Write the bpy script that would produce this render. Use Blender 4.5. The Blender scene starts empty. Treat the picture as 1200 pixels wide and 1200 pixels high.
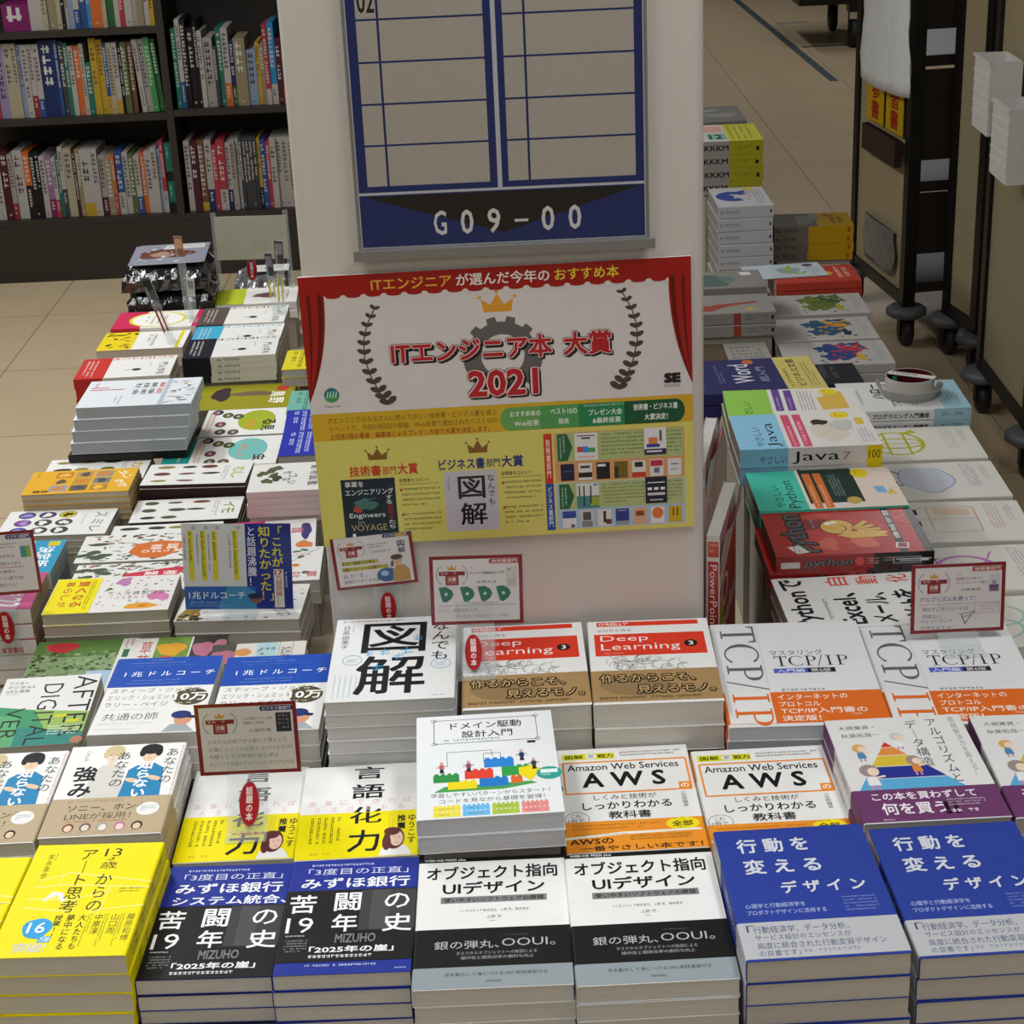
import bpy, math, random
from mathutils import Vector, Matrix, Euler

# ------------------------------------------------------------------ camera, world, lights, exposure
SC = bpy.context.scene
COL = SC.collection
PI = math.pi
def R(a): return math.radians(a)

cam_data = bpy.data.cameras.new('camera')
cam_data.sensor_width = 36.0
cam_data.sensor_fit = 'HORIZONTAL'
cam_data.lens = 36.0 * 2110.0 / 1200.0
cam_data.clip_start = 0.05
cam_data.clip_end = 60
cam = bpy.data.objects.new('camera', cam_data)
COL.objects.link(cam)
cp, sp = math.cos(0.39963), math.sin(0.39963)
fwd = Vector((0, cp, -sp)); r0 = Vector((1, 0, 0)); u0 = r0.cross(fwd)
ro = -0.045569
rt = math.cos(ro) * r0 + math.sin(ro) * u0
up = -math.sin(ro) * r0 + math.cos(ro) * u0
cam.matrix_world = Matrix(((rt.x, up.x, -fwd.x, 0), (rt.y, up.y, -fwd.y, 0), (rt.z, up.z, -fwd.z, 1.65), (0, 0, 0, 1)))
SC.camera = cam

SC.view_settings.view_transform = 'Standard'
SC.view_settings.look = 'None'
SC.view_settings.gamma = 1.0
SC.view_settings.use_curve_mapping = False
SC.view_settings.exposure = 0.0

world = bpy.data.worlds.new('world'); SC.world = world
world.use_nodes = True
bgn = world.node_tree.nodes['Background']
bgn.inputs[0].default_value = (1.0, 0.985, 0.96, 1)
bgn.inputs[1].default_value = 0.18

CEIL = 2.85
def ceiling_light(x, y, lx, ly, power, color=(0.965, 0.99, 1.0)):
    ld = bpy.data.lights.new('ceiling_light', 'AREA')
    ld.shape = 'RECTANGLE'; ld.size = lx; ld.size_y = ly; ld.energy = power; ld.color = color
    lo = bpy.data.objects.new('ceiling_light', ld); COL.objects.link(lo)
    lo.location = (x, y, CEIL - 0.09)
    return lo
LIGHTS = [  # x, y, size x, size y, watts
    (-0.85, 1.55, 0.3, 1.7, 22.5), (0.78, 1.40, 0.3, 1.4, 20.5), (0.0, -1.7, 0.3, 2.4, 40),
    (-1.25, 2.9, 0.3, 1.5, 20), (-1.75, 4.4, 0.3, 2.0, 64),
    (2.1, 8.8, 0.3, 2.4, 26), (0.7, 12.0, 0.3, 2.4, 26),
]
for L_ in LIGHTS: ceiling_light(*L_)

# ------------------------------------------------------------------ materials
def lin(c):
    return c / 12.92 if c <= 0.04045 else ((c + 0.055) / 1.055) ** 2.4
_hx = {}
def hexc(h):
    if h not in _hx:
        s = h.lstrip('#')
        if len(s) == 3: s = ''.join(ch * 2 for ch in s)
        _hx[h] = tuple(lin(int(s[i:i + 2], 16) / 255) for i in (0, 2, 4)) + (1.0,)
    return _hx[h]

def attr_mat(name, rough, spec=0.5, noise=0.04, scale=(40, 40, 40), coat=0.0, gain=1.0):
    m = bpy.data.materials.new(name); m.use_nodes = True
    nt = m.node_tree; b = nt.nodes['Principled BSDF']
    at = nt.nodes.new('ShaderNodeAttribute'); at.attribute_name = 'Col'
    tc = nt.nodes.new('ShaderNodeTexCoord'); mp = nt.nodes.new('ShaderNodeMapping'); mp.inputs['Scale'].default_value = scale
    nz = nt.nodes.new('ShaderNodeTexNoise'); nz.inputs['Scale'].default_value = 1.0; nz.inputs['Detail'].default_value = 2.0
    mr = nt.nodes.new('ShaderNodeMapRange'); mr.inputs[3].default_value = gain * (1 - noise); mr.inputs[4].default_value = gain * (1 + noise)
    mx = nt.nodes.new('ShaderNodeMix'); mx.data_type = 'RGBA'; mx.blend_type = 'MULTIPLY'; mx.inputs[0].default_value = 1.0
    nt.links.new(tc.outputs['Object'], mp.inputs[0]); nt.links.new(mp.outputs[0], nz.inputs['Vector'])
    nt.links.new(nz.outputs['Fac'], mr.inputs[0])
    nt.links.new(at.outputs['Color'], mx.inputs[6]); nt.links.new(mr.outputs[0], mx.inputs[7])
    nt.links.new(mx.outputs[2], b.inputs['Base Color'])
    b.inputs['Roughness'].default_value = rough
    b.inputs['Specular IOR Level'].default_value = spec
    b.inputs['Coat Weight'].default_value = coat
    b.inputs['Coat Roughness'].default_value = 0.12
    return m
M_PRINT = attr_mat('printed_paper', 0.55, 0.14)
M_GLOSS = attr_mat('laminated_print', 0.25, 0.5, coat=0.25)
M_POSTER = attr_mat('poster_print', 0.3, 0.4, gain=1.15)
M_PAGES = attr_mat('page_block', 0.85, 0.1, noise=0.16, scale=(6, 6, 1400))
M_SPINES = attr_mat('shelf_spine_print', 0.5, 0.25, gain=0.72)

def plain(name, col, rough=0.5, metal=0.0, noise=0.05, scale=30.0, bump=0.0, spec=0.5):
    m = bpy.data.materials.new(name); m.use_nodes = True
    nt = m.node_tree; b = nt.nodes['Principled BSDF']
    c = hexc(col)
    tc = nt.nodes.new('ShaderNodeTexCoord')
    nz = nt.nodes.new('ShaderNodeTexNoise'); nz.inputs['Scale'].default_value = scale; nz.inputs['Detail'].default_value = 3.0
    nt.links.new(tc.outputs['Object'], nz.inputs['Vector'])
    cr = nt.nodes.new('ShaderNodeValToRGB')
    cr.color_ramp.elements[0].color = tuple(v * (1 - noise) for v in c[:3]) + (1,)
    cr.color_ramp.elements[1].color = tuple(min(1, v * (1 + noise)) for v in c[:3]) + (1,)
    nt.links.new(nz.outputs['Fac'], cr.inputs[0]); nt.links.new(cr.outputs[0], b.inputs['Base Color'])
    b.inputs['Roughness'].default_value = rough; b.inputs['Metallic'].default_value = metal
    b.inputs['Specular IOR Level'].default_value = spec
    if bump:
        bp = nt.nodes.new('ShaderNodeBump'); bp.inputs['Strength'].default_value = bump; bp.inputs['Distance'].default_value = 0.004
        nt.links.new(nz.outputs['Fac'], bp.inputs['Height']); nt.links.new(bp.outputs[0], b.inputs['Normal'])
    return m

def clear_mat(name, tint, alpha, rough=0.06):
    # clear plastic: mostly lets light straight through, with a glossy skin
    m = bpy.data.materials.new(name); m.use_nodes = True
    nt = m.node_tree; nt.nodes.clear()
    out = nt.nodes.new('ShaderNodeOutputMaterial')
    tr = nt.nodes.new('ShaderNodeBsdfTransparent'); tr.inputs[0].default_value = tint
    gl = nt.nodes.new('ShaderNodeBsdfPrincipled'); gl.inputs['Base Color'].default_value = (0.85, 0.87, 0.88, 1); gl.inputs['Roughness'].default_value = rough
    nz = nt.nodes.new('ShaderNodeTexNoise'); nz.inputs['Scale'].default_value = 25
    mr = nt.nodes.new('ShaderNodeMapRange'); mr.inputs[3].default_value = alpha * 0.8; mr.inputs[4].default_value = alpha * 1.2
    nt.links.new(nz.outputs['Fac'], mr.inputs[0])
    mx = nt.nodes.new('ShaderNodeMixShader')
    nt.links.new(mr.outputs[0], mx.inputs[0]); nt.links.new(tr.outputs[0], mx.inputs[1]); nt.links.new(gl.outputs[0], mx.inputs[2])
    nt.links.new(mx.outputs[0], out.inputs[0])
    return m
M_CLEAR = clear_mat('clear_acrylic', (0.95, 0.97, 0.97, 1), 0.13)
M_WRAP = clear_mat('cellophane', (0.93, 0.94, 0.95, 1), 0.22, 0.12)
M_BAGP = clear_mat('milky_plastic', (0.85, 0.85, 0.83, 1), 0.6, 0.25)
M_WOOD = plain('dark_brown_laminate', '#241d19', 0.45, noise=0.12, scale=12)
M_COLUMN = plain('painted_column', '#cbc4bc', 0.45, noise=0.015, scale=4)
M_TABLE = plain('display_table_laminate', '#b9ad98', 0.5, noise=0.06, scale=9)
M_RISER = plain('riser_board', '#8f877a', 0.7, noise=0.05)
M_ALU = plain('brushed_aluminium', '#9a9b9d', 0.35, 0.8, noise=0.03, scale=60)
M_BLACK = plain('black_steel', '#0d0c0c', 0.4, 0.2)
M_CREAM = plain('cream_panel', '#8f8266', 0.5, noise=0.03, scale=5)
M_RUBBER = plain('black_rubber', '#121213', 0.6)
M_GREYPL = plain('grey_plastic', '#55565a', 0.5)
M_WHITEPL = plain('white_plastic', '#c9c7c2', 0.4)
M_FOIL = plain('shiny_vinyl', '#17171a', 0.16, noise=0.3, scale=55, bump=0.9, spec=1.0)
M_SILVER = plain('crinkled_silver_vinyl', '#8d8d92', 0.18, 0.55, noise=0.5, scale=75, bump=1.0, spec=1.0)
M_WALL = plain('wall_paint', '#a49b8c', 0.8, noise=0.02)
M_CEIL = plain('ceiling_board', '#b9b6af', 0.9, noise=0.03)
M_TAPE = plain('floor_tape', '#3c4a4a', 0.6)
M_TAPEW = plain('worn_white_tape', '#8a7f78', 0.7, noise=0.3)
M_MAROON = plain('maroon_paper', '#4a0f16', 0.35)

def floor_mat():
    m = bpy.data.materials.new('floor_tiles'); m.use_nodes = True
    nt = m.node_tree; b = nt.nodes['Principled BSDF']
    tc = nt.nodes.new('ShaderNodeTexCoord'); mp = nt.nodes.new('ShaderNodeMapping')
    mp.inputs['Location'].default_value = (-1.233 + 5.5, -4.87 + 5.5, 0)
    nt.links.new(tc.outputs['Object'], mp.inputs[0])
    br = nt.nodes.new('ShaderNodeTexBrick')
    br.offset = 0; br.inputs['Scale'].default_value = 1.0; br.inputs['Mortar Size'].default_value = 0.0022
    br.inputs['Brick Width'].default_value = 0.553; br.inputs['Row Height'].default_value = 0.58
    br.inputs['Color1'].default_value = hexc('#bba789'); br.inputs['Color2'].default_value = hexc('#b8a486')
    br.inputs['Mortar'].default_value = hexc('#857660'); br.inputs['Bias'].default_value = 0
    nt.links.new(mp.outputs[0], br.inputs['Vector'])
    nz = nt.nodes.new('ShaderNodeTexNoise'); nz.inputs['Scale'].default_value = 5; nz.inputs['Detail'].default_value = 5
    nt.links.new(tc.outputs['Object'], nz.inputs['Vector'])
    mr = nt.nodes.new('ShaderNodeMapRange'); mr.inputs[3].default_value = 0.92; mr.inputs[4].default_value = 1.06
    nt.links.new(nz.outputs['Fac'], mr.inputs[0])
    mx = nt.nodes.new('ShaderNodeMix'); mx.data_type = 'RGBA'; mx.blend_type = 'MULTIPLY'; mx.inputs[0].default_value = 1
    nt.links.new(br.outputs['Color'], mx.inputs[6]); nt.links.new(mr.outputs[0], mx.inputs[7])
    nt.links.new(mx.outputs[2], b.inputs['Base Color'])
    b.inputs['Roughness'].default_value = 0.38
    return m
M_FLOOR = floor_mat()

# ------------------------------------------------------------------ mesh helpers
class MB:
    """collects polygons, each with its own colour, and links them as ONE mesh object"""
    def __init__(s): s.v = []; s.f = []; s.c = []; s.m = []
    def add(s, verts, faces, col='#fff', mi=0):
        o = len(s.v); s.v += [tuple(p) for p in verts]
        for f in faces: s.f.append([o + i for i in f]); s.c.append(col); s.m.append(mi)
    def box(s, x0, y0, z0, x1, y1, z1, col='#fff', mi=0, cols=None):
        vs = [(x0, y0, z0), (x1, y0, z0), (x1, y1, z0), (x0, y1, z0), (x0, y0, z1), (x1, y0, z1), (x1, y1, z1), (x0, y1, z1)]
        s.add(vs, [(0, 3, 2, 1), (4, 5, 6, 7), (0, 1, 5, 4), (1, 2, 6, 5), (2, 3, 7, 6), (3, 0, 4, 7)], col, mi)
    def prism(s, poly, z0, z1, col='#fff', mi=0):
        n = len(poly)
        vs = [(x, y, z0) for x, y in poly] + [(x, y, z1) for x, y in poly]
        s.add(vs, [tuple(range(n - 1, -1, -1)), tuple(range(n, 2 * n))] + [(i, (i + 1) % n, n + (i + 1) % n, n + i) for i in range(n)], col, mi)
    def tube(s, p0, p1, r, n=10, col='#fff', mi=0):
        p0 = Vector(p0); p1 = Vector(p1); d = (p1 - p0).normalized()
        a = d.orthogonal().normalized(); b = d.cross(a)
        vs = []
        for p in (p0, p1):
            for i in range(n):
                t = 2 * PI * i / n; vs.append(p + a * (r * math.cos(t)) + b * (r * math.sin(t)))
        s.add(vs, [(i, (i + 1) % n, n + (i + 1) % n, n + i) for i in range(n)] + [tuple(range(n - 1, -1, -1)), tuple(range(n, 2 * n))], col, mi)
    def lathe(s, prof, n=28, col='#fff', mi=0, c=(0, 0, 0), sx=1, sy=1):
        vs = []
        for (r, z) in prof:
            for i in range(n):
                t = 2 * PI * i / n; vs.append((c[0] + r * math.cos(t) * sx, c[1] + r * math.sin(t) * sy, c[2] + z))
        fs = []
        for k in range(len(prof) - 1):
            for i in range(n):
                fs.append((k * n + i, k * n + (i + 1) % n, (k + 1) * n + (i + 1) % n, (k + 1) * n + i))
        s.add(vs, fs, col, mi)
    def mesh(s, name, mats, smooth=False):
        me = bpy.data.meshes.new(name); me.from_pydata(s.v, [], s.f)
        if not isinstance(mats, (list, tuple)): mats = [mats]
        for m in mats: me.materials.append(m)
        if len(mats) > 1: me.polygons.foreach_set('material_index', s.m)
        ca = me.color_attributes.new('Col', 'FLOAT_COLOR', 'CORNER')
        flat = []
        for f, c in zip(s.f, s.c): flat += list(hexc(c)) * len(f)
        ca.data.foreach_set('color', flat)
        if smooth: me.polygons.foreach_set('use_smooth', [True] * len(s.f))
        me.update()
        return me
    def build(s, name, mats, parent=None, smooth=False, loc=None, rot=None):
        return link(name, s.mesh(name, mats, smooth), parent, loc, rot)

def link(name, me, parent=None, loc=None, rot=None):
    o = bpy.data.objects.new(name, me); COL.objects.link(o)
    if parent is not None: o.parent = parent
    if loc is not None: o.location = loc
    if rot is not None: o.rotation_euler = rot
    return o
def empty(name, loc=(0, 0, 0), rz=0.0, rot=None):
    o = bpy.data.objects.new(name, None); COL.objects.link(o)
    o.empty_display_size = 0.05; o.location = loc
    o.rotation_euler = rot if rot is not None else (0, 0, rz)
    return o
def tag(o, label=None, cat=None, group=None, kind=None):
    if label: o['label'] = label
    if cat: o['category'] = cat
    if group: o['group'] = group
    if kind: o['kind'] = kind
    return o
def copy_tree(o, parent=None):
    c = o.copy(); COL.objects.link(c)
    if parent is not None: c.parent = parent
    for ch in [k for k in ALLCH.get(o.name, [])]:
        d = ch.copy(); COL.objects.link(d); d.parent = c
    return c
ALLCH = {}
def part(o, parent):
    ALLCH.setdefault(parent.name, []).append(o); return o

# ------------------------------------------------------------------ lettering
_fc = bpy.data.curves.new('lettering', 'FONT'); _fc.size = 1.0; _fc.resolution_u = 2; _fc.fill_mode = 'FRONT'
_fo = bpy.data.objects.new('lettering', _fc)
_tc = {}
def glyphs(txt, bold=0.0, vertical=False, res=2):
    k = (txt, bold, vertical, res)
    if k not in _tc:
        if vertical:
            t = txt.replace('ー', '｜').replace('、', '').replace('。', '')
            _fc.body = '\n'.join(t); _fc.align_x = 'CENTER'
        else:
            _fc.body = txt; _fc.align_x = 'LEFT'
        _fc.offset = bold if bold < 0 else 0.0; _fc.resolution_u = res
        me = bpy.data.meshes.new_from_object(_fo)
        vs = [(v.co.x, v.co.y) for v in me.vertices]; fs = [tuple(p.vertices) for p in me.polygons]
        bpy.data.meshes.remove(me)
        x0 = min(v[0] for v in vs); x1 = max(v[0] for v in vs); y0 = min(v[1] for v in vs); y1 = max(v[1] for v in vs)
        _tc[k] = (vs, fs, x0, x1, y0, y1)
    return _tc[k]

class Art:
    """flat printing in a 0..100 by 0..100 frame, origin top left, y down. Lists of (pts, faces, colour)."""
    def __init__(s): s.cover = []; s.band = []; s.cur = s.cover; s.bands = []
    def onband(s, y0, y1, col):           # paper band wrapped round the book between two heights
        s.bands.append((y0, y1, col)); s.cur = s.band
    def oncover(s): s.cur = s.cover
    def P(s, pts, c): s.cur.append((list(pts), [tuple(range(len(pts)))], c))
    def R(s, x0, y0, x1, y1, c): s.P([(x0, y0), (x1, y0), (x1, y1), (x0, y1)], c)
    def E(s, cx, cy, rx, ry, c, n=22, a=0):
        ca, sa = math.cos(a), math.sin(a)
        s.P([(cx + rx * math.cos(2 * PI * i / n) * ca - ry * math.sin(2 * PI * i / n) * sa, cy + rx * math.cos(2 * PI * i / n) * sa + ry * math.sin(2 * PI * i / n) * ca) for i in range(n)], c)
    def L(s, pts, w, c, wy=None):
        wy = wy or w
        for (x0, y0), (x1, y1) in zip(pts, pts[1:]):
            d = math.hypot(x1 - x0, y1 - y0) or 1; nx, ny = -(y1 - y0) / d * w / 2, (x1 - x0) / d * wy / 2
            s.P([(x0 + nx, y0 + ny), (x1 + nx, y1 + ny), (x1 - nx, y1 - ny), (x0 - nx, y0 - ny)], c)
    def ring(s, cx, cy, rx, ry, w, c, n=28, a0=0, a1=360, wy=None):
        wy = wy or w
        pts = []
        for i in range(n + 1):
            t = R(a0 + (a1 - a0) * i / n)
            pts.append(((cx + rx * math.cos(t), cy + ry * math.sin(t)), (cx + (rx - w) * math.cos(t), cy + (ry - wy) * math.sin(t))))
        vs = []; fs = []
        for a, b in pts: vs += [a, b]
        for i in range(n): fs.append((2 * i, 2 * i + 1, 2 * i + 3, 2 * i + 2))
        s.cur.append((vs, fs, c))
    def _txt(s, g, x0, y0, x1, y1, c, sh=0.0, b=0.0):
        # heavier weight: the same outline laid down again, shifted a little each way
        vs, fs, a0, a1, b0, b1 = g
        q = max(0.0, b) * (0.62 if b < 0.045 else 0.9)
        a0 -= q; a1 += q; b0 -= q; b1 += q
        kx = (x1 - x0) / max(1e-6, a1 - a0); ky = (y1 - y0) / max(1e-6, b1 - b0)
        dirs = [(0, 0)]
        if b > 0.003: dirs = [(-q, -q), (q, -q), (q, q), (-q, q)]
        if b > 0.028: dirs += [(-1.2 * q, 0), (1.2 * q, 0), (0, 1.2 * q), (0, -1.2 * q)]
        for dx, dy in dirs:
            s.cur.append(([(x0 + (x + dx - a0) * kx + sh * (y - b0) * kx, y1 - (y + dy - b0) * ky) for x, y in vs], fs, c))
    def T(s, t, x0, y0, x1, y1, c='#111', b=0.0, sh=0.0, res=2): s._txt(glyphs(t, min(b, 0), False, res), x0, y0, x1, y1, c, sh, b)
    def V(s, t, x0, y0, x1, y1, c='#111', b=0.0, sh=0.0): s._txt(glyphs(t, min(b, 0), True), x0, y0, x1, y1, c, sh, b)
    def G(s, x0, y0, x1, y1, n, c, seed=1, fill=0.5, dash=None, asp=1.4):   # rows of print too small to read
        rnd = random.Random(seed); h = (y1 - y0) / n; vs = []; fs = []; vs2 = []; fs2 = []
        dash = dash * .6 if dash else h * fill * asp
        dash = max(dash, (x1 - x0) / 60)
        def q(a0, b0, a1, b1, vs=vs, fs=fs):
            o = len(vs); vs.extend([(a0, b0), (a1, b0), (a1, b1), (a0, b1)]); fs.append((o, o + 1, o + 2, o + 3))
        for k in range(n):
            y = y0 + k * h; x = x0; end = x1 if k < n - 1 else x0 + (x1 - x0) * rnd.uniform(.55, .97); t = h * fill
            while x < end - dash * .4:
                w = dash * .8; p = rnd.uniform(.15, .75); g = rnd.random()
                if g < .93:
                    q(x + w * p, y, x + w * (p + .2), y + t, vs2, fs2)
                    q(x, y + t * rnd.uniform(.05, .25), x + w, y + t * .38)
                    if g < .7: q(x + w * .1, y + t * rnd.uniform(.6, .75), x + w * .95, y + t * .92)
                x += dash
        if fs: s.cur.append((vs, fs, c))
        if fs2: s.cur.append((vs2, fs2, c))
    def GV(s, x0, y0, x1, y1, n, c, seed=1, fill=0.5, dash=None, asp=.9):   # the same, in columns
        k = len(s.cur); wx = (x1 - x0) / n * fill
        s.G(0, 0, 100, 100, n, c, seed, fill, wx * asp * 100 / max(1, (y1 - y0)) / .6)
        for k in range(k, len(s.cur)):
            vs, fs, c = s.cur[k]
            s.cur[k] = ([(x0 + y / 100 * (x1 - x0), y0 + x / 100 * (y1 - y0)) for x, y in vs], fs, c)
    def speck(s, x0, y0, x1, y1, n, cols, r=(1, 2.5), seed=1, asp=1.0, el=1.6):
        rnd = random.Random(seed)
        for k in range(n):
            q = rnd.uniform(*r); s.E(rnd.uniform(x0, x1), rnd.uniform(y0, y1), q * el, q * asp, rnd.choice(cols), 8, rnd.uniform(0, 3))
    def blob(s, cx, cy, rx, ry, c, seed=1, amp=.25, n=24):
        rnd = random.Random(seed); ph = [rnd.uniform(0, 6.3) for _ in range(4)]
        pts = []
        for i in range(n):
            t = 2 * PI * i / n; q = 1 + amp * (math.sin(2 * t + ph[0]) * .4 + math.sin(3 * t + ph[1]) * .35 + math.sin(5 * t + ph[2]) * .25)
            pts.append((cx + rx * q * math.cos(t), cy + ry * q * math.sin(t)))
        s.P(pts, c)

def fix_winding(pts):
    a = 0
    for (x0, y0), (x1, y1) in zip(pts, pts[1:] + pts[:1]): a += x0 * y1 - x1 * y0
    return a
def put_art(mb, items, fn, z0=0.00005, dz=0.000025):
    """fn(u, v, h) -> xyz ; u right, v DOWN in 0..100. A block is raised only above the blocks it crosses."""
    boxes = []
    for (pts, faces, col) in items:
        if not pts or not faces: continue
        xs = [p[0] for p in pts]; ys = [p[1] for p in pts]
        b = (min(xs), min(ys), max(xs), max(ys)); lev = 0
        for (c, l) in boxes:
            if l >= lev and c[0] < b[2] and c[2] > b[0] and c[1] < b[3] and c[3] > b[1]: lev = l + 1
        boxes.append((b, lev))
        h = z0 + dz * lev
        o = len(mb.v)
        mb.v += [tuple(fn(x, y, h)) for x, y in pts]
        for f in faces: mb.f.append([o + i for i in f]); mb.c.append(col); mb.m.append(0)

# ------------------------------------------------------------------ a book
def art_map(W, L, T, rot):
    """reading frame 0..100 (v down) -> local xyz on the top face; rot = turn of the reading frame seen from above"""
    def f(u, v, h):
        u /= 100; v = 1 - v / 100
        if rot == 0: return (-W / 2 + u * W, -L / 2 + v * L, T + h)
        if rot == -90: return (-W / 2 + v * W, L / 2 - u * L, T + h)
        if rot == 90: return (W / 2 - v * W, -L / 2 + u * L, T + h)
        return (W / 2 - u * W, L / 2 - v * L, T + h)
    return f
def sp_map(W, L, S):
    if S == 'L': return W, L, lambda s, t, z: (-W / 2 + s, -L / 2 + t, z)
    if S == 'R': return W, L, lambda s, t, z: (W / 2 - s, L / 2 - t, z)
    if S == 'F': return L, W, lambda s, t, z: (W / 2 - t, -L / 2 + s, z)
    return L, W, lambda s, t, z: (-W / 2 + t, L / 2 - s, z)
def shell(mb, W, L, T, S, col, th=0.0006, t0=0.0, t1=1.0, grow=0.0, r=None, bow=0.0):
    Wf, Ls, mp = sp_map(W, L, S)
    r = min(0.0025, T * 0.3) if r is None else r
    def prof(o):
        zt, zb, s0 = T + grow - o, -0.0 - grow + o, -grow + o
        if zb < 0 and o == 0: zb = 0.0
        rr = max(0.0003, r - o); p = [(Wf, zt)]
        p.append((s0 + rr, zt))
        for k in range(1, 4): p.append((s0 + rr - rr * math.sin(k * PI / 8), zt - rr + rr * math.cos(k * PI / 8)))
        p.append((s0, zt - rr)); p.append((s0, zb + rr))
        for k in range(1, 4): p.append((s0 + rr - rr * math.cos(k * PI / 8), zb + rr - rr * math.sin(k * PI / 8)))
        p.append((s0 + rr, zb)); p.append((Wf, zb)); return p
    a, b = prof(0.0), prof(th); n = len(a)
    vs = []
    for t in (t0 * Ls, t1 * Ls):
        vs += [mp(s, t, z) for s, z in a]; vs += [mp(s, t, z) for s, z in b]
    A0, B0, A1, B1 = 0, n, 2 * n, 3 * n
    fs = []
    for i in range(n - 1):
        fs.append((A0 + i, A0 + i + 1, A1 + i + 1, A1 + i)); fs.append((B0 + i + 1, B0 + i, B1 + i, B1 + i + 1))
        fs.append((A0 + i + 1, A0 + i, B0 + i, B0 + i + 1)); fs.append((A1 + i, A1 + i + 1, B1 + i + 1, B1 + i))
    fs += [(A0, A1, B1, B0), (A0 + n - 1, B0 + n - 1, B1 + n - 1, A1 + n - 1)]
    mb.add(vs, fs, col)

def flip_v(art):      # move every printed block to the other end of the sheet, letters stay upright
    for items in (art.cover, art.band):
        for k, (pts, fs, c) in enumerate(items):
            if not pts: continue
            d = 100 - (min(p[1] for p in pts) + max(p[1] for p in pts)); items[k] = ([(x, y + d) for x, y in pts], fs, c)
    art.bands[:] = [(100 - b, 100 - a, c) for a, b, c in art.bands]; art.flipped = True

class BookKind:
    """meshes shared by every copy of one title"""
    def __init__(s, W, L, T, S, rot, base, art, spine_art=None, pages='#cfc8ba', mat=None, cover_r=None):
        mat = mat or M_PRINT
        if rot == -90 and not getattr(art, 'flipped', False): flip_v(art)
        s.W, s.L, s.T = W, L, T
        amap = art_map(W, L, T, rot)
        Wf, Ls, mp = sp_map(W, L, S)
        c = MB(); shell(c, W, L, T, S, base, r=cover_r)
        put_art(c, art.cover, amap)
        if spine_art:
            def smap(u, v, h):    # spine read from its own left to right when looked at from outside
                return mp(-h, (1 - u / 100) * Ls, T * (1 - v / 100))
            put_art(c, spine_art.cover, smap)
        p = MB(); e = 0.0009
        x = [mp(0.0008, e, 0.0008), mp(Wf - 0.001, Ls - e, T - 0.0008)]
        p.box(min(x[0][0], x[1][0]), min(x[0][1], x[1][1]), 0.0007, max(x[0][0], x[1][0]), max(x[0][1], x[1][1]), T - 0.0007, pages)
        s.cover = c.mesh('cover', mat); s.pages = p.mesh('pages', M_PAGES); s.band = None
        if art.bands:
            b = MB()
            for (y0, y1, col) in art.bands:
                # which way reading-down runs along the spine
                f0 = amap(0, y0, 0); f1 = amap(0, y1, 0)
                def tt(pt):
                    q = {'L': pt[1] + L / 2, 'R': L / 2 - pt[1], 'F': W / 2 - pt[0], 'B': pt[0] + W / 2}[S]
                    return q / Ls
                ta, tb = sorted((tt(f0), tt(f1)))
                ta = max(0.001, ta); tb = min(0.999, tb)
                shell(b, W, L, T, S, col, th=0.0003, t0=ta, t1=tb, grow=0.0004)
            put_art(b, art.band, amap, z0=0.00046)
            s.band = b.mesh('paper_band', mat)
    def make(s, loc, rz, name='paperback_book'):
        o = empty(name, loc, rz)
        part(link('cover', s.cover, o), o); part(link('pages', s.pages, o), o)
        if s.band: part(link('paper_band', s.band, o), o)
        return o

ORD = ['topmost', 'second', 'third', 'fourth', 'fifth', 'sixth', 'seventh', 'eighth', 'ninth', 'tenth']
TABLE_Z = 0.40
RISERS = []
def stack(key, kind, n, short, group, place=None, cat='book', rnd=0.0016, yawj=0.6, name='paperback_book', top_label=None, shifts=None):
    x, y, z, yaw, W, L = place or PLACE[key]
    rg = random.Random(key)
    zt = z
    n = max(1, min(n, int((z - TABLE_Z) / (kind.T + 0.0002))))
    first = None
    for k in range(n):
        dx = dy = da = 0
        if k: dx, dy, da = rg.uniform(-rnd, rnd), rg.uniform(-rnd, rnd), rg.uniform(-yawj, yawj)
        if shifts and k < len(shifts): dx += shifts[k][0]; dy += shifts[k][1]
        loc = (x + dx, y + dy, zt - kind.T - k * (kind.T + 0.0002)); rz = R(yaw + da)
        if first is None: o = first = kind.make(loc, rz, name)
        else: o = copy_tree(first); o.location = loc; o.rotation_euler = (0, 0, rz)
        if n == 1: lab = top_label or short
        elif k == 0: lab = top_label or (short + ', top copy')
        else: lab = short + ', %s copy down' % ORD[k]
        tag(o, lab, cat, group)
    zb = zt - n * (kind.T + 0.0002) - 0.0003
    if zb > TABLE_Z + 0.006: rf = {'yellin': .58, 'pinkfl': .76}.get(key, .93); RISERS.append((x, y, R(yaw), W / 1000.0 * rf, L / 1000.0 * rf, zb))
    return first
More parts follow.
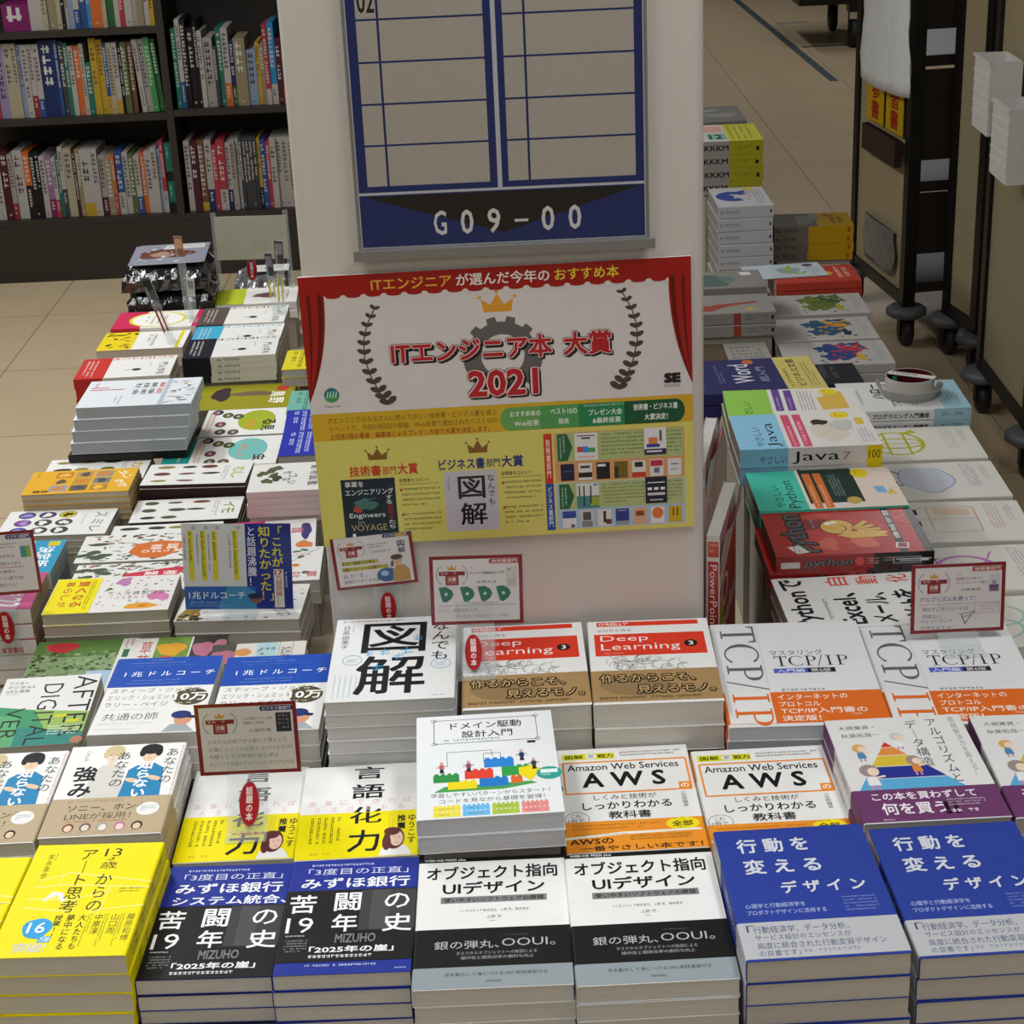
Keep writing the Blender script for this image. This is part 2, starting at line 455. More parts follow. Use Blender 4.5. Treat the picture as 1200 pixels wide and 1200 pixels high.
PLACE = {  # x, y, top height, turn, width mm, depth mm
    'art_r': (-0.4388, 1.4822, 0.6362, -1.92, 130, 188), 'miz_l': (-0.3085, 1.4909, 0.5974, -1.47, 130, 188),
    'miz_r': (-0.1772, 1.4737, 0.6090, -0.76, 130, 188), 'ui_l': (-0.0367, 1.4429, 0.6176, -0.26, 148, 210),
    'ui_r': (0.1115, 1.4316, 0.6235, 0.61, 148, 210), 'kodo_l': (0.2616, 1.4206, 0.6509, 1.27, 148, 210),
    'kodo_r': (0.4181, 1.4296, 0.6396, 1.38, 148, 210), 'ana_r': (-0.4473, 1.7053, 0.6234, 0.23, 130, 188),
    'gen_l': (-0.3122, 1.7128, 0.5797, 0.02, 130, 188), 'gen_r': (-0.1813, 1.6927, 0.5897, 1.00, 130, 188),
    'ddd': (-0.0388, 1.6571, 0.6633, 1.78, 150, 210), 'aws_l': (0.1130, 1.6779, 0.6001, 0.76, 148, 210),
    'aws_r': (0.2623, 1.6447, 0.6105, 0.68, 148, 210), 'algo_l': (0.4124, 1.6443, 0.6424, 0.83, 150, 210),
    'algo_r': (0.5745, 1.6579, 0.6306, -1.21, 150, 210), 'zukai': (-0.1474, 1.8949, 0.6709, -0.27, 148, 210),
    'dl_l': (0.0062, 1.9000, 0.6505, 0.38, 148, 210), 'dl_r': (0.1581, 1.8920, 0.6534, -1.11, 148, 210),
    'tcp_l': (0.3267, 1.8837, 0.6335, -1.93, 182, 257), 'tcp_r': (0.5152, 1.8980, 0.6177, -2.13, 182, 257),
    'pyexcel': (0.4462, 2.0928, 0.6214, 1.37, 210, 148), 'pyred': (0.4530, 2.2445, 0.6504, -0.29, 210, 148),
    'yasapy': (0.4520, 2.3942, 0.6531, 0.00, 210, 148), 'java': (0.4457, 2.5450, 0.6878, -0.84, 210, 148),
    'cbook': (0.4535, 2.7014, 0.6730, -2.88, 210, 148), 'word': (0.4257, 3.0207, 0.6156, 1.47, 257, 182),
    'hello': (0.6865, 2.9529, 0.5895, -1.51, 210, 148), 'globe': (0.6756, 2.7972, 0.5601, -1.70, 210, 148),
    'cloud': (0.6732, 2.6415, 0.5562, -1.49, 210, 148), 'server': (0.6680, 2.4826, 0.5542, -3.55, 210, 148),
    'secur': (0.6654, 2.3210, 0.5506, -0.00, 210, 148), 'greenc': (0.6577, 2.1685, 0.5421, 1.40, 210, 148),
    'whale': (0.4504, 3.5187, 0.5997, -0.16, 188, 128), 'wave': (0.4590, 3.6992, 0.6000, -0.00, 188, 128),
    'brownw': (0.4273, 3.3878, 0.5370, -0.44, 188, 128), 'swirl': (0.5702, 4.1848, 0.6616, 0.45, 128, 188),
    'yelltop': (0.5866, 4.5223, 0.7456, -1.05, 148, 210), 'yellright': (0.8074, 4.5671, 0.5016, -3.60, 200, 140),
    'redbook': (0.6944, 3.8794, 0.5526, 0.27, 188, 128), 'paintA': (0.6741, 3.7379, 0.5249, -0.59, 210, 148),
    'paintB': (0.6523, 3.5414, 0.5311, -0.81, 210, 148), 'paintC': (0.6524, 3.3877, 0.5283, -1.23, 210, 148),
    'dark2': (0.5963, 3.2496, 0.5327, 0.00, 150, 120), 'coach_l': (-0.4329, 1.9036, 0.6316, -1.23, 130, 188),
    'coach_r': (-0.2967, 1.9031, 0.6274, -0.62, 130, 188), 'after': (-0.6324, 2.0984, 0.5114, 1.96, 130, 188),
    'tree': (-0.6269, 2.2833, 0.4755, -0.02, 148, 175), 'photo2': (-0.4862, 2.2648, 0.4799, -0.00, 130, 188),
    'photo3': (-0.3556, 2.1377, 0.5282, 0.73, 130, 188), 'pinkband': (-0.8040, 2.4390, 0.5279, 1.10, 188, 128),
    'bluetop': (-0.8032, 2.5712, 0.5246, 0.29, 188, 128), 'flowA': (-0.6003, 2.4323, 0.5194, 0.00, 185, 122),
    'flowB': (-0.4062, 2.4259, 0.4997, -3.01, 185, 122), 'leafA': (-0.6040, 2.6559, 0.4972, 0.00, 185, 108),
    'leafB': (-0.5953, 2.5476, 0.4943, 0.00, 185, 108), 'leafR': (-0.3926, 2.5597, 0.4978, 1.42, 185, 128),
    'pinkfl': (-0.4140, 2.6975, 0.4875, 3.67, 185, 128), 'animal': (-0.3472, 2.8343, 0.5366, 0.62, 185, 128),
    'tan': (-0.7478, 2.9231, 0.5111, 0.00, 185, 110), 'sumire': (-0.7681, 2.8090, 0.4828, -1.50, 185, 110),
    'owhite': (-0.7444, 3.0354, 0.4895, -0.21, 185, 110), 'hb1': (-0.5514, 2.9650, 0.4993, -2.64, 185, 100),
    'hb2': (-0.5566, 2.8593, 0.4753, -0.04, 185, 100), 'hb3': (-0.5801, 2.7593, 0.4718, 0.03, 185, 98),
    'gray': (-0.6736, 3.1524, 0.5916, -0.35, 210, 148), 'redsci': (-0.7539, 3.4291, 0.5526, 1.31, 188, 128),
    'yell': (-0.7770, 3.7407, 0.5119, -0.03, 185, 128), 'pinkoval': (-0.7672, 3.8711, 0.5190, -0.25, 188, 128),
    'lime': (-0.5672, 4.0442, 0.5144, 2.69, 188, 128), 'browns': (-0.5653, 3.7962, 0.5419, 0.01, 188, 128),
    'cyans': (-0.5628, 3.6663, 0.5389, 0.00, 188, 128), 'blacksci': (-0.5573, 3.5343, 0.5519, 1.39, 188, 128),
    'yellin': (-0.3747, 3.5072, 0.5273, -0.35, 148, 128), 'tealin': (-0.3468, 3.2918, 0.5122, 0.11, 148, 128),
    'blue1': (-0.3392, 3.1592, 0.5197, 2.01, 148, 128), 'blue2': (-0.3341, 3.0259, 0.5259, 0.60, 148, 128),
    'olive': (-0.5276, 3.3925, 0.4925, 0.01, 210, 148), 'insect1': (-0.5258, 3.2433, 0.4929, 0.00, 210, 148),
    'insect2': (-0.5254, 3.0943, 0.4905, 0.00, 210, 148), 'bagA': (-0.7663, 4.0761, 0.6080, 3.13, 200, 235),
    'bagB': (-0.5803, 4.2526, 0.5134, 3.26, 135, 200),
}
# ------------------------------------------------------------------ covers: front of the table
K = '#141414'; Wt = '#e6e5e3'; PG = '#d8d4cb'; PGW = '#d2d0cc'
def mm(key, T, S, rot, base, art, spine=None, pages=PG, mat=None):
    x, y, z, a, W, L = PLACE[key]
    return BookKind(W / 1000, L / 1000, T, S, rot, base, art, spine, pages, mat)

# yellow art-thinking book
a = Art(); pale = '#f3ea7c'
for pts in ([(14, 34), (36, 27), (100, 37)], [(12, 40), (35, 38), (100, 42)], [(31, 28), (29, 39)], [(10, 58), (45, 62)], [(10, 50), (48, 52)], [(64, 44), (62, 66)], [(70, 40), (68, 66)], [(48, 50), (48, 62)], [(60, 62), (100, 58)], [(50, 50), (72, 44)]):
    a.L(pts, .9, pale, 1.2)
a.P([(22, 52), (27, 44), (35, 45), (40, 53), (37, 54), (32, 48), (27, 50), (24, 53)], '#e8e6dc')
a.V('13歳', 56, 4, 69, 24, '#3a3410', .0); a.R(56, 4, 69.5, 13.5, '#efdf00'); a.T('13', 56, 5, 69, 12.5, '#3a3410')
a.V('からの', 57, 29, 69, 62, '#3a3410', .0)
a.V('アート思考', 37, 6, 50, 63, '#3a3410', .0)
a.V('末永幸歩', 12, 9, 17, 32, '#5c5210'); a.GV(18, 8, 20, 20, 1, '#6f640c')
a.V('大人たちも', 55, 65, 61, 94, '#2b2608', .012); a.V('夢中になる', 46, 65, 52, 94, '#2b2608', .012); a.V('授業!!', 37, 65, 43, 84, '#2b2608', .012)
a.V('藤原和博', 91, 65, 97, 88, '#4a420c'); a.V('山口周', 79, 65, 85, 82, '#4a420c'); a.V('中原淳', 67, 65, 73, 82, '#4a420c')
a.GV(86, 65, 90, 93, 2, '#6a600e', 3); a.GV(74, 65, 78, 92, 2, '#6a600e', 4); a.GV(62, 64, 66, 92, 2, '#6a600e', 5)
a.G(76, 42, 96, 47, 2, '#6a600e', 2)
a.blob(27, 76, 10.5, 9, '#2f9fd6', 3, .12); a.T('16', 20, 71, 33, 80, '#f4f6f8', .01); a.R(31, 83, 40, 88, '#2f9fd6'); a.T('万部', 32, 83.5, 39.5, 87.5, '#fff', .01)
a.T('突破!', 15, 88, 39, 96, '#cfcfd4', .02); a.G(20, 66, 34, 68, 1, '#c8b820', 3)
sa = Art(); sa.G(10, 20, 90, 80, 2, '#8b7d12', 6)
art_kind = mm('art_r', .022, 'R', 0, '#efdf00', a, sa, '#d2ccbc')
stack('art_r', art_kind, 4, 'bright yellow paperback with a blue 16 badge by the dark blue stacks', 'yellow paperbacks in the front row')
xa, ya, za, aa, Wa, La = PLACE['art_r']
stack('art_l', art_kind, 4, 'bright yellow paperback cut off by the left edge of the view', 'yellow paperbacks in the front row', place=(xa - .1345, ya - .012, za - .003, aa, Wa, La))

# bank system book
def miz(bandtop):
    a = Art()
    a.G(16, 4, 90, 7.5, 1, '#c9cfe6', 4); a.T('「3度目の正直」', 14, 8, 92, 14, '#d5d9ea')
    a.T('みずほ銀行', 10, 17, 94, 26.5, '#f0f1f4', .022); a.T('システム統合、', 10, 29, 99, 37, '#f0f1f4', .022)
    a.onband(bandtop, 100 if bandtop > 36 else 90, '#191919')
    o = bandtop - 38
    a.R(58, 39 + o, 100, 74 + o, '#3d3d3f'); a.R(66, 39 + o, 80, 74 + o, '#4c4c4e'); a.R(44, 75 + o, 72, 86 + o, '#0e0e0e')
    a.T('MIZUHO', 42, 77 + o, 72, 84.5 + o, '#7b7c80', .03)
    a.T('苦', 4, 42 + o, 24, 58 + o, '#f2f2f2', .02); a.T('闘', 38, 41 + o, 58, 57 + o, '#f2f2f2', .02); a.T('の', 76, 43 + o, 95, 56 + o, '#f2f2f2', .01)
    a.T('19', 4, 62 + o, 24, 75 + o, '#f2f2f2', .0); a.T('年', 38, 60 + o, 57, 75 + o, '#f2f2f2', .02); a.T('史', 76, 61 + o, 98, 76 + o, '#f2f2f2', .02)
    a.G(5, 77 + o, 26, 79 + o, 1, '#e8e8e8', 4); a.G(5, 81 + o, 22, 92 + o, 5, '#9a9a9a', 5)
    a.T('「2025年の崖」', 24, 87 + o, 86, 92.5 + o, '#f4f4f4', .03); a.G(24, 94 + o, 90, 97 + o, 1, '#dedede', 7, .8)
    if bandtop < 36:
        a.oncover(); a.G(22, 92, 86, 95, 1, '#c9cfe6', 5); a.G(88, 96, 97, 98, 1, '#c9cfe6', 6)
    return a
sa = Art(); sa.R(0, 0, 100, 100, '#1f2f86')
miz_k = mm('miz_l', .0175, 'L', 0, '#22328e', miz(38.0), None, '#cfcbc3')
miz_k2 = mm('miz_r', .0175, 'L', 0, '#22328e', miz(28.5), None, '#cfcbc3')
stack('miz_l', miz_k, 4, 'dark blue and black bank-history paperback beside the yellow one', 'dark blue bank-history paperbacks')
stack('miz_r', miz_k2, 4, 'dark blue paperback with its black band slid up off the foot', 'dark blue bank-history paperbacks')

# user-interface design book
a = Art()
a.R(0, 0, 100, 3.2, '#111'); a.T('WEB+DB PRESS plus', 4, .6, 32, 2.8, '#ddd', .03)
a.T('オブジェクト指向', 6, 7, 94, 18, '#161616', .03); a.T('UIデザイン', 17, 20, 85, 30, '#161616', .03)
a.R(16, 32, 86, 37, '#7d7d7d'); a.T('使いやすいソフトウェアの原理', 18, 32.8, 84, 36.2, '#1c1c1c', .02)
a.T('ソシオメディア株式会社、上野 学、藤井幸多', 28, 42, 74, 44.2, '#333'); a.T('上野 学', 46, 47, 56, 49.4, '#333'); a.G(48, 51, 54, 52.5, 1, '#555')
a.onband(57, 85, '#161616'); a.cur = a.band
a.T('銀の弾丸、', 13, 66, 54, 72, '#b9b9b9', .0); a.T('OOUI。', 56, 65.5, 90, 71.5, '#b9b9b9', -.004); a.G(58, 62.5, 84, 63.6, 1, '#6a6a6a')
a.T('タスクからオブジェクトへの転回による', 27, 74, 78, 76.4, '#a4a4a4'); a.T('操作性と開発効率の劇的な向上', 30, 77.4, 76, 79.8, '#a4a4a4')
a.bands.append((85, 99.6, '#8d979c'))
a.T('手を動かして身につける18の実践演習付き', 20, 89, 84, 91.5, '#20262a', .0); a.T('技術評論社', 46, 94.5, 56, 96.2, '#20262a')
ui_k = mm('ui_l', .0195, 'L', 0, Wt, a, None, '#cfcbc3')
stack('ui_l', ui_k, 4, 'white design manual with a black paper band, left of two', 'black-banded white design manuals')
stack('ui_r', ui_k, 4, 'white design manual with a black paper band, right of two', 'black-banded white design manuals')

# behaviour design book
a = Art(); c1 = '#d3d6dc'
a.T('行 動 を', 13, 8, 60, 19.5, c1, .03); a.T('変 え る', 14, 25, 64, 36.5, c1, .03); a.T('デ ザ イ ン', 34, 43, 88, 52.5, c1, .03)
a.T('心理学と行動経済学を', 8, 59, 46, 62.4, '#a9b5da', .01); a.T('プロダクトデザインに活用する', 8, 64, 58, 67.4, '#a9b5da', .01); a.G(70, 57, 92, 69, 5, '#8494cc', 3, .4)
a.onband(73, 98.6, '#b6b7ba')
a.T('「', 5, 75, 10, 80, '#3a3f58'); a.T('行動経済学、データ分析、', 9, 76, 68, 81, '#4a5078'); a.T('サービス設計のエッセンスが', 9, 82, 68, 86, '#4a5078'); a.T('高度に統合された行動変容デザイン', 9, 87.5, 88, 92, '#4a5078'); a.T('の良書です」', 9, 93, 34, 97, '#4a5078'); a.G(36, 93.5, 92, 96.5, 1, '#85899c', 3, .7)
sa = Art(); sa.T('行動を変えるデザイン', 38, 25, 88, 75, '#c9cede', .01); sa.R(0, 0, 25, 100, '#b6b7ba')
kodo_k = mm('kodo_l', .024, 'L', 0, '#2b3f96', a, sa, '#c6c0b5')
stack('kodo_l', kodo_k, 4, 'royal blue paperback with a grey band, next to the black-banded manuals', 'royal blue behaviour paperbacks')
stack('kodo_r', kodo_k, 4, 'royal blue paperback with a grey band at the right front corner', 'royal blue behaviour paperbacks')

# strengths book: two drawn figures
a = Art()
def fig(cx, hair, coat, skin, s=1.0):
    a.P([(cx - 17 * s, 60), (cx - 15 * s, 30), (cx - 6 * s, 23), (cx + 6 * s, 23), (cx + 15 * s, 29), (cx + 18 * s, 60)], coat)
    a.R(cx - 3, 17, cx + 3, 25, skin); a.E(cx, 13, 6.5 * s, 8.5 * s, skin)
    a.E(cx, 6.5, 9.5 * s, 6, hair); a.E(cx - 7 * s, 10, 3, 5, hair); a.E(cx + 7 * s, 10, 3, 5, hair)
    a.L([(cx - 3.5, 12), (cx - 1.4, 12)], .7, '#4a3428'); a.L([(cx + 1.4, 12), (cx + 3.5, 12)], .7, '#4a3428'); a.L([(cx - 1.5, 17), (cx + 1.8, 17)], .5, '#a0594a'); a.L([(cx, 13), (cx - .6, 15)], .4, '#b08a72')
fig(39, '#c9b98e', '#cfccc4', '#e0cdb8', .9)
fig(71, '#17151a', '#1f7fae', '#e2c4a6')
for (x, y) in ((62, 42), (80, 40)): a.E(x, y, 7, 2.4, '#dcbfa2', a=.3)
a.V('あなたの', 85, 7, 95, 46, '#1b1b22', .0); a.V('知らない', 63, 20, 76, 60, '#f2f4f6', .04)
a.V('あなたの', 43, 9, 54, 48, '#22222a', .0); a.V('強み', 10, 24, 30, 58, '#141418', .03)
a.V('八木仁平', 14, 5, 18, 18, '#666'); a.GV(97, 3, 99.4, 96, 1, '#c65a48', 2)
a.onband(60, 99, '#b6a384')
a.G(14, 62.5, 84, 65, 1, '#8f7d60', 3, .7); a.T('ソニー、ホンダ', 16, 67, 82, 74, '#3a2f26', .005); a.T('LINEが採用！', 16, 76, 70, 83, '#3a2f26', -.004)
a.E(83, 74, 9.5, 7, '#e4e2de'); a.G(77, 71, 89, 77, 3, '#6d86a8', 3)
a.G(18, 84, 80, 86, 1, '#b8473c', 5, .8)
for i, (h, f) in enumerate((('#6a3b2e', '#e9c8b0'), ('#54555c', '#ddc9b8'), ('#8a9a94', '#e6d8cc'), ('#b06a90', '#eacbc4'), ('#241c18', '#e2c0a4'))):
    x = 22 + i * 14; a.E(x, 91, 4.6, 4.4, h); a.E(x, 91.6, 3.2, 3.2, f); a.G(x - 5, 96, x + 5, 97.5, 1, '#a05a4a', i)
sa = Art(); sa.G(2, 12, 98, 88, 2, '#6a6a70', 8, .6, 3)
ana_k = mm('ana_r', .017, 'R', 0, Wt, a, sa, '#c6c0ae')
stack('ana_r', ana_k, 3, 'white paperback with two drawn people in coats, left of the red-framed note', 'white paperbacks with drawn people')
xa, ya, za, aa, Wa, La = PLACE['ana_r']
stack('ana_l', ana_k, 3, 'white paperback with drawn people, half cut by the left edge', 'white paperbacks with drawn people', place=(xa - .1335, ya - .004, za - .002, aa, Wa, La))

# verbalising book
def gen():
    a = Art()
    for ch, y0, y1, x0, x1 in (('言', 2, 16, 43, 69), ('語', 22, 38, 42, 70), ('化', 47, 65, 42, 69), ('力', 72, 94, 42, 68)):
        a.T(ch, x0, y0, x1, y1, '#17171a', .02)
    for i, ch in enumerate('言葉にできれば'): a.T(ch, 6 + i * 13.5, 38.5, 12.5 + i * 13.5, 44, '#d7a9a4')
    for i, ch in enumerate('人生は変わる'): a.T(ch, 12 + i * 14, 45.5, 17 + i * 14, 51, '#d9b2ae')
    a.onband(53, 99.5, '#e8d900')
    for ch, y0, y1, x0, x1 in (('化', 53.4, 65, 42, 69), ('力', 72, 94, 42, 68)): a.T(ch, x0, y0, x1, y1, '#17171a', .02)
    a.GV(10, 57, 38, 84, 5, '#2a2712', 3, .45, 7)
    a.T('推', 82, 58, 89, 65, '#141414', .03); a.T('薦', 82, 66, 89, 73, '#141414', .03); a.V('ゆうこす', 91, 58, 97.5, 88, '#141414', .01); a.GV(75, 56, 80, 88, 2, '#d6b83a', 4)
    a.P([(68, 99), (70, 92), (79, 88), (90, 90), (95, 99)], '#e6e4e4'); a.E(80, 82, 8.5, 11, '#5b2d2c'); a.E(82, 82.5, 5.4, 7.8, '#e3bfae'); a.E(78, 75, 6.5, 4.2, '#5b2d2c'); a.E(74, 86, 3.5, 8, '#5b2d2c')
    a.L([(79.6, 81.5), (81.4, 81.4)], .5, '#3a2220'); a.L([(83.5, 81.2), (85.2, 81.4)], .5, '#3a2220'); a.L([(81.5, 87), (84, 86.9)], .6, '#b2504a')
    a.G(12, 93, 38, 96, 1, '#d89a2a', 3, .8)
    return a
gen_k = mm('gen_l', .019, 'R', 0, Wt, gen(), None, '#c9c4b6')
stack('gen_l', gen_k, 2, 'white and yellow speech paperback below the red-framed note', 'white and yellow speech paperbacks')
stack('gen_r', gen_k, 2, 'white and yellow speech paperback left of the toy-brick cover', 'white and yellow speech paperbacks')

# toy-brick cover
a = Art()
a.L([(13, 5), (88, 5), (88, 29), (13, 29), (13, 5)], .5, '#555'); 
for (x, y) in ((13, 5), (88, 5), (13, 29), (88, 29)): a.ring(x, y, 2, 1.5, .4, '#555')
a.T('ドメイン駆動', 25, 8, 77, 15, '#1c1c1c', .012); a.T('設計入門', 33, 17, 70, 24, '#1c1c1c', .012); a.G(20, 25.2, 82, 27, 1, '#555', 3, .9); a.G(46, 27.8, 62, 28.8, 1, '#777')
a.R(80, 30.5, 86, 33, '#333')
a.L([(22, 52), (22, 38), (54, 38), (54, 44)], .4, '#444'); a.L([(48, 50), (48, 41), (60, 41), (60, 48)], .4, '#444')
def brick(x0, y0, x1, y1, c, n=4):
    a.R(x0, y0, x1, y1, c); w = (x1 - x0) / n
    for i in range(n): a.R(x0 + w * (i + .2), y0 - 1.4, x0 + w * (i + .8), y0 + .2, c)
a.P([(12, 76), (20, 71), (80, 70), (84, 72), (60, 76)], '#4a9a4c')
brick(22, 67, 42, 74, '#e6cf1a'); brick(44, 65, 64, 73, '#2276c2'); brick(34, 57, 54, 65, '#d8402f'); brick(60, 55, 80, 64, '#2f9a48'); brick(48, 47, 69, 55, '#2b7fd0'); brick(12, 60, 30, 67, '#2f8a45'); brick(66, 65, 74, 71, '#d8642f', 2)
a.P([(72, 57), (82, 55), (88, 59), (80, 70), (72, 63)], '#e8d414')
def pers(x, y, top, s=1.0):
    a.P([(x - 1.6, y + 8), (x - .8, y + 3), (x + .8, y + 3), (x + 1.8, y + 8)], '#2a2a30'); a.P([(x - 2, y + 4), (x - 1.4, y), (x + 1.4, y), (x + 2, y + 4)], top); a.E(x, y - 1.4, 1.3, 1.5, '#c9a08a', 10); a.L([(x - 1.2, y + 1), (x - 4, y + 3)], .6, top); a.L([(x + 1.2, y + 1), (x + 4, y + 2)], .6, top)
pers(18, 50, '#c0605a'); pers(37, 50, '#8a4a62'); pers(75, 42, '#22365a'); pers(83, 51, '#33383e')
a.E(93, 63.5, 9, 6, '#2f9a8c'); a.R(87, 60, 99, 63.5, '#dff0ec'); a.G(87, 64.5, 98, 67, 1, '#dff0ec')
a.T('学習しやすいパターンからスタート！', 10, 77, 92, 81, '#2a2a2a'); a.T('コードを見ながら基礎を習得！', 16, 82.5, 88, 86.5, '#2a2a2a')
for i, c in enumerate(('#e6d64a', '#6ab4e2', '#a8bf4a', '#e08a86')):
    for j in (0, 1):
        brick(11.5 + i * 20, 89.4 + j * 5, 30 + i * 20, 93.6 + j * 5, c, 6); a.G(15 + i * 20, 91 + j * 5, 27 + i * 20, 92.6 + j * 5, 1, '#555', i + j)
ddd_k = mm('ddd', .020, 'L', 0, '#e2e4e6', a, None, '#c4c2c3')
stack('ddd', ddd_k, 2, 'white manual with coloured toy bricks on its cover', 'toy-brick manuals')

# cloud service manual, white over orange
a = Art()
a.R(4, 5, 44, 11, '#d8d41a'); a.T('図解', 6, 6, 20, 10, '#1c1c10', .02); a.E(26, 8, 4.5, 2.6, Wt); a.T('即', 24, 6.2, 28, 9.8, '#222'); a.T('戦力', 31, 6, 43, 10, '#1c1c10', .02)
a.G(48, 4.5, 94, 10, 2, '#2a2a2a', 3, .6, 3)
a.L([(4, 14), (97, 14), (97, 45), (4, 45), (4, 14)], 1.4, '#e68a2a')
a.T('Amazon Web Services', 7, 16, 91, 22.5, '#1a1a1a', .014); a.T('A W S', 17, 25, 79, 39.5, '#141414', .035); a.R(88, 38, 97, 45, '#e68a2a'); a.T('の', 89.5, 39.5, 95.5, 43.5, '#fff', .01)
a.T('しくみと技術が', 24, 47, 70, 52, '#2a2a2a', .005); a.T('しっかりわかる', 15, 54, 80, 61, '#141414', .022); a.T('教科書', 33, 63, 64, 70, '#141414', .022)
a.V('小笠原種高', 88, 47, 92, 62, '#333')
a.E(10, 69, 9, 6.5, '#333', 24); a.E(10, 69, 8.6, 6.1, Wt, 24); a.T('これ', 6, 64.5, 13, 68, '#111'); a.T('1冊で', 3.5, 69, 15, 73, '#111')
a.onband(72, 99.4, '#e6912a')
a.G(6, 75, 70, 81, 2, '#a35f18', 3); a.E(85, 77.5, 12, 5.8, '#f0d81a'); a.T('全部', 77, 75, 92, 80, '#141414', .02); a.G(78, 72.5, 92, 74.2, 1, '#444'); a.G(80, 81, 90, 82.5, 1, '#444')
a.P([(0, 86), (40, 82.6), (96, 82.2), (98, 84), (40, 85), (0, 88)], '#ece6da'); a.G(6, 83.8, 70, 85.2, 1, '#6b5a3a')
a.T('AWSの', 3, 87.6, 34, 92.6, '#1c1510', .02); a.T('一番やさしい本です！', 10, 94, 96, 98.6, '#1c1510', .02); a.G(46, 86, 90, 91, 3, '#5a3c14')
sa = Art(); sa.R(0, 0, 28, 100, '#e6912a'); sa.T('Amazon Web Services', 34, 25, 90, 75, '#222')
aws_k = mm('aws_l', .019, 'L', 0, Wt, a, sa, '#c9c4ba')
stack('aws_l', aws_k, 2, 'white and orange cloud textbook right of the toy-brick cover', 'white and orange cloud textbooks')
stack('aws_r', aws_k, 2, 'white and orange cloud textbook left of the pyramid cover', 'white and orange cloud textbooks')

# algorithms book with a pyramid
a = Art()
a.V('問題解決力を鍛える！', 90, 3, 94.5, 62, '#8a8f98'); a.V('アルゴリズムと', 73, 4, 81, 66, '#33363c', .0); a.V('データ構造', 57, 4, 66, 50, '#33363c', .0)
a.T('大槻兼資・', 8, 7, 34, 11, '#444'); a.T('秋葉拓哉一', 8, 15, 36, 19, '#444')
a.P([(33, 30), (37, 25), (41, 30)], '#c9302c'); tri = lambda y: (37 - (y - 25) * .68, 37 + (y - 25) * .95)
for y0, y1, c in ((25, 30, '#c9302c'), (30.6, 38, '#df8a3e'), (38.6, 48.5, '#d6b93c'), (49.1, 60, '#26338c'), (60.6, 72, '#58a7d2')):
    l0, r0 = tri(y0); l1, r1 = tri(y1); a.P([(l0, y0), (r0, y0), (r1, y1), (l1, y1)], c)
def kid(x, y, hair, top, s=1.0):
    a.E(x, y, 5 * s, 4.2 * s, hair, 14); a.E(x + 1.8 * s, y + .8 * s, 3 * s, 2.8 * s, '#e8d2bc', 12); a.P([(x - 3 * s, y + 10 * s), (x - 2.5 * s, y + 4 * s), (x + 2.5 * s, y + 4 * s), (x + 3.4 * s, y + 10 * s)], top); a.L([(x + 2 * s, y + 5 * s), (x + 7 * s, y + 4 * s)], 1.2 * s, '#e8d2bc'); a.L([(x - 1.5 * s, y + 10 * s), (x - 1.5 * s, y + 13 * s)], 1.4 * s, '#c58aa0'); a.L([(x + 1.5 * s, y + 10 * s), (x + 1.5 * s, y + 13 * s)], 1.4 * s, '#c58aa0')
kid(17, 30, '#d8a860', '#4a86b0'); kid(18, 52, '#9c8a84', '#e6e6e6', 1.4); kid(52, 44, '#a08880', '#d8863a', 1.1); kid(47, 20, '#c8c8c4', '#e4e4e4')
a.onband(70.5, 99.2, '#6b3a66')
a.T('この本を買わずして', 12, 73.5, 84, 80.5, '#eee8ec', .022); a.T('何を買う', 16, 83, 60, 93.5, '#eee8ec', .025); a.T('‼', 58, 84, 68, 95, '#1a0d18', .03)
a.G(62, 82, 88, 89, 3, '#d5c2d0', 3); a.G(62, 91, 92, 94, 1, '#efe4ec', 3, .9); a.T('講談社', 14, 96.6, 22, 98.3, '#d5c2d0')
sa = Art(); sa.G(4, 25, 96, 75, 1, '#8b8b90', 4, .8, 3); sa.R(0, 0, 29, 100, '#6b3a66')
algo_k = mm('algo_l', .020, 'L', 0, '#dedddc', a, sa, '#b0aaa6')
stack('algo_l', algo_k, 3, 'white manual with a striped pyramid and a purple band', 'pyramid manuals with purple bands')
stack('algo_r', algo_k, 3, 'white manual with a striped pyramid, cut by the right edge', 'pyramid manuals with purple bands')

# diagrams book
a = Art()
a.G(5, 2.5, 82, 5, 1, '#444', 3, .7, 3)
a.T('図', 23, 7, 75, 44, '#17171a', .012); a.T('解', 21, 48, 76, 93, '#17171a', .016)
a.V('なんでも', 80, 8, 94, 55, '#1a1a1e', .006); a.V('日高由美子', 6, 9, 12, 38, '#2a2a2e', .0); a.GV(14, 8, 16, 22, 1, '#777')
bl = '#4a9fd0'
for (x, y, s) in ((42, 43, 1), (60, 42, 1.3), (38, 61, 1.2), (68, 27, 1.0), (54, 49, .9), (30, 44, .8)):
    a.L([(x - 4 * s, y), (x + 4 * s, y - 1)], .7, bl, .9); a.L([(x, y - 4 * s), (x - 1, y + 4 * s)], .7, bl, .9); a.L([(x - 3 * s, y + 3 * s), (x + 4 * s, y + 2 * s)], .7, bl, .9)
for (x, y) in ((17, 52), (88, 60)): a.ring(x, y, 8, 6, .6, '#6f9fc0'); a.L([(x - 4, y), (x + 4, y - 1)], .5, '#6f9fc0'); a.L([(x - 4, y + 2), (x + 3, y + 1.5)], .5, '#6f9fc0')
a.GV(5, 70, 26, 95, 5, '#9bbccc', 4, .25, 9); a.G(82, 95.5, 97, 97.5, 1, '#666')
zu_k = mm('zukai', .0165, 'R', 0, '#d8d8d8', a, None, '#c6c5c5')
stack('zukai', zu_k, 5, 'pale grey paperback with two huge black kanji against the pillar', 'pale grey diagram paperbacks')

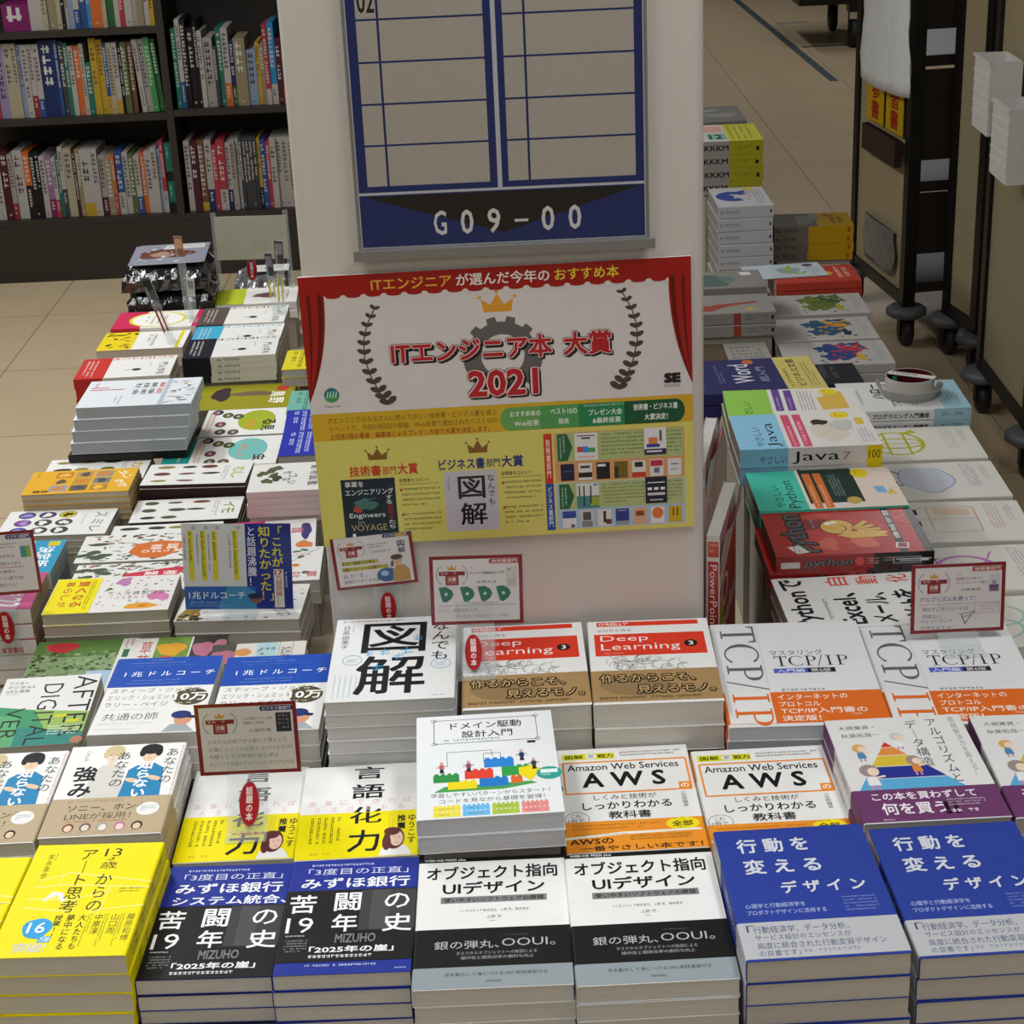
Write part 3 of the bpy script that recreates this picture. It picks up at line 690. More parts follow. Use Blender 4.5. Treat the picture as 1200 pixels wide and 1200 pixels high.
# machine learning book with a red title box
a = Art(); red = '#da3a24'
a.R(8, 1.5, 92, 7, red); a.T("O'REILLY'", 9.5, 2.6, 34, 6.2, '#f0dedb', .03); a.T('ゼロから作る', 8, 10.5, 36, 14, '#444')
a.R(5, 17, 95, 44, red); a.T('Deep', 10, 19, 49, 28, '#f4ebe8', -.004); a.T('Learning', 10, 29, 74, 39.5, '#f4ebe8', -.004)
a.E(83, 31, 5.5, 4.2, '#1c1614'); a.T('3', 81.2, 28.6, 85, 33.4, '#eee', .02); a.G(12, 40.4, 40, 42.4, 1, '#f0c8bf')
rg = random.Random(5)
for k in range(46):
    x = rg.uniform(20, 78); y = rg.uniform(44, 60); q = rg.uniform(3, 9); t = rg.uniform(0, 3)
    a.ring(x, y, q, q * .7, .35, '#55524e', 8, rg.uniform(0, 180), rg.uniform(200, 330))
a.onband(62, 97.5, '#a4855a')
a.blob(34, 82, 24, 10, '#8f7450', 3, .3)
for dx, dy in ((-.7, -.5), (.7, .5), (.7, -.5), (-.7, .5)):
    pass
a.T('作るからこそ、', 6, 66, 82, 77, '#1c1510', .10); a.T('作るからこそ、', 7, 67, 81, 76, '#c3a36f', .012)
a.T('見えるモノ。', 34, 79, 96, 90, '#1c1510', .10); a.T('見えるモノ。', 35, 80, 95, 89, '#c3a36f', .012)
a.G(5, 92, 95, 95.5, 1, '#2c2118', 6, .8, 3)
dl_k = mm('dl_l', .031, 'L', 0, Wt, a, None, '#d0ccc2')
stack('dl_l', dl_k, 2, 'thick white and kraft-banded book with a red box, beside the diagram stack', 'red-boxed machine learning books')
stack('dl_r', dl_k, 2, 'thick white and kraft-banded book with a red box, below the pillar corner', 'red-boxed machine learning books')

# network book, huge turned letters
def serif_T(a, m, c):
    a.P([m(p) for p in ((0, 0), (70, 0), (70, 22), (66, 22), (62, 6), (8, 6), (4, 22), (0, 22))], c)
    a.P([m(p) for p in ((29, 5), (41, 5), (41, 94), (29, 94))], c); a.P([m(p) for p in ((18, 95), (52, 95), (52, 100), (18, 100))], c)
def serif_ring(a, m, cx, cy, rx, ry, wthick, wthin, c, a0, a1, n=26):
    vs = []; fs = []
    for i in range(n + 1):
        t = R(a0 + (a1 - a0) * i / n); ct, st = math.cos(t), math.sin(t)
        th = wthin + (wthick - wthin) * abs(ct) ** 1.3
        vs += [m((cx + rx * ct, cy + ry * st)), m((cx + (rx - th) * ct, cy + (ry - wthin * 1.2) * st))]
    for i in range(n): fs.append((2 * i, 2 * i + 1, 2 * i + 3, 2 * i + 2))
    a.cur.append((vs, fs, c))
def serif_word(a, m0, c, c2=None):
    # T C P / I P laid along x in units of 100 high
    x = 0
    def mk(x0): return lambda p: m0((p[0] + x0, p[1]))
    serif_T(a, mk(0), c)
    serif_ring(a, mk(76), 45, 50, 45, 50, 13, 4, c, 40, 320)
    for x0, cc in ((166, c), (338, c2 or c)):
        a.P([mk(x0)(p) for p in ((10, 0), (22, 0), (22, 100), (10, 100))], cc); a.P([mk(x0)(p) for p in ((0, 95), (34, 95), (34, 100), (0, 100))], cc)
        serif_ring(a, mk(x0), 30, 27, 32, 27, 12, 4, cc, -90, 90); a.P([mk(x0)(p) for p in ((0, 0), (32, 0), (32, 5), (0, 5))], cc); a.P([mk(x0)(p) for p in ((22, 49), (32, 49), (32, 54), (22, 54))], cc)
    a.P([mk(226)(p) for p in ((36, -8), (41, -8), (8, 108), (3, 108))], c)
    a.P([mk(280)(p) for p in ((12, 0), (24, 0), (24, 100), (12, 100))], c2 or c)
    for y in (0, 95): a.P([mk(280)(p) for p in ((2, y), (34, y), (34, y + 5), (2, y + 5))], c2 or c)
a = Art()
org = '#dd6a22'
# turned clockwise, running down the left side
serif_word(a, lambda p: (29 - p[1] * .23, 3 + p[0] * .2405), '#5f6266')
a.L([(30.5, 0), (30.5, 100)], .3, '#bbb')
a.onband(69.6, 97.5, org)
a.R(1.6, 69.6, 30, 97.5, '#e2e1e0')
tmp = Art(); serif_word(tmp, lambda p: (29 - p[1] * .23, 3 + p[0] * .2405), org)
def clipy(items, ymin):
    out = []
    for pts, fs, c in items:
        ok = [f for f in fs if all(pts[i][1] >= ymin for i in f)]
        if ok: out.append((pts, ok, c))
    return out
a.band += clipy(tmp.cover, 69.0)
a.T('インターネットの', 34, 72, 78, 77, '#f6e6da', .012); a.T('プロトコル', 34, 78.5, 60, 83, '#f6e6da', .012); a.T('TCP/IP入門書の', 34, 84.5, 88, 89.5, '#f6e6da', .014); a.T('決定版！', 34, 91, 58, 96, '#f6e6da', .02); a.G(78, 90.5, 90, 92.5, 1, '#f6e6da')
a.oncover()
a.T('マスタリング', 36, 29, 71, 34, '#2a2a2c', .0)
serif_word(a, lambda p: (38 + p[0] * .12, 35 + p[1] * .098), '#26262a')
a.R(36, 47, 58, 51.5, '#4a5fc0'); a.T('入門編', 38, 47.6, 56, 51, '#e8eaf4', .01); a.R(58, 47, 76, 51.5, '#1c1c1e'); a.T('第6版', 60, 47.7, 73, 50.9, '#ddd', .01); a.G(38, 66.5, 80, 69, 1, '#666', 4, .8)
tcp_k = mm('tcp_l', .018, 'L', 0, '#dededf', a, None, '#aeb2b8')
stack('tcp_l', tcp_k, 2, 'large white and orange network manual under the upright red books', 'white and orange network manuals')
stack('tcp_r', tcp_k, 2, 'large white and orange network manual in front of the right-hand note', 'white and orange network manuals')
# ------------------------------------------------------------------ right-hand wing
def wfig(a, *k): pass
a = Art()
a.T('Pythonで', 3, 4, 97, 22, '#17171a', .03)
a.G(5, 26, 80, 29, 1, '#444', 3, .8); a.T('Excel、', 3, 33, 64, 48, '#17171a', .03); a.T('メール、', 3, 52, 62, 66, '#17171a', .03); a.T('Webを', 3, 70, 66, 87, '#17171a', .03)

for i, ch in enumerate('自動化'): a.T(ch, 80, 33 + i * 19, 97, 47 + i * 19, '#d8472e', .012)
a.G(10, 92, 60, 95, 1, '#888', 5)
pyx = mm('pyexcel', .024, 'F', 90, '#dcdbda', a, None, '#a9a39a')
stack('pyexcel', pyx, 2, 'white scripting book with sideways black lettering below the red one', 'white scripting books')

a = Art()   # red, cartoon fist drawing replaced by a plain yellow hand shape
a.R(0, 0, 100, 100, '#a3211c'); a.blob(50, 45, 40, 32, '#b3302a', 3, .3); a.blob(30, 60, 16, 9, '#c8604a', 4, .4); a.blob(70, 30, 14, 10, '#7d1512', 6, .4); a.blob(24, 36, 12, 7, '#c25a48', 8, .4)
a.T('python', 6, 8, 96, 30, '#0e0d0e', .07); a.T('python', 7.5, 9, 95, 28.5, '#55565a', .01); a.P([(4, 14), (20, 9), (23, 17), (7, 22)], '#d6d2cd'); a.G(7, 12.5, 20, 18, 2, '#a0342c')
a.E(62, 46, 17, 11.5, '#16100c'); a.E(62, 46, 16, 10.6, '#cfa24a'); a.E(70, 41, 3, 2.4, '#eae4d4', 12); a.E(72, 45, 2.6, 2, '#eae4d4', 12); a.ring(58, 46, 8, 6, .8, '#3a2410', 14, 20, 170)
for i in range(4): a.L([(56 - i * 2, 56 + i), (72 - i * 9, 66 + i * 3.6)], 7, '#16100c', 5); a.L([(56 - i * 2, 56 + i), (72 - i * 9, 66 + i * 3.6)], 5.6, '#cfa24a', 4)
a.P([(42, 44), (50, 52), (48, 74), (36, 76), (34, 52)], '#cfa24a')
a.E(88, 40, 4.5, 5, '#b93a34'); a.G(60, 30, 94, 33, 1, '#8f86c8')
a.R(0, 79, 100, 84, '#151213'); a.T('機械学習', 30, 79.6, 96, 83.4, '#d8d4d0', .02); a.P([(10, 77), (22, 79), (20, 87), (8, 85)], '#cfcac6'); a.P([(11.5, 78.6), (20.5, 80), (19, 85.6), (10, 84.2)], '#8b1b1a')
a.T('AI', 60, 85, 94, 93, '#b5453c', .03); a.R(0, 94.5, 100, 100, '#1b1819'); a.G(8, 95.8, 70, 98.6, 2, '#8a8585')
sa = Art(); sa.R(0, 0, 62, 100, '#8d1c1a'); sa.R(62, 0, 100, 100, '#141113'); sa.R(3, 40, 15, 80, '#c9c4be'); sa.G(4, 48, 14, 72, 1, '#8d1c1a', 3, .9); sa.T('python', 17, 20, 48, 92, '#131112', .05, .2); sa.T('python', 17.6, 23, 47.4, 88, '#6d6e72', .0, .2); sa.E(53, 50, 3, 30, '#c04a44'); sa.G(57, 30, 72, 75, 3, '#b58a86', 3); sa.R(74, 30, 92, 75, '#8a8c90'); sa.R(75, 36, 91, 69, '#1c1a1b'); sa.G(76, 42, 90, 64, 1, '#cfcfcf', 2, .9)
pyr = mm('pyred', .022, 'F', 90, '#a3211c', a, sa, '#75685e', M_GLOSS)
stack('pyred', pyr, 2, 'glossy red book with a yellow cartoon hand and black edge', 'glossy red books', shifts=[(0, 0), (-.009, 0)], rnd=.0005)

def yasa(c, word, lab1, lab2, pic):
    a = Art()
    a.R(0, 0, 100, 34, c); a.T('やさしい', 8, 13, 62, 19, '#263028', .004); a.T(word, 5, 21, 74 if word != 'C' else 20, 31, '#20282a', -.002); a.G(8, 31.5, 30, 33, 1, '#4a5a55')
    pic(a); return a
def pic_py(a):
    a.R(0, 34, 100, 38, '#d9c9bc'); a.R(14, 36, 100, 73, '#24352f'); a.R(0, 38, 14, 100, '#d3c6bb'); a.R(14, 73, 100, 100, '#d3c3b6')
    a.R(2, 38, 90, 43.5, '#c46a34'); a.R(2, 45.5, 90, 51, '#c46a34'); a.G(6, 39.6, 88, 42, 1, '#e6b48c', 3, .8); a.G(6, 47, 88, 49.4, 1, '#e6b48c', 4, .8); a.G(30, 55, 84, 63, 4, '#8fa097', 5)
    a.E(18, 66, 9, 5, '#b39a52'); a.E(86, 78, 12, 6, '#d7c01c'); a.G(80, 75, 92, 81, 2, '#b06a2a'); a.P([(34, 84), (50, 83), (50, 90), (34, 91)], '#6fa6d0'); a.P([(30, 90), (44, 94), (28, 97)], '#c8b04a')
def pic_java(a):
    a.R(0, 34, 100, 100, '#cfcac6'); a.R(3, 37, 96, 43, '#c04a66'); a.R(3, 45.5, 96, 51.5, '#c04a66'); a.G(8, 38.8, 92, 41.4, 1, '#e6b8c2', 3, .8); a.G(8, 47, 92, 50, 1, '#e6b8c2', 5, .8)
    a.blob(70, 63, 8, 7, '#33291f', 3, .3); a.blob(40, 68, 26, 12, '#c9bdae', 5, .3); a.blob(60, 78, 18, 8, '#b4b6ae', 6, .3); a.E(90, 80, 10, 7, '#d7c01c'); a.G(84, 77, 96, 83, 2, '#b0602a'); a.R(60, 89, 80, 95, '#c9ae3e'); a.G(10, 88, 52, 98, 4, '#9a6aa0', 3)
def pic_c(a):
    a.R(0, 34, 100, 100, '#cfcbc6'); a.R(30, 37, 100, 43, '#5f3f86'); a.R(30, 46, 96, 52, '#5f3f86'); a.G(36, 39, 94, 41.4, 1, '#b9a8cc', 3, .8); a.G(36, 48, 92, 50, 1, '#b9a8cc', 3, .8); a.G(30, 56, 92, 68, 5, '#555', 3)
    a.P([(30, 72), (70, 70), (72, 76), (88, 75), (88, 90), (34, 92)], '#c9a544'); a.E(88, 80, 10, 7, '#d7c01c'); a.G(82, 77, 94, 83, 2, '#b0602a')
sa = Art(); sa.R(0, 0, 34, 100, '#7fb0cc'); sa.R(34, 0, 100, 100, '#cfcdca'); sa.T('やさしい', 14, 40, 33, 80, '#1d2a33', .0); sa.T('Java', 37, 20, 70, 88, '#17171a', .0); sa.T('7', 72, 30, 78, 72, '#b56a7a'); sa.G(82, 42, 85, 66, 1, '#555'); sa.R(89, 0, 100, 100, '#d7c01c'); sa.T('100', 90.5, 25, 98.5, 70, '#4a3a10')
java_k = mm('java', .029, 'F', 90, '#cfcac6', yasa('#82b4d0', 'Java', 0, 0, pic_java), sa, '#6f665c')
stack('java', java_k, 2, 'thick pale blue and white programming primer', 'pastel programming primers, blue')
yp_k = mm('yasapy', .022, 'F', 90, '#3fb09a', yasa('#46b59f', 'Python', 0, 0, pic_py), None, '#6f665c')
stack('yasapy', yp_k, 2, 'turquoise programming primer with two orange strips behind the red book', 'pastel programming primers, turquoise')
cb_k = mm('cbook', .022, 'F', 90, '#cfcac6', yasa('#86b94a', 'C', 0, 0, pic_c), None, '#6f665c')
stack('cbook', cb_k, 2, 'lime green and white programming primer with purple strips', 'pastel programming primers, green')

a = Art(); a.R(0, 0, 100, 73, '#2a2756'); a.T('Word', 28, 40, 84, 54, '#c2c3cc', .012); a.T('超入門', 30, 58, 74, 64, '#8f90ac', .0); a.G(30, 30, 84, 35, 2, '#6f709a'); a.G(10, 10, 90, 20, 3, '#4b4c80'); a.E(90, 55, 7, 4, '#b0603a', 14); a.onband(73, 99.6, '#bdaf62'); a.G(10, 76, 94, 79, 1, '#4a431c', 3, .8); a.T('ビジネス文書', 12, 81, 92, 87, '#3a3414', .02); a.G(10, 90, 80, 97, 3, '#6a602a')
stack('word', mm('word', .022, 'F', 90, '#2a2756', a, None, '#6f6a66'), 2, 'navy word-processing manual with a dull yellow band beside the pillar', 'navy manuals')

def plain_art(fn):
    a = Art(); fn(a); return a
def hello(a):
    a.R(0, 78, 100, 100, '#8fb0bd'); a.T('ハロー', 40, 26, 92, 34, '#1b1b1d', .03); a.T('プログラミング', 12, 38, 92, 46, '#222', .02); a.G(20, 10, 86, 18, 2, '#777'); a.G(12, 54, 90, 60, 2, '#888'); a.G(10, 82, 70, 95, 4, '#5f808e')
sa = Art(); sa.R(70, 0, 100, 100, '#8fb0bd'); sa.T('プログラミング入門講座', 20, 30, 66, 75, '#26262a', .03); sa.G(75, 35, 95, 65, 2, '#33505c')
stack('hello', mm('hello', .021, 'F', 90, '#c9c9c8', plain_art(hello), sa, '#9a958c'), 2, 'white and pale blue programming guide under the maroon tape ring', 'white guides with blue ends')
def series(ch, col, draw):
    a = Art(); a.G(20, 3, 80, 5.5, 1, '#555', 3); draw(a); 
    for i, c in enumerate(ch): a.T(c, 82 - i * 15, 8 + (i % 2) * 8, 95 - i * 15, 17 + (i % 2) * 8, '#1a1a1c', .015)
    a.G(30, 74, 94, 84, 4, col, 5, .5, 4); a.G(50, 88, 95, 93, 2, '#9a9a98', 3); a.E(80, 90, 7, 3, '#b9b9b6', 14); return a
def d_globe(a):
    a.ring(50, 36, 36, 22, 3, '#a9a52e'); a.ring(50, 36, 16, 22, 3, '#a9a52e'); a.L([(50, 14), (50, 58)], 2, '#a9a52e'); a.L([(15, 28), (85, 28)], 2, '#a9a52e'); a.L([(15, 44), (85, 44)], 2, '#a9a52e'); a.P([(78, 40), (92, 52), (82, 56)], '#a9a52e')
def d_cloud(a): a.blob(52, 44, 36, 20, '#7f86b4', 5, .18); a.blob(52, 44, 34.6, 19, '#b9bcc8', 5, .18)
def d_server(a):
    a.L([(20, 22), (80, 22), (86, 30), (86, 66), (24, 66), (20, 22)], 1.2, '#c59a8a'); a.L([(24, 32), (84, 32)], 1, '#c59a8a'); a.R(66, 36, 82, 62, '#cfb39e'); a.L([(54, 22), (56, 66)], 1, '#c59a8a')
def d_lock(a): a.ring(50, 40, 30, 22, 4, '#b070a8'); a.R(46, 30, 54, 50, '#b070a8'); a.L([(14, 40), (86, 62)], 1.5, '#b070a8')
def d_loop(a): a.ring(36, 40, 22, 20, 2.2, '#8fb3a8'); a.ring(62, 46, 22, 20, 2.2, '#8fb3a8')
for key, ch, col, d, lab in (('globe', '絵対攻略', '#a9a88c', d_globe, 'white network guide with a yellow-green globe drawing'), ('cloud', 'クラウド', '#7a7ea8', d_cloud, 'white computing guide with a pale violet cloud drawing'), ('server', 'サーバー', '#b5836a', d_server, 'white computing guide with a faint orange cabinet drawing'), ('secur', 'セキュリティ', '#9a6a94', d_lock, 'white computing guide with a purple ring drawing'), ('greenc', '基本', '#7a9a90', d_loop, 'white computing guide with green loops, behind the right-hand note')):
    if key == 'globe': ch = '攻略'
    stack(key, mm(key, .019, 'F', 90, '#cbc8c0', series(ch, col, d), None, '#9a958c'), 2, lab, 'white computing guides in a row')

def whale(a):
    a.P([(18, 20), (30, 28), (46, 36), (52, 58), (60, 84), (52, 86), (42, 62), (30, 46), (12, 34)], '#8a3a2a'); a.blob(28, 30, 14, 10, '#8a3a2a', 3, .3); a.G(70, 20, 92, 90, 6, '#8d8a86', 3, .3); a.E(18, 74, 6, 5, '#a89c28')
sa = Art(); sa.G(3, 30, 50, 70, 1, '#777', 3, .9, 3); sa.R(55, 5, 63, 95, '#8c3a2c'); sa.G(66, 25, 94, 70, 2, '#666', 4, .6); sa.R(95, 30, 98, 65, '#2a2a2a')
wh = mm('whale', .0255, 'F', 90, '#827e7a', plain_art(whale), sa, '#7f7a74')  # base colour darkened: shade of the far right wing is painted in
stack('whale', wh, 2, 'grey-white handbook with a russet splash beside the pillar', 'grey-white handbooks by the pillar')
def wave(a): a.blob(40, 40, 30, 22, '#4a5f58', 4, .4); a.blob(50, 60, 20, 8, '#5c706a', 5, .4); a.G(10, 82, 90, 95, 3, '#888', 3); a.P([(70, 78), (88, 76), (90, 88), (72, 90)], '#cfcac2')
stack('wave', mm('wave', .024, 'F', 90, '#7c7872', plain_art(wave), None, '#7f7a74'), 2, 'grey-white handbook with a dark green splash, behind the russet one', 'grey-white handbooks by the pillar')  # cover white lowered too, dimness of the back corner put into its colour
def brw(a): a.R(0, 0, 100, 55, '#55483a'); a.R(0, 55, 100, 100, '#8f8c85'); a.GV(10, 60, 90, 96, 5, '#4a4a46', 3, .4, 6)
stack('brownw', mm('brownw', .02, 'F', 90, '#55483a', plain_art(brw), None, '#7f7a74'), 2, 'brown book with a white half, behind the navy manual', 'brown and white books')
def swirl(a):
    a.ring(38, 48, 32, 26, 15, '#2c4488', 22, 60, 330); a.blob(24, 52, 14, 16, '#2c4488', 3, .2); a.P([(50, 22), (66, 16), (58, 34)], '#2c4488'); a.GV(76, 14, 96, 92, 3, '#667', 3, .4, 6); a.GV(62, 10, 74, 70, 2, '#b5707a', 3, .4); a.E(72, 10, 11, 7, '#c4b428')
sa = Art(); sa.G(4, 35, 60, 65, 1, '#6f6c6a', 3, .9, 5); sa.R(94, 35, 97, 60, '#1e1e22')
stack('swirl', BookKind(.128, .188, .030, 'F', 0, '#aeaeb1', plain_art(swirl), sa, '#7f7a74'), 7, 'white book with a dark blue brush swirl', 'white swirl books')  # white toned down, far-wing shade sits in the base colour
def dk_(a): a.P([(20, 30), (60, 22), (62, 26), (24, 36)], '#a9a7a4'); a.blob(60, 60, 26, 16, '#85827e', 3, .4); a.G(12, 80, 70, 90, 2, '#55524e', 3)
def yt(a): a.R(0, 0, 100, 100, '#bdb62c'); a.R(0, 0, 44, 100, '#c6bfb4'); a.R(8, 10, 40, 46, '#c99a8c'); a.R(10, 54, 42, 90, '#79ab9a'); a.T('12', 14, 60, 36, 86, '#1c2420', .03); a.GV(50, 8, 92, 92, 4, '#5c5812', 3, .45, 6)
sa = Art(); sa.R(0, 0, 44, 100, '#8f8a84'); sa.R(44, 0, 100, 100, '#9a9322'); sa.T('KKKM', 2, 30, 42, 70, '#26261e', .03); sa.R(88, 45, 93, 75, '#1e1e1e'); sa.G(50, 40, 84, 65, 2, '#6b6618')
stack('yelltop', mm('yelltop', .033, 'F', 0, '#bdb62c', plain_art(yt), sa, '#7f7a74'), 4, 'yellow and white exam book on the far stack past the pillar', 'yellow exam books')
stack('behind', BookKind(.148, .205, .03, 'F', 0, '#6f6d6b', plain_art(dk_), None, '#7f7a74'), 5, 'grey wrapped book at the far end, behind the yellow exam books', 'grey wrapped books', place=(.574, 4.742, .752, 0, 148, 205))
def yr(a): a.R(0, 0, 100, 55, '#6e6a60'); a.blob(50, 40, 30, 14, '#8a877e', 3, .4); a.blob(70, 52, 20, 9, '#8f9a88', 4, .4); a.R(0, 60, 100, 100, '#c79e1c'); a.E(80, 70, 9, 4, '#b5502a'); a.G(20, 74, 90, 92, 2, '#4a3a10', 4, .6, 5)
sa = Art(); sa.R(0, 0, 43, 100, '#6c675c'); sa.R(43, 0, 100, 100, '#b88f18'); sa.G(2, 25, 42, 75, 1, '#1d1b18', 3, .9, 5); sa.G(46, 30, 66, 70, 1, '#3a2f0c', 3, .9); sa.R(92, 20, 96, 80, '#a05a18')
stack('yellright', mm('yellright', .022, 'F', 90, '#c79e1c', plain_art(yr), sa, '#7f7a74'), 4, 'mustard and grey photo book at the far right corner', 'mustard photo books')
def rb(a): a.E(50, 60, 14, 12, '#c9962a'); a.G(20, 76, 90, 94, 2, '#d9b0a0', 3, .6); a.G(20, 10, 80, 30, 3, '#c06a5a')
stack('redbook', mm('redbook', .02, 'F', 90, '#a83a2c', plain_art(rb), None, '#7f7a74'), 2, 'red book half hidden under the pale leaflet', 'red books')
def paint(c1, c2, c3):
    def f(a):
        a.GV(70, 4, 92, 60, 3, '#8a8a88', 3, .3); a.blob(55, 50, 26, 13, c1, 3, .6, 60); a.speck(20, 36, 88, 64, 40, [c1], (1, 5), 3); a.blob(62, 66, 20, 8, c2, 5, .6, 60); a.speck(30, 56, 92, 78, 40, [c2, c1], (1, 4), 8); a.blob(40, 60, 14, 7, c1, 7, .4); a.blob(30, 72, 14, 4, c3, 9, .4); a.speck(10, 35, 95, 80, 22, [c1, c2, c3], (1, 2.4), 5); a.G(15, 88, 90, 95, 3, '#8f8f94')
    return f
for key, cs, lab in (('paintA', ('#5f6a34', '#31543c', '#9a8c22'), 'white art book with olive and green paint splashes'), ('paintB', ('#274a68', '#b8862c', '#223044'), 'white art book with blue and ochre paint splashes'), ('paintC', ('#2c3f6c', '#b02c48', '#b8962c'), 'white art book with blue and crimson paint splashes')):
    stack(key, mm(key, .02, 'F', 90, '#a29f9b', plain_art(paint(*cs)), None, '#6f6c6a'), 2, lab, 'white paint-splash art books')  # white covers greyed so their colour carries the shade back there
def dk(a): a.G(30, 40, 90, 80, 3, '#5a5a60', 3); a.blob(50, 30, 20, 12, '#34343c', 3)
stack('dark2', mm('dark2', .02, 'F', 90, '#232329', plain_art(dk), None, '#55524e'), 1, 'dark grey book in the shade behind the white and blue guide', 'dark grey books')

# ------------------------------------------------------------------ left-hand wing
def coach():
    a = Art()
    a.R(0, 0, 100, 40, '#1746a2')
    a.G(32, 3, 66, 5, 1, '#7f9cd0'); a.G(14, 7, 94, 9, 1, '#7f9cd0', 4); a.G(16, 11, 92, 12.5, 1, '#5f80c0', 5)
    a.T('1 兆 ド ル コ ー チ', 12, 19, 97, 26, '#eef1f7', .004); a.G(22, 31, 72, 33, 1, '#7f9cd0', 6); a.G(18, 35, 88, 37, 1, '#7f9cd0', 7)
    a.T('スティーブ・ジョブズ、', 6, 42, 92, 48, '#3c3c40', -.004); a.T('エリック・シュミット', 5, 51, 68, 57, '#3c3c40', -.004); a.T('ラリー・ペイジ', 5, 60, 63, 66, '#3c3c40', -.004); a.T('共通の師', 8, 74, 58, 83, '#3c3c40', -.004)
    a.E(82, 55, 16, 11, '#4c4632'); a.T('10万', 67, 50, 97, 60, '#f1efe8', .03); a.G(70, 45.6, 94, 48, 1, '#d6cfae', 3, .9); a.G(72, 62, 92, 64, 1, '#d6cfae', 3, .9)
    a.G(6, 69, 64, 71, 1, '#aaa', 5); a.G(6, 86, 62, 90, 1, '#bbb', 6); a.G(5, 93, 60, 96, 1, '#bbb', 7)
    a.P([(66, 99), (72, 90), (84, 88), (95, 99)], '#9aa0a4'); a.E(82, 84, 8, 7, '#c89070'); a.E(79, 78, 9, 5, '#1c2c6a'); a.P([(84, 78), (93, 80), (92, 83), (84, 82)], '#16224f')
    return a
co_k = mm('coach_l', .0205, 'L', 0, '#dcdbd8', coach(), None, '#c2bfb8')
stack('coach_l', co_k, 3, 'blue-topped white coaching paperback, its right part behind the red-framed note', 'blue-topped coaching paperbacks')
stack('coach_r', co_k, 3, 'blue-topped white coaching paperback beside the pale grey diagram stack', 'blue-topped coaching paperbacks')

a = Art()
a.P([(0, 42), (100, 60), (100, 100), (0, 100)], '#3f8f62'); a.P([(0, 72), (100, 80), (100, 100), (0, 100)], '#2f7f74'); a.P([(44, 50), (100, 56), (100, 84), (60, 78)], '#8fae5a'); a.P([(0, 55), (30, 58), (34, 100), (0, 100)], '#57a06a')
def rotdown(s, x0, x1, y0, y1, b=.02):   # word running down the page, letters turned clockwise
    vs, fs, a0, a1, b0, b1 = glyphs(s, b); a.cur.append(([(x0 + (y - b0) / (b1 - b0) * (x1 - x0), y0 + (x - a0) / (a1 - a0) * (y1 - y0)) for x, y in vs], fs, '#1c1f1f'))
rotdown('AFTER', 76, 98, 2, 90, -.008); rotdown('DIGITAL', 44, 64, 12, 99, -.008); rotdown('VER', 15, 33, 46, 90, -.008)
a.T('アフター', 6, 6, 26, 10.5, '#222', .005); a.T('デジタル2', 6, 12, 34, 16.5, '#222', .005); a.T('UXと自由', 6, 18, 30, 22.5, '#222', .005); a.G(5, 24, 30, 26, 1, '#666')
a.R(66, 58, 78, 62, '#c9c42a'); a.R(80, 66, 92, 70, '#c9c42a'); a.G(64, 74, 96, 88, 4, '#dfe6da', 4); a.E(96, 95, 6, 5, '#a9745c')
stack('after', mm('after', .018, 'L', 0, '#dad9d6', a, None, '#aaa69c'), 2, 'white and green paperback with big letters running down it', 'white and green big-letter paperbacks')

a = Art(); rg = random.Random(4)
a.R(0, 0, 84, 100, '#7f9468'); a.R(0, 0, 84, 30, '#5a7a3c'); a.blob(26, 12, 15, 10, '#b8343c', 3, .2)
for k in range(260): a.blob(rg.uniform(2, 82), rg.uniform(22, 96), rg.uniform(1, 3.6), rg.uniform(.8, 2.6), rg.choice(['#33472c', '#46603a', '#5a7848', '#7f9468', '#2a3a26', '#8f9f80', '#3c5232']), k, .4, 8)
a.R(60, 56, 84, 100, '#9fb6cc'); a.E(26, 84, 16, 11, '#d8d8d2'); a.speck(14, 76, 38, 92, 10, ['#777', '#999'], (1, 2))
a.R(84, 0, 100, 100, '#d6d4ce'); a.R(88, 20, 94, 34, '#2f6a4a'); a.GV(86, 40, 98, 96, 2, '#777', 3, .4, 7); a.GV(88, 2, 98, 18, 2, '#b5453c')
stack('tree', mm('tree', .016, 'L', 0, '#7f9468', a, None, '#aaa69c'), 2, 'photo book with a leafy tree and a red flower on its cover', 'garden photo books, tree')
a = Art(); a.R(0, 0, 100, 100, '#d2d0ca'); a.V('草花', 5, 6, 18, 48, '#b5403c', .005); a.R(22, 0, 60, 100, '#6d8a3c'); a.blob(40, 20, 14, 12, '#d09a2a', 3, .35); a.blob(36, 36, 6, 6, '#b8562a', 3); a.R(62, 0, 100, 100, '#3d3a34'); a.blob(76, 22, 11, 13, '#b06a80', 3, .3); a.blob(92, 20, 9, 12, '#b8788c', 5, .3)
stack('photo2', mm('photo2', .016, 'L', 0, '#d2d0ca', a, None, '#aaa69c'), 2, 'flower guide with yellow and pink blooms under the flower stack', 'garden photo books, blooms')
a = Art(); a.R(0, 0, 100, 100, '#cfccc6'); a.R(0, 0, 26, 100, '#4a4740'); a.blob(14, 20, 11, 12, '#a9687c', 3, .3); a.E(34, 14, 9, 6, '#c98a4a'); a.R(48, 0, 70, 100, '#a7c3c9'); a.speck(30, 10, 66, 80, 18, ['#888', '#7a9aa4', '#6a6a5a'], (1, 2.4)); a.L([(72, 0), (72, 100)], .6, '#777'); a.L([(86, 0), (86, 100)], .6, '#777'); a.T('和田', 74, 8, 84, 24, '#333'); a.G(52, 8, 68, 24, 2, '#566')
stack('photo3', mm('photo3', .016, 'L', 0, '#cfccc6', a, None, '#aaa69c'), 3, 'pale nature book with a bird drawing left of the diagram stack', 'pale nature books')

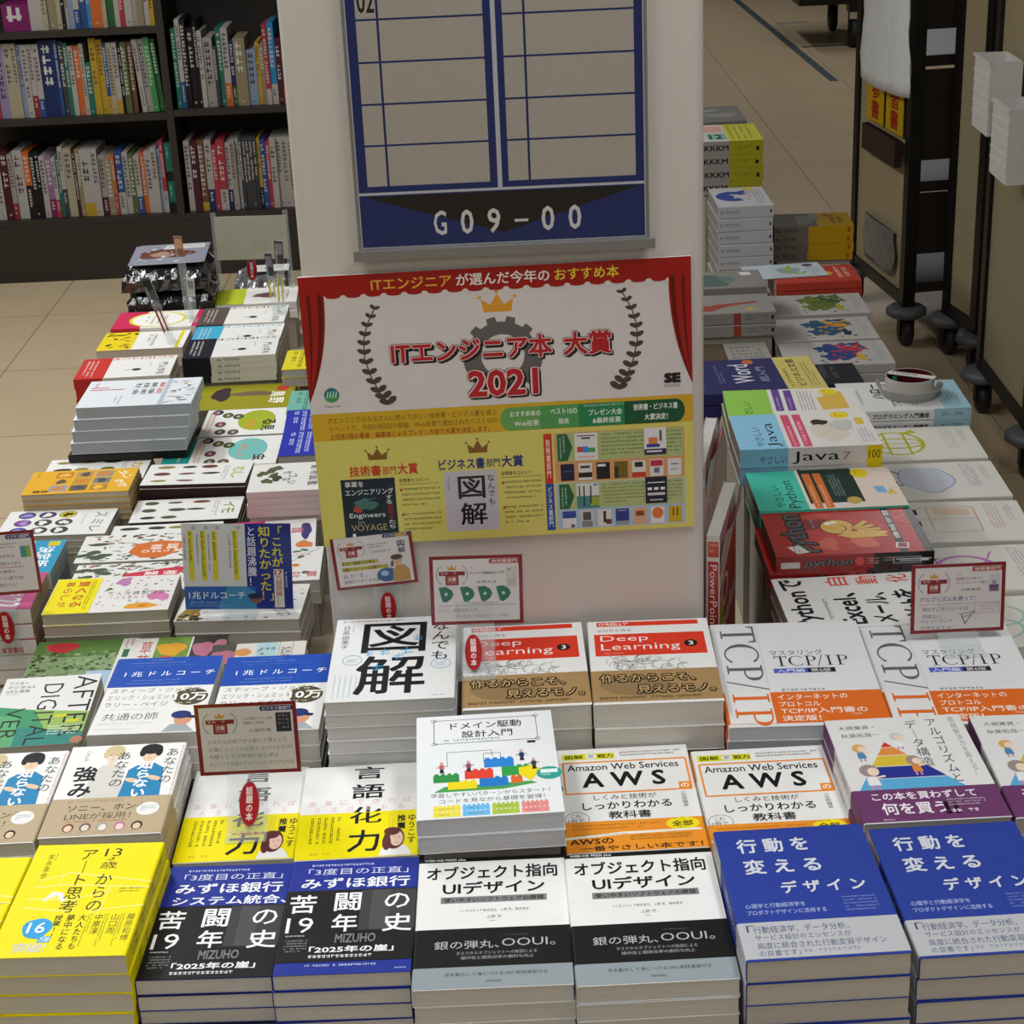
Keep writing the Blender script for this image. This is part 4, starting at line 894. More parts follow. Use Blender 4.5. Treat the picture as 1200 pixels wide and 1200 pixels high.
def pinkb(a): a.R(0, 60, 100, 100, '#b5487a'); a.G(8, 66, 60, 92, 2, '#e8d8de', 3, .7, 6); a.T('22', 70, 70, 92, 90, '#efe4e8', .02); a.blob(40, 30, 20, 12, '#b89ab0', 3); a.G(60, 10, 95, 50, 4, '#777')
sa = Art(); sa.R(30, 0, 70, 100, '#b04a74'); sa.G(34, 30, 66, 70, 1, '#e8d0da', 3, .8)
stack('pinkband', mm('pinkband', .0245, 'F', -90, '#d2cdc6', plain_art(pinkb), None, '#b9a98a'), 5, 'white book with a magenta band at the left edge', 'white books with magenta bands')
def blueb(a): a.R(0, 74, 100, 100, '#2a8fb4'); a.T('決定版', 20, 80, 80, 94, '#e8f0f4', .03); a.R(4, 86, 18, 96, '#c8b82a'); a.blob(50, 30, 30, 16, '#d9d3cc', 3); a.L([(20, 50), (40, 40), (70, 56)], 3, '#b04a44'); a.L([(30, 60), (60, 30)], 3, '#b04a44')
stack('bluetop', mm('bluetop', .029, 'F', -90, '#d6d2cc', plain_art(blueb), None, '#8a9aa2'), 4, 'white book with a cyan band behind the left-hand note', 'white books with cyan bands')

def leaves(seed, title, col, shape, y0=0):
    a = Art(); rg = random.Random(seed)
    for k in range(130):
        x, y = rg.uniform(2, 98), rg.uniform(4, 97); c = rg.choice(['#39472f', '#4c5a3c', '#5a6a44', '#333a30', '#6a7a50', '#8c4a4a'])
        a.E(x, y, rg.uniform(1.2, 5.2), rg.uniform(.8, 2.4), c, 8, rg.uniform(0, 3.1))
    for k in range(6): a.E(rg.uniform(20, 95), rg.uniform(3, 26), 9, 5.5, '#46543a', 12, rg.uniform(0, 3))
    shape(a); return a
def leafA_s(a):
    a.P([(30, 44), (36, 54), (30, 70), (40, 92), (70, 96), (90, 84), (92, 66), (72, 52), (50, 48)], '#c86a2c'); a.V('葉っぱの', 62, 55, 74, 92, '#f2e6da', .01); a.T('検索', 44, 62, 62, 72, '#f2e6da', .02); a.T('図鑑', 44, 76, 62, 86, '#f2e6da', .02)
def leafB_s(a): a.P([(20, 42), (40, 50), (66, 56), (72, 80), (66, 99), (40, 99), (26, 66)], '#c03348'); a.T('葉形', 34, 60, 62, 72, '#f2e6e2', .02); a.T('検索', 34, 76, 62, 88, '#f2e6e2', .02)
stack('leafA', mm('leafA', .02, 'B', -90, '#d8d7d3', leaves(3, '', '', leafA_s), None, '#aaa69c'), 2, 'white leaf guide with an orange leaf-shaped title', 'white leaf guides')
stack('leafB', mm('leafB', .02, 'B', -90, '#d8d7d3', leaves(7, '', '', leafB_s), None, '#aaa69c'), 2, 'white leaf guide with a crimson leaf-shaped title', 'white leaf guides')
def flow(a):
    a.R(0, 0, 100, 100, '#d9d7d3'); rg = random.Random(9)
    for k in range(40): a.E(rg.uniform(3, 97), rg.uniform(40, 98), rg.uniform(.8, 2.4), rg.uniform(.6, 1.5), rg.choice(['#4a5a3a', '#70704a', '#8a8a70', '#b0506a']), 7, rg.uniform(0, 3))
    a.onband(0.4, 37, '#e3d400')
    for i, ch in enumerate('暮らしが'): a.T(ch, 10 + i * 19, 9, 24 + i * 19, 16, '#b83a26', .01)
    for i, ch in enumerate('賢くなる'): a.T(ch, 10 + i * 19, 19, 25 + i * 19, 28, '#b83a26', .02)
    a.G(8, 30, 92, 34, 2, '#5c5414', 3)
    a.oncover()
    a.blob(16, 55, 10, 7, '#b478a8', 3, .45); a.blob(60, 88, 14, 8, '#c878a8', 5, .45); a.blob(86, 78, 9, 12, '#d8962a', 6, .25); a.E(86, 78, 3, 3.5, '#b8741c'); a.P([(30, 46), (42, 50), (36, 42)], '#4a6a3a')
    for i, ch in enumerate('ドイガ鑑図物植'): a.T(ch, 44, 46 + i * 7, 54, 51 + i * 7, '#3a3a3c')
    a.G(58, 50, 64, 90, 8, '#b0605a')
fl_k = mm('flowA', .018, 'B', -90, '#d9d7d3', plain_art(flow), None, '#a9a293')
stack('flowA', fl_k, 3, 'white flower guide with a yellow band, left of the blue notice', 'white flower guides with yellow bands')
def flow2(a):
    rg = random.Random(19)
    for k in range(46): a.E(rg.uniform(3, 97), rg.uniform(3, 98), rg.uniform(.8, 3), rg.uniform(.6, 1.8), rg.choice(['#4a5a3a', '#70704a', '#777', '#b0506a', '#9a9a94']), 7, rg.uniform(0, 3))
    a.blob(78, 10, 14, 9, '#8a7434', 3, .4); a.R(84, 2, 99, 20, '#4a4636'); a.speck(80, 3, 99, 22, 14, ['#c9962a', '#2a2a20', '#d8d4c8'], (1, 2)); a.G(20, 40, 70, 48, 2, '#888')
    for k in range(5): a.ring(70 + k * 4, 80 + k * 2, 6, 4, .6, '#777', 12)
f2_k = mm('flowB', .0205, 'B', -90, '#d9d7d3', plain_art(flow2), None, '#b1aba2')
stack('flowB', f2_k, 3, 'white flower guide stack under the blue notice', 'white flower guides without bands')
def leafR(a):
    a.L([(10, 30), (60, 96)], .5, '#555'); a.L([(4, 70), (50, 98)], .5, '#555'); a.speck(8, 62, 80, 96, 20, ['#5a7a4a', '#c87a3a', '#3f6a5a', '#b0504a'], (1, 3), 4); a.T('の々', 74, 76, 90, 84, '#b8343c', .02); a.T('草', 74, 88, 90, 97, '#b8343c', .02)
stack('leafR', mm('leafR', .02, 'B', -90, '#d6d5d1', plain_art(leafR), None, '#aaa69c'), 2, 'white plant guide with red lettering right of the blue notice', 'white plant guides')
def pinkfl(a):
    a.R(0, 0, 100, 54, '#c43a68'); a.R(84, 0, 100, 10, '#c9a02a')
    for k, (y, s) in enumerate(((12, '花の'), (26, '名前'), (38, '事典'))):
        for i, ch in enumerate(s): a.T(ch, 20 + i * 30, y, 44 + i * 30, y + 10, '#f0e4e8', .02)
    a.G(8, 4, 80, 9, 2, '#ecc4d2'); a.R(44, 48, 100, 54, '#e8dfe2'); a.blob(40, 92, 24, 5, '#3a3a6a', 4, .3); a.T('四季', 30, 60, 46, 76, '#b8405a', .01); a.T('図鑑', 30, 78, 46, 90, '#b8405a', .01); a.blob(86, 66, 9, 5, '#c870a0', 3, .3); a.blob(84, 90, 12, 7, '#c87a4a', 5, .3)
stack('pinkfl', mm('pinkfl', .02, 'B', -90, '#d8d4d4', plain_art(pinkfl), None, '#aaa69c'), 2, 'white flower dictionary with a wide pink band beside the pillar', 'pink-banded flower dictionaries')
def animal(a):
    rg = random.Random(6)
    for k in range(6): a.blob(18 + k * 9, rg.uniform(10, 26), 9, 5, rg.choice(['#4f5a3a', '#5a5240', '#3c4432']), k, .45)
    for i, ch in enumerate('せつない'): a.T(ch, 30 + i * 12, 30 + (i % 2) * 5, 40 + i * 12, 38 + (i % 2) * 5, '#2c2c2c', .02)
    for k, s in enumerate(('動物図鑑', '生きもの')):
        for i, ch in enumerate(s): a.T(ch, 12 + i * 19, 54 + k * 14, 26 + i * 19, 63 + k * 14, '#3a3436', .015)
    a.E(74, 84, 14, 8, '#7fa04a'); a.G(66, 81, 84, 87, 2, '#e0e6d4'); a.R(0, 94, 40, 100, '#b9bf3a')
sa = Art(); sa.R(0, 0, 72, 100, '#c8b4b0'); sa.R(72, 0, 100, 100, '#d3d0cc'); sa.G(4, 30, 14, 70, 1, '#555', 3, .9); sa.G(26, 30, 44, 70, 1, '#666', 4, .9); sa.G(76, 25, 99, 78, 1, '#555', 5, .9, 5)
stack('animal', mm('animal', .0112, 'F', -90, '#d7d5d0', plain_art(animal), sa, '#aaa69c'), 5, 'white animal book with pinkish spines beside the pillar', 'white animal books')

def tan(a):
    for j in range(3):
        for i in range(3):
            x0, y0 = 10 + j * 28, 24 + i * 19
            c = [['#b9772a', '#a98a5a', '#8f8a78'], ['#d0a030', '#b58a2a', '#7d7a70'], ['#8a94a8', '#6a5a44', '#a87a30']][j][i]
            a.R(x0, y0, x0 + 24, y0 + 16, c); a.blob(x0 + 12, y0 + 8, 8, 5, ['#d8b040', '#5a4a34', '#c87a30', '#444a54'][(i + j) % 4], i * 3 + j, .35)
    for i, ch in enumerate('タンポポ'): a.T(ch, 12 + i * 18, 82 + (i % 2) * 5, 28 + i * 18, 92 + (i % 2) * 5, '#efe6cc', .02); 
    a.G(10, 6, 40, 9, 1, '#6a4a10'); a.V('図鑑', 84, 10, 94, 24, '#2c2410', .02)
stack('tan', mm('tan', .0105, 'B', -90, '#d6a224', plain_art(tan), None, '#b9ad93'), 5, 'golden yellow dandelion handbook with nine small photos', 'golden yellow handbooks')
def sumire(a):
    for j in range(3):
        for i in range(3):
            x, y = 20 + j * 30, 18 + i * 19; c = [['#4a4a84', '#4a3474', '#c9b82c'], ['#7a3f86', '#3a3a3a', '#444'], ['#4a4690', '#333', '#3a3a3a']][j][i]
            a.E(x, y, 13, 8, '#2a2a2c'); a.E(x, y, 12, 7.2, c); a.blob(x, y, 7, 4.4, ['#8f86c4', '#e0dcd4', '#d8d4cc'][i % 3] if c != '#c9b82c' else '#3a3416', i + j * 3, .5)
    for i, ch in enumerate('スミレ'): a.T(ch, 14 + i * 28, 82, 34 + i * 28, 92, '#3c3c40', -.004)
    a.G(20, 72, 90, 75, 1, '#999'); a.G(10, 94, 60, 96, 1, '#aaa')
a = Art(); 
stack('sumire', mm('sumire', .0115, 'B', -90, '#d9d8d5', plain_art(sumire), None, '#aea79a'), 3, 'white violet handbook with nine round flower pictures', 'white violet handbooks')
def insects(title, col, seed, n=8):
    def f(a):
        rg = random.Random(seed)
        for k in range(n): a.E(18 + 32 * (k % 3), 16 + (k // 3) * 22 + rg.uniform(-3, 3), rg.uniform(4, 8), rg.uniform(6.5, 9.5), rg.choice(['#4c4a34', '#6a3a30', '#5a6a34', '#33332c', '#8a7a4a']), 12, rg.uniform(-.2, .2))
        for i, ch in enumerate(title): a.T(ch, 24 + i * 26, 83, 48 + i * 26, 94, col, .02)
        a.G(16, 74, 84, 80, 2, '#888', 3)
    return f
stack('owhite', mm('owhite', .011, 'B', -90, '#dad9d6', plain_art(insects('カメ', '#c9a02c', 3)), None, '#aea79a'), 3, 'white handbook with dark insect marks behind the golden one', 'white insect handbooks, dark marks')
stack('hb1', mm('hb1', .008, 'B', -90, '#d9d8d4', plain_art(insects('むし', '#a9a82c', 5)), None, '#3a2624'), 1, 'white slim handbook with a yellow-green title near the grey pile', 'slim insect handbooks')
x1, y1, z1, a1, W1, L1 = PLACE['hb1']
stack('hb1b', BookKind(W1 / 1000, L1 / 1000, .020, 'F', -90, '#2c1d1c', plain_art(insects('', '#fff', 2)), None, '#4a4440'), 2, 'dark shrink-wrapped handbook under the yellow-green titled one', 'dark handbooks', place=(x1, y1, z1 - .0086, a1, W1, L1))
stack('hb2', mm('hb2', .0105, 'B', -90, '#d9d8d4', plain_art(insects('イモ', '#6f8a3c', 8)), None, '#2f2826'), 3, 'white slim handbook with a green title and caterpillars', 'slim insect handbooks')
stack('hb3', mm('hb3', .0105, 'B', -90, '#d9d8d4', plain_art(insects('虫', '#b8304c', 11)), None, '#aea79a'), 3, 'white slim handbook with a crimson title by the leaf guides', 'slim insect handbooks')
def grayb(a):
    a.R(0, 70, 100, 74, '#a9b4be'); a.G(8, 6, 40, 12, 1, '#a04a48'); a.R(34, 4, 37, 34, '#b0504c'); a.R(26, 4, 29, 20, '#b0504c')
    for k, (s, c) in enumerate((('解説', '#c05048'), ('新版', '#2a2a2c'), ('技術', '#2a2a2c'), ('社会', '#2a2a2c'))):
        for i, ch in enumerate(s): a.T(ch, 14 + i * 24, 64 - k * 7, 34 + i * 24, 69 - k * 7, c, .02)
    a.G(60, 30, 94, 38, 2, '#8a8f96'); a.speck(6, 76, 95, 98, 26, ['#6f86a0', '#8a98a4', '#b99a7a', '#4a5a70'], (1.2, 2.8), 6, .7)
gk = mm('gray', .0212, 'R', -90, '#d2d6da', plain_art(grayb), None, '#9aa0a6')
GR = gk
stack('gray', gk, 4, 'pale blue edged white report, in the fanned pile at the left', 'pale blue edged reports', shifts=[(0, 0), (-.006, -.004), (-.012, -.006), (-.016, -.010)], yawj=.3, rnd=.0004)
RISERS.pop() if RISERS and abs(RISERS[-1][0] - PLACE['gray'][0]) < 1e-6 else None
def sci(col, mark=True):
    def f(a):
        a.R(0, 0, 100, 31, col); a.G(12, 6, 88, 20, 3, '#cfcac6', 3, .5, 4)
        vs, fs, a0, a1, b0, b1 = glyphs('SCIENCE', .01)
        a.cur.append(([(3 + (y - b0) / (b1 - b0) * 9, 31 + (x - a0) / (a1 - a0) * 66) for x, y in vs], fs, col))
        for i, ch in enumerate('科学入門'): a.T(ch, 80 - i * 15, 84, 92 - i * 15, 93, '#2c2c30', .01)
        a.G(30, 74, 60, 77, 1, '#777'); a.E(64, 62, 6, 5, '#2c2a2a', 12); a.L([(64, 56), (64, 50)], 1.6, '#2c2a2a'); a.G(36, 44, 46, 46, 1, '#888')
    return f
def sci_sp(col):
    sa = Art(); sa.R(0, 0, 30, 100, col); sa.R(30, 0, 100, 100, '#c9c4b8'); sa.G(37, 28, 72, 72, 1, '#33302c', 3, .9, 4); sa.G(77, 30, 97, 70, 1, '#55524c', 4, .9); return sa
stack('redsci', mm('redsci', .021, 'F', -90, '#d9d7d2', plain_art(sci('#b9302a')), sci_sp('#b9302a'), '#b1aba2'), 3, 'white science paperback with a red end behind the fanned pile', 'science paperbacks, red')
stack('browns', mm('browns', .018, 'F', -90, '#d9d7d2', plain_art(sci('#574a44')), sci_sp('#574a44'), '#b1aba2'), 2, 'white science paperback with a brown end', 'science paperbacks, brown')
stack('cyans', mm('cyans', .018, 'F', -90, '#d9d7d2', plain_art(sci('#3f9fc0')), sci_sp('#3f9fc0'), '#b1aba2'), 2, 'white science paperback with a sky blue end', 'science paperbacks, blue')
stack('blacksci', mm('blacksci', .0133, 'F', -90, '#d6d4d2', plain_art(sci('#1e1c26')), sci_sp('#1e1c22'), '#b1aba2'), 4, 'white science paperback with a black end', 'science paperbacks, black')
def yell(a): a.R(0, 0, 100, 40, '#d8bf1c'); a.speck(8, 6, 90, 38, 18, ['#2a2416', '#6a5a14', '#a83a2a'], (1.5, 4), 5, .8); a.blob(50, 60, 38, 16, '#dcdad6', 3, .2); a.G(20, 54, 84, 66, 2, '#4a4a4a', 3, .6, 6); a.R(0, 90, 100, 94, '#d8bf1c')
stack('yell', mm('yell', .02, 'B', -90, '#dcdad6', plain_art(yell), None, '#b9aea0'), 2, 'yellow and white paperback between the red and pink ones', 'yellow and white paperbacks')
def pinko(a): a.R(0, 0, 100, 34, '#bf2c52'); a.E(50, 50, 44, 34, '#d3c62a'); a.E(50, 50, 40, 30, '#e3e0dc'); a.G(24, 36, 76, 64, 4, '#8a8a4a', 3, .5, 6); a.R(0, 94, 100, 100, '#bf2c52')
sa = Art(); sa.R(0, 0, 34, 100, '#b52a4c'); sa.R(34, 0, 100, 100, '#cfc9c2'); sa.G(50, 30, 90, 70, 1, '#555')
stack('pinkoval', mm('pinkoval', .024, 'F', -90, '#dcd8d4', plain_art(pinko), sa, '#b9aea0'), 2, 'crimson and white paperback with an oval panel', 'crimson oval paperbacks')
def lime(a): a.R(0, 0, 100, 36, '#a8b42a'); a.blob(50, 58, 14, 16, '#6a4a54', 3, .4); a.G(20, 80, 80, 92, 2, '#666')
stack('lime', mm('lime', .02, 'F', -90, '#d6d3cd', plain_art(lime), None, '#b9aea0'), 2, 'lime green and white paperback below the silver pack', 'lime green paperbacks')
def inner(c, c2): 
    def f(a): a.G(8, 10, 90, 40, 3, c2, 3, .6, 6); a.G(10, 56, 80, 84, 3, c2, 5, .6, 5)
    return f
RISERS[:] = [r_ for r_ in RISERS if not (abs(r_[0] - PLACE['hb1'][0]) < 1e-6 and r_[5] > PLACE['hb1'][2] - .0095)]
for key, c, c2, lab in (('yellin', '#d2c428', '#5a5414', 'yellow booklet between the black science stack and pillar'), ('tealin', '#6fa898', '#3a6a60', 'teal booklet at the left edge of the pillar'), ('blue1', '#2a34a0', '#c0c6e6', 'royal blue booklet at the pillar, behind its twin'), ('blue2', '#2a34a0', '#c0c6e6', 'royal blue booklet at the pillar, the nearer of two')):
    stack(key, mm(key, .018, 'B', -90, c, plain_art(inner(c, c2)), None, '#a9a59f'), 2, lab, 'booklets tucked against the pillar')
def olive(a):
    a.blob(40, 30, 24, 10, '#3a2c30', 3, .3); a.blob(40, 62, 10, 22, '#6a5a44', 5, .25)
    for i, ch in enumerate('野鳥'): a.T(ch, 60 - i * 26, 78, 82 - i * 26, 92, '#efeee4', .02)
    a.E(22, 88, 11, 6, '#b83a2a')
stack('olive', mm('olive', .02, 'B', -90, '#8f8a1e', plain_art(olive), None, '#a9a59f'), 2, 'olive green bird book behind the insect guides', 'olive bird books')
def ins(c1, oval, t1, t2):
    def f(a):
        a.E(46, 72, 38, 17, oval)
        for i, ch in enumerate(t1): a.T(ch, 66 - i * 22, 78, 86 - i * 22, 90, '#2a2a24', .03)
        for i, ch in enumerate(t2): a.T(ch, 62 - i * 16, 64, 74 - i * 16, 71, '#d88a3a', .02)
        for (x, y, c) in ((86, 42, '#4a4a44'), (58, 40, '#7a3a40'), (24, 44, '#5a5a3c'), (88, 54, '#6a5a50'), (12, 34, '#3a2a5a'), (30, 54, '#4a5a34')): a.E(x, y, 10, 5, '#2e2e2a'); a.E(x, y, 8.6, 4, c); a.E(x, y, 4, 1.6, '#b5a890', 8)
        a.R(0, 0, 100, 24, c1); a.G(20, 8, 80, 18, 2, '#d8c86a', 3, .6, 6); a.G(10, 27, 90, 34, 2, '#c98a6a', 4, .7, 4)
    return f
stack('insect1', mm('insect1', .018, 'B', -90, '#dad9d5', plain_art(ins('#3a3424', '#9aa82c', '見る', '図鑑')), None, '#a9a59f'), 2, 'white insect guide with a lime oval title', 'white insect guides with ovals')
stack('insect2', mm('insect2', .018, 'B', -90, '#dad9d5', plain_art(ins('#1f8a88', '#6fb0ac', '虫', 'ふしぎ')), None, '#a9a59f'), 2, 'white insect guide with a teal end and teal oval title', 'white insect guides with ovals')
# ------------------------------------------------------------------ room shell
def struct(name, mb, mat, **k):
    o = mb.build(name, mat, **k); o['kind'] = 'structure'; return o
X0, X1, Y0, Y1 = -4.2, 5.6, -3.2, 16.5
b = MB(); b.box(X0, Y0, -0.06, X1, Y1, 0); struct('floor', b, M_FLOOR)
b = MB(); b.box(X0, Y0, CEIL, X1, Y1, CEIL + .06); struct('ceiling', b, M_CEIL)
b = MB(); b.box(X0 - .1, Y0, 0, X0, Y1, CEIL); struct('wall_left', b, M_WALL)
b = MB(); b.box(X1, Y0, 0, X1 + .1, Y1, CEIL); struct('wall_right', b, M_WALL)
b = MB(); b.box(X0, Y1, 0, X1, Y1 + .1, CEIL); struct('wall_back', b, M_WALL)
b = MB(); b.box(X0, Y0 - .1, 0, X1, Y0, CEIL); struct('wall_front', b, M_WALL)
CX0, CX1, CY0, CY1 = -.2305, .2345, 2.016, 2.36
b = MB(); rr = .012; poly = []
for (cx, cy, a0) in ((CX0 + rr, CY0 + rr, 180), (CX1 - rr, CY0 + rr, 270), (CX1 - rr, CY1 - rr, 0), (CX0 + rr, CY1 - rr, 90)):
    for k in range(5): t = R(a0 + k * 22.5); poly.append((cx + rr * math.cos(t), cy + rr * math.sin(t)))
b.prism(poly, 0, CEIL - .001); col_o = struct('column', b, M_COLUMN)
# display island under the books
TABLES = []
for nm_, (xa_, ya_, xb_, yb_), lab_ in (('front', (-1.05, 1.15, .95, CY0 - .003), 'low display table under the front rows of books'), ('left', (-.872, CY0 - .001, CX0 - .003, 4.22), 'low display table under the left-hand wing of books'), ('right', (CX1 + .003, CY0 - .001, .79, 4.87), 'low display table under the right-hand wing of books')):
    o = tag(empty('display_table', (0, 0, 0)), lab_, 'table', 'display tables round the pillar'); TABLES.append(((xa_, ya_, xb_, yb_), o))
    b = MB(); b.box(xa_, ya_, .345, xb_, yb_, TABLE_Z - .0008); b.build('table_top', M_TABLE, o)
    b = MB(); b.box(xa_ + .05, ya_ + .05, 0, xb_ - .05, yb_ - .05, .3448); b.build('plinth', M_WOOD, o)
def table_at(x, y):
    return TABLES[0][1] if y < CY0 else (TABLES[1][1] if x < 0 else TABLES[2][1])
for (x, y, a, w, l, z) in RISERS:
    b = MB(); b.box(-w / 2, -l / 2, TABLE_Z, w / 2, l / 2, z); b.build('riser', M_RISER, table_at(x, y), loc=(x, y, 0), rot=(0, 0, a))

# ------------------------------------------------------------------ flat printed sheets
def sheet(name, w, h, th, edge, art, parent=None, loc=None, rot=None, mat=None, bulge=0.0, n=1):
    """upright board: x right, z up, printed on the side facing -y, origin bottom centre"""
    b = MB()
    def fn(u, v, hh):
        x = (u / 100 - .5) * w; return (x, -th - hh - bulge * (1 - (2 * u / 100 - 1) ** 2), h * (1 - v / 100))
    if bulge:
        N = 12
        for i in range(N):
            u0, u1 = 100 * i / N, 100 * (i + 1) / N
            p = [fn(u0, 100, 0), fn(u1, 100, 0), fn(u1, 0, 0), fn(u0, 0, 0)]
            q = [(x, y + th, z) for x, y, z in p]
            b.add(p + q, [(0, 1, 2, 3), (5, 4, 7, 6), (4, 5, 1, 0), (3, 2, 6, 7), (4, 0, 3, 7), (1, 5, 6, 2)], edge)
    else: b.box(-w / 2, -th, 0, w / 2, 0, h, edge)
    put_art(b, art.cover, fn)
    return b.build(name, mat or M_PRINT, parent, loc=loc, rot=rot)

# award poster --------------------------------------------------------------
def crown(a, cx, y0, y1, w, c):
    h = y1 - y0
    a.P([(cx - w * .4, y1), (cx - w * .46, y0 + h * .38), (cx - w * .2, y0 + h * .66), (cx, y0 + h * .14), (cx + w * .2, y0 + h * .66), (cx + w * .46, y0 + h * .38), (cx + w * .4, y1)], c)
    a.cover[-1] = (a.cover[-1][0], [(0, 1, 2), (0, 2, 6), (2, 4, 6), (2, 3, 4), (4, 5, 6)], c)
    for dx, yy in ((-.5, y0 + h * .3), (0, y0 + h * .06), (.5, y0 + h * .3)): a.E(cx + dx * w, yy, w * .06, h * .07, c, 10)
def laurel(a, pts, flip, c):
    a.L(pts, .35, c)
    n = 12
    for k in range(n):
        t = k / (n - 1) * (len(pts) - 1); i = min(int(t), len(pts) - 2); f = t - i
        x = pts[i][0] + (pts[i + 1][0] - pts[i][0]) * f; y = pts[i][1] + (pts[i + 1][1] - pts[i][1]) * f
        s = .55 + .45 * k / n
        for sd in (-1, 1):
            ang = (-.75 if sd > 0 else PI + .75) + (-.5 + 1.0 * k / n) * flip * -.6
            ex, ey = x + math.cos(ang) * 1.35 * s, y + math.sin(ang) * 1.9 * s
            a.E(ex, ey, 1.75 * s, 1.05 * s, c, 12, ang)
def mini(a, x0, y0, x1, y1, bg, items):
    a.R(x0, y0, x1, y1, bg)
    for (u0, v0, u1, v1, c) in items: a.R(x0 + u0 * (x1 - x0), y0 + v0 * (y1 - y0), x0 + u1 * (x1 - x0), y0 + v1 * (y1 - y0), c)
def zukai_mini(a, x0, y0, x1, y1):
    w, h = x1 - x0, y1 - y0; X = lambda u: x0 + u * w; Y = lambda v: y0 + v * h
    a.R(x0, y0, x1, y1, '#b4aeb4'); a.T('図', X(.26), Y(.09), X(.77), Y(.46), '#151517', .02); a.T('解', X(.28), Y(.53), X(.78), Y(.9), '#151517', .02); a.V('なんでも', X(.82), Y(.08), X(.95), Y(.58), '#151517', .01); a.GV(X(.07), Y(.1), X(.13), Y(.4), 1, '#333', 3)
A = Art(); RD = '#93140f'; DR = '#560b09'
A.R(0, 0, 100, 100, '#c9c2c0')
A.R(0, 0, 100, 6.6, RD)
for i in range(17):
    cx = 6 + (i + .5) * 88.4 / 17; A.E(cx, 6.4, 2.75, 1.7, RD, 20)
for i in range(18):
    cx = 6 + i * 88.4 / 17; A.E(cx, 8.0, .9, 1.1, '#c9c2c0', 12)
def curt(x0, x1, s):
    top = 6.4; pts_o = []; pts = []
    for k in range(13):
        t = k / 12; y = top + t * 39; w = (x1 - x0) * (1 - t ** 2.2)
        pts.append((x0 + w if s > 0 else x1 - w, y))
    A.P(([(x0, top)] if s > 0 else [(x1, top)]) + pts, RD)
    for (f0, f1) in ((.30, .42), (.72, .92)):
        q = []; q2 = []
        for (px, y) in pts:
            w = (px - x0) if s > 0 else (x1 - px)
            q.append((x0 + w * f0 if s > 0 else x1 - w * f0, y)); q2.append((x0 + w * f1 if s > 0 else x1 - w * f1, y))
        for i in range(12): A.P([q[i], q2[i], q2[i + 1], q[i + 1]], DR)
curt(0, 6.3, 1); curt(94.2, 100, -1)
A.T('ITエンジニア', 18.5, 1.8, 39, 5.9, '#d9a63c', .02); A.T('が選んだ今年の', 40.2, 1.6, 64, 6.0, '#e4ddd8', .02); A.T('おすすめ本', 65.3, 1.6, 81.7, 5.9, '#dfc03a', .02)
# gear
gr = '#5b5856'; gx, gy = 51, 31.5
for k in range(12):
    t = k * PI / 6 + .26; ct, st = math.cos(t), math.sin(t)
    pts = []
    for (r, d) in ((8.6, -.16), (10.4, -.11), (10.4, .11), (8.6, .16)): pts.append((gx + r * math.cos(t + d), gy + r * 1.36 * math.sin(t + d)))
    A.P(pts, gr)
A.ring(gx, gy, 9, 12.2, 3.4, gr, 40, wy=4.6)
crown(A, 50.3, 8.2, 15.8, 9, '#cf8f2c')
lp = [(18.8, 12.5), (16.6, 18), (15.4, 24), (15.3, 30), (16.6, 37), (18.6, 43), (20.8, 47)]
laurel(A, lp, 1, '#453c2e'); laurel(A, [(100.6 - x + .6, y - 1) for x, y in lp], -1, '#453c2e')
def logo(s, x0, y0, x1, y1):
    A.T(s, x0 + .5, y0 + .7, x1 + .5, y1 + .7, '#1c1416', .085); A.T(s, x0 - .1, y0 - .1, x1 + .1, y1 + .1, '#1c1416', .085); A.T(s, x0, y0, x1, y1, '#d6bcb8', .06); A.T(s, x0 + .2, y0 + .25, x1 - .2, y1 - .25, '#a81c24', .035)
logo('ITエンジニア本', 22, 24.2, 64, 33); logo('大賞', 66.6, 24, 79.4, 33); logo('2021', 41.4, 36.2, 60, 46.4)
A.E(5.9, 42.6, 2, 2.7, '#1f6a6a'); A.E(5.9, 43.6, 1.8, 1.6, '#3f8a4a')
for k in range(4): A.L([(4.6 + k * .75, 43.6), (5.0 + k * .75, 41.2)], .25, '#bcd8d4')
A.T('Developers Summit', 4, 46.2, 8, 47.4, '#222'); A.T('SE', 92.6, 41.2, 96.9, 44.8, '#161616', .06); A.T('SHOEISHA', 92.6, 45.4, 96.9, 46.4, '#333')
A.R(0, 49.4, 100, 59.6, '#c09a22'); A.R(0, 59.6, 100, 100, '#c6bd60')
br = '#5a3a08'
A.T('ITエンジニアのみなさんに読んでほしい技術書・ビジネス書を選ぶ', 4.4, 51, 48.5, 53.2, br, .0); A.T('イベントで、今回が8回目の開催。Web投票で選出されたベスト10の', 4.4, 54, 48.5, 56.2, br, .0)
A.T('上位各3冊の著者・編集者によるプレゼン大会で大賞を決定します。', 4.4, 57, 46.5, 59.2, '#8a1a12', .012)
for (x0, x1, c) in ((52, 62, '#5f9650'), (60, 71, '#4b8d4e'), (70, 83, '#1d7a48'), (82, 95.5, '#124c2c')):
    A.P([(x0, 50.8), (x1, 50.8), (x1 + 1.2, 55.2), (x1, 59.4), (x0, 59.4)], c)
A.E(52, 55.1, 2.6, 4.3, '#5f9650'); A.E(95.5, 55.1, 2.4, 4.3, '#124c2c')
wt = '#dfe6dc'
A.T('おすすめ本の', 52, 52.2, 60, 54.4, wt, .01); A.T('Web投票', 53, 55.8, 59.4, 58, wt, .01); A.T('ベスト10の', 62.6, 52, 69.6, 54.2, wt, .015); A.T('発表', 64.6, 55.8, 67.4, 58, wt, .015)
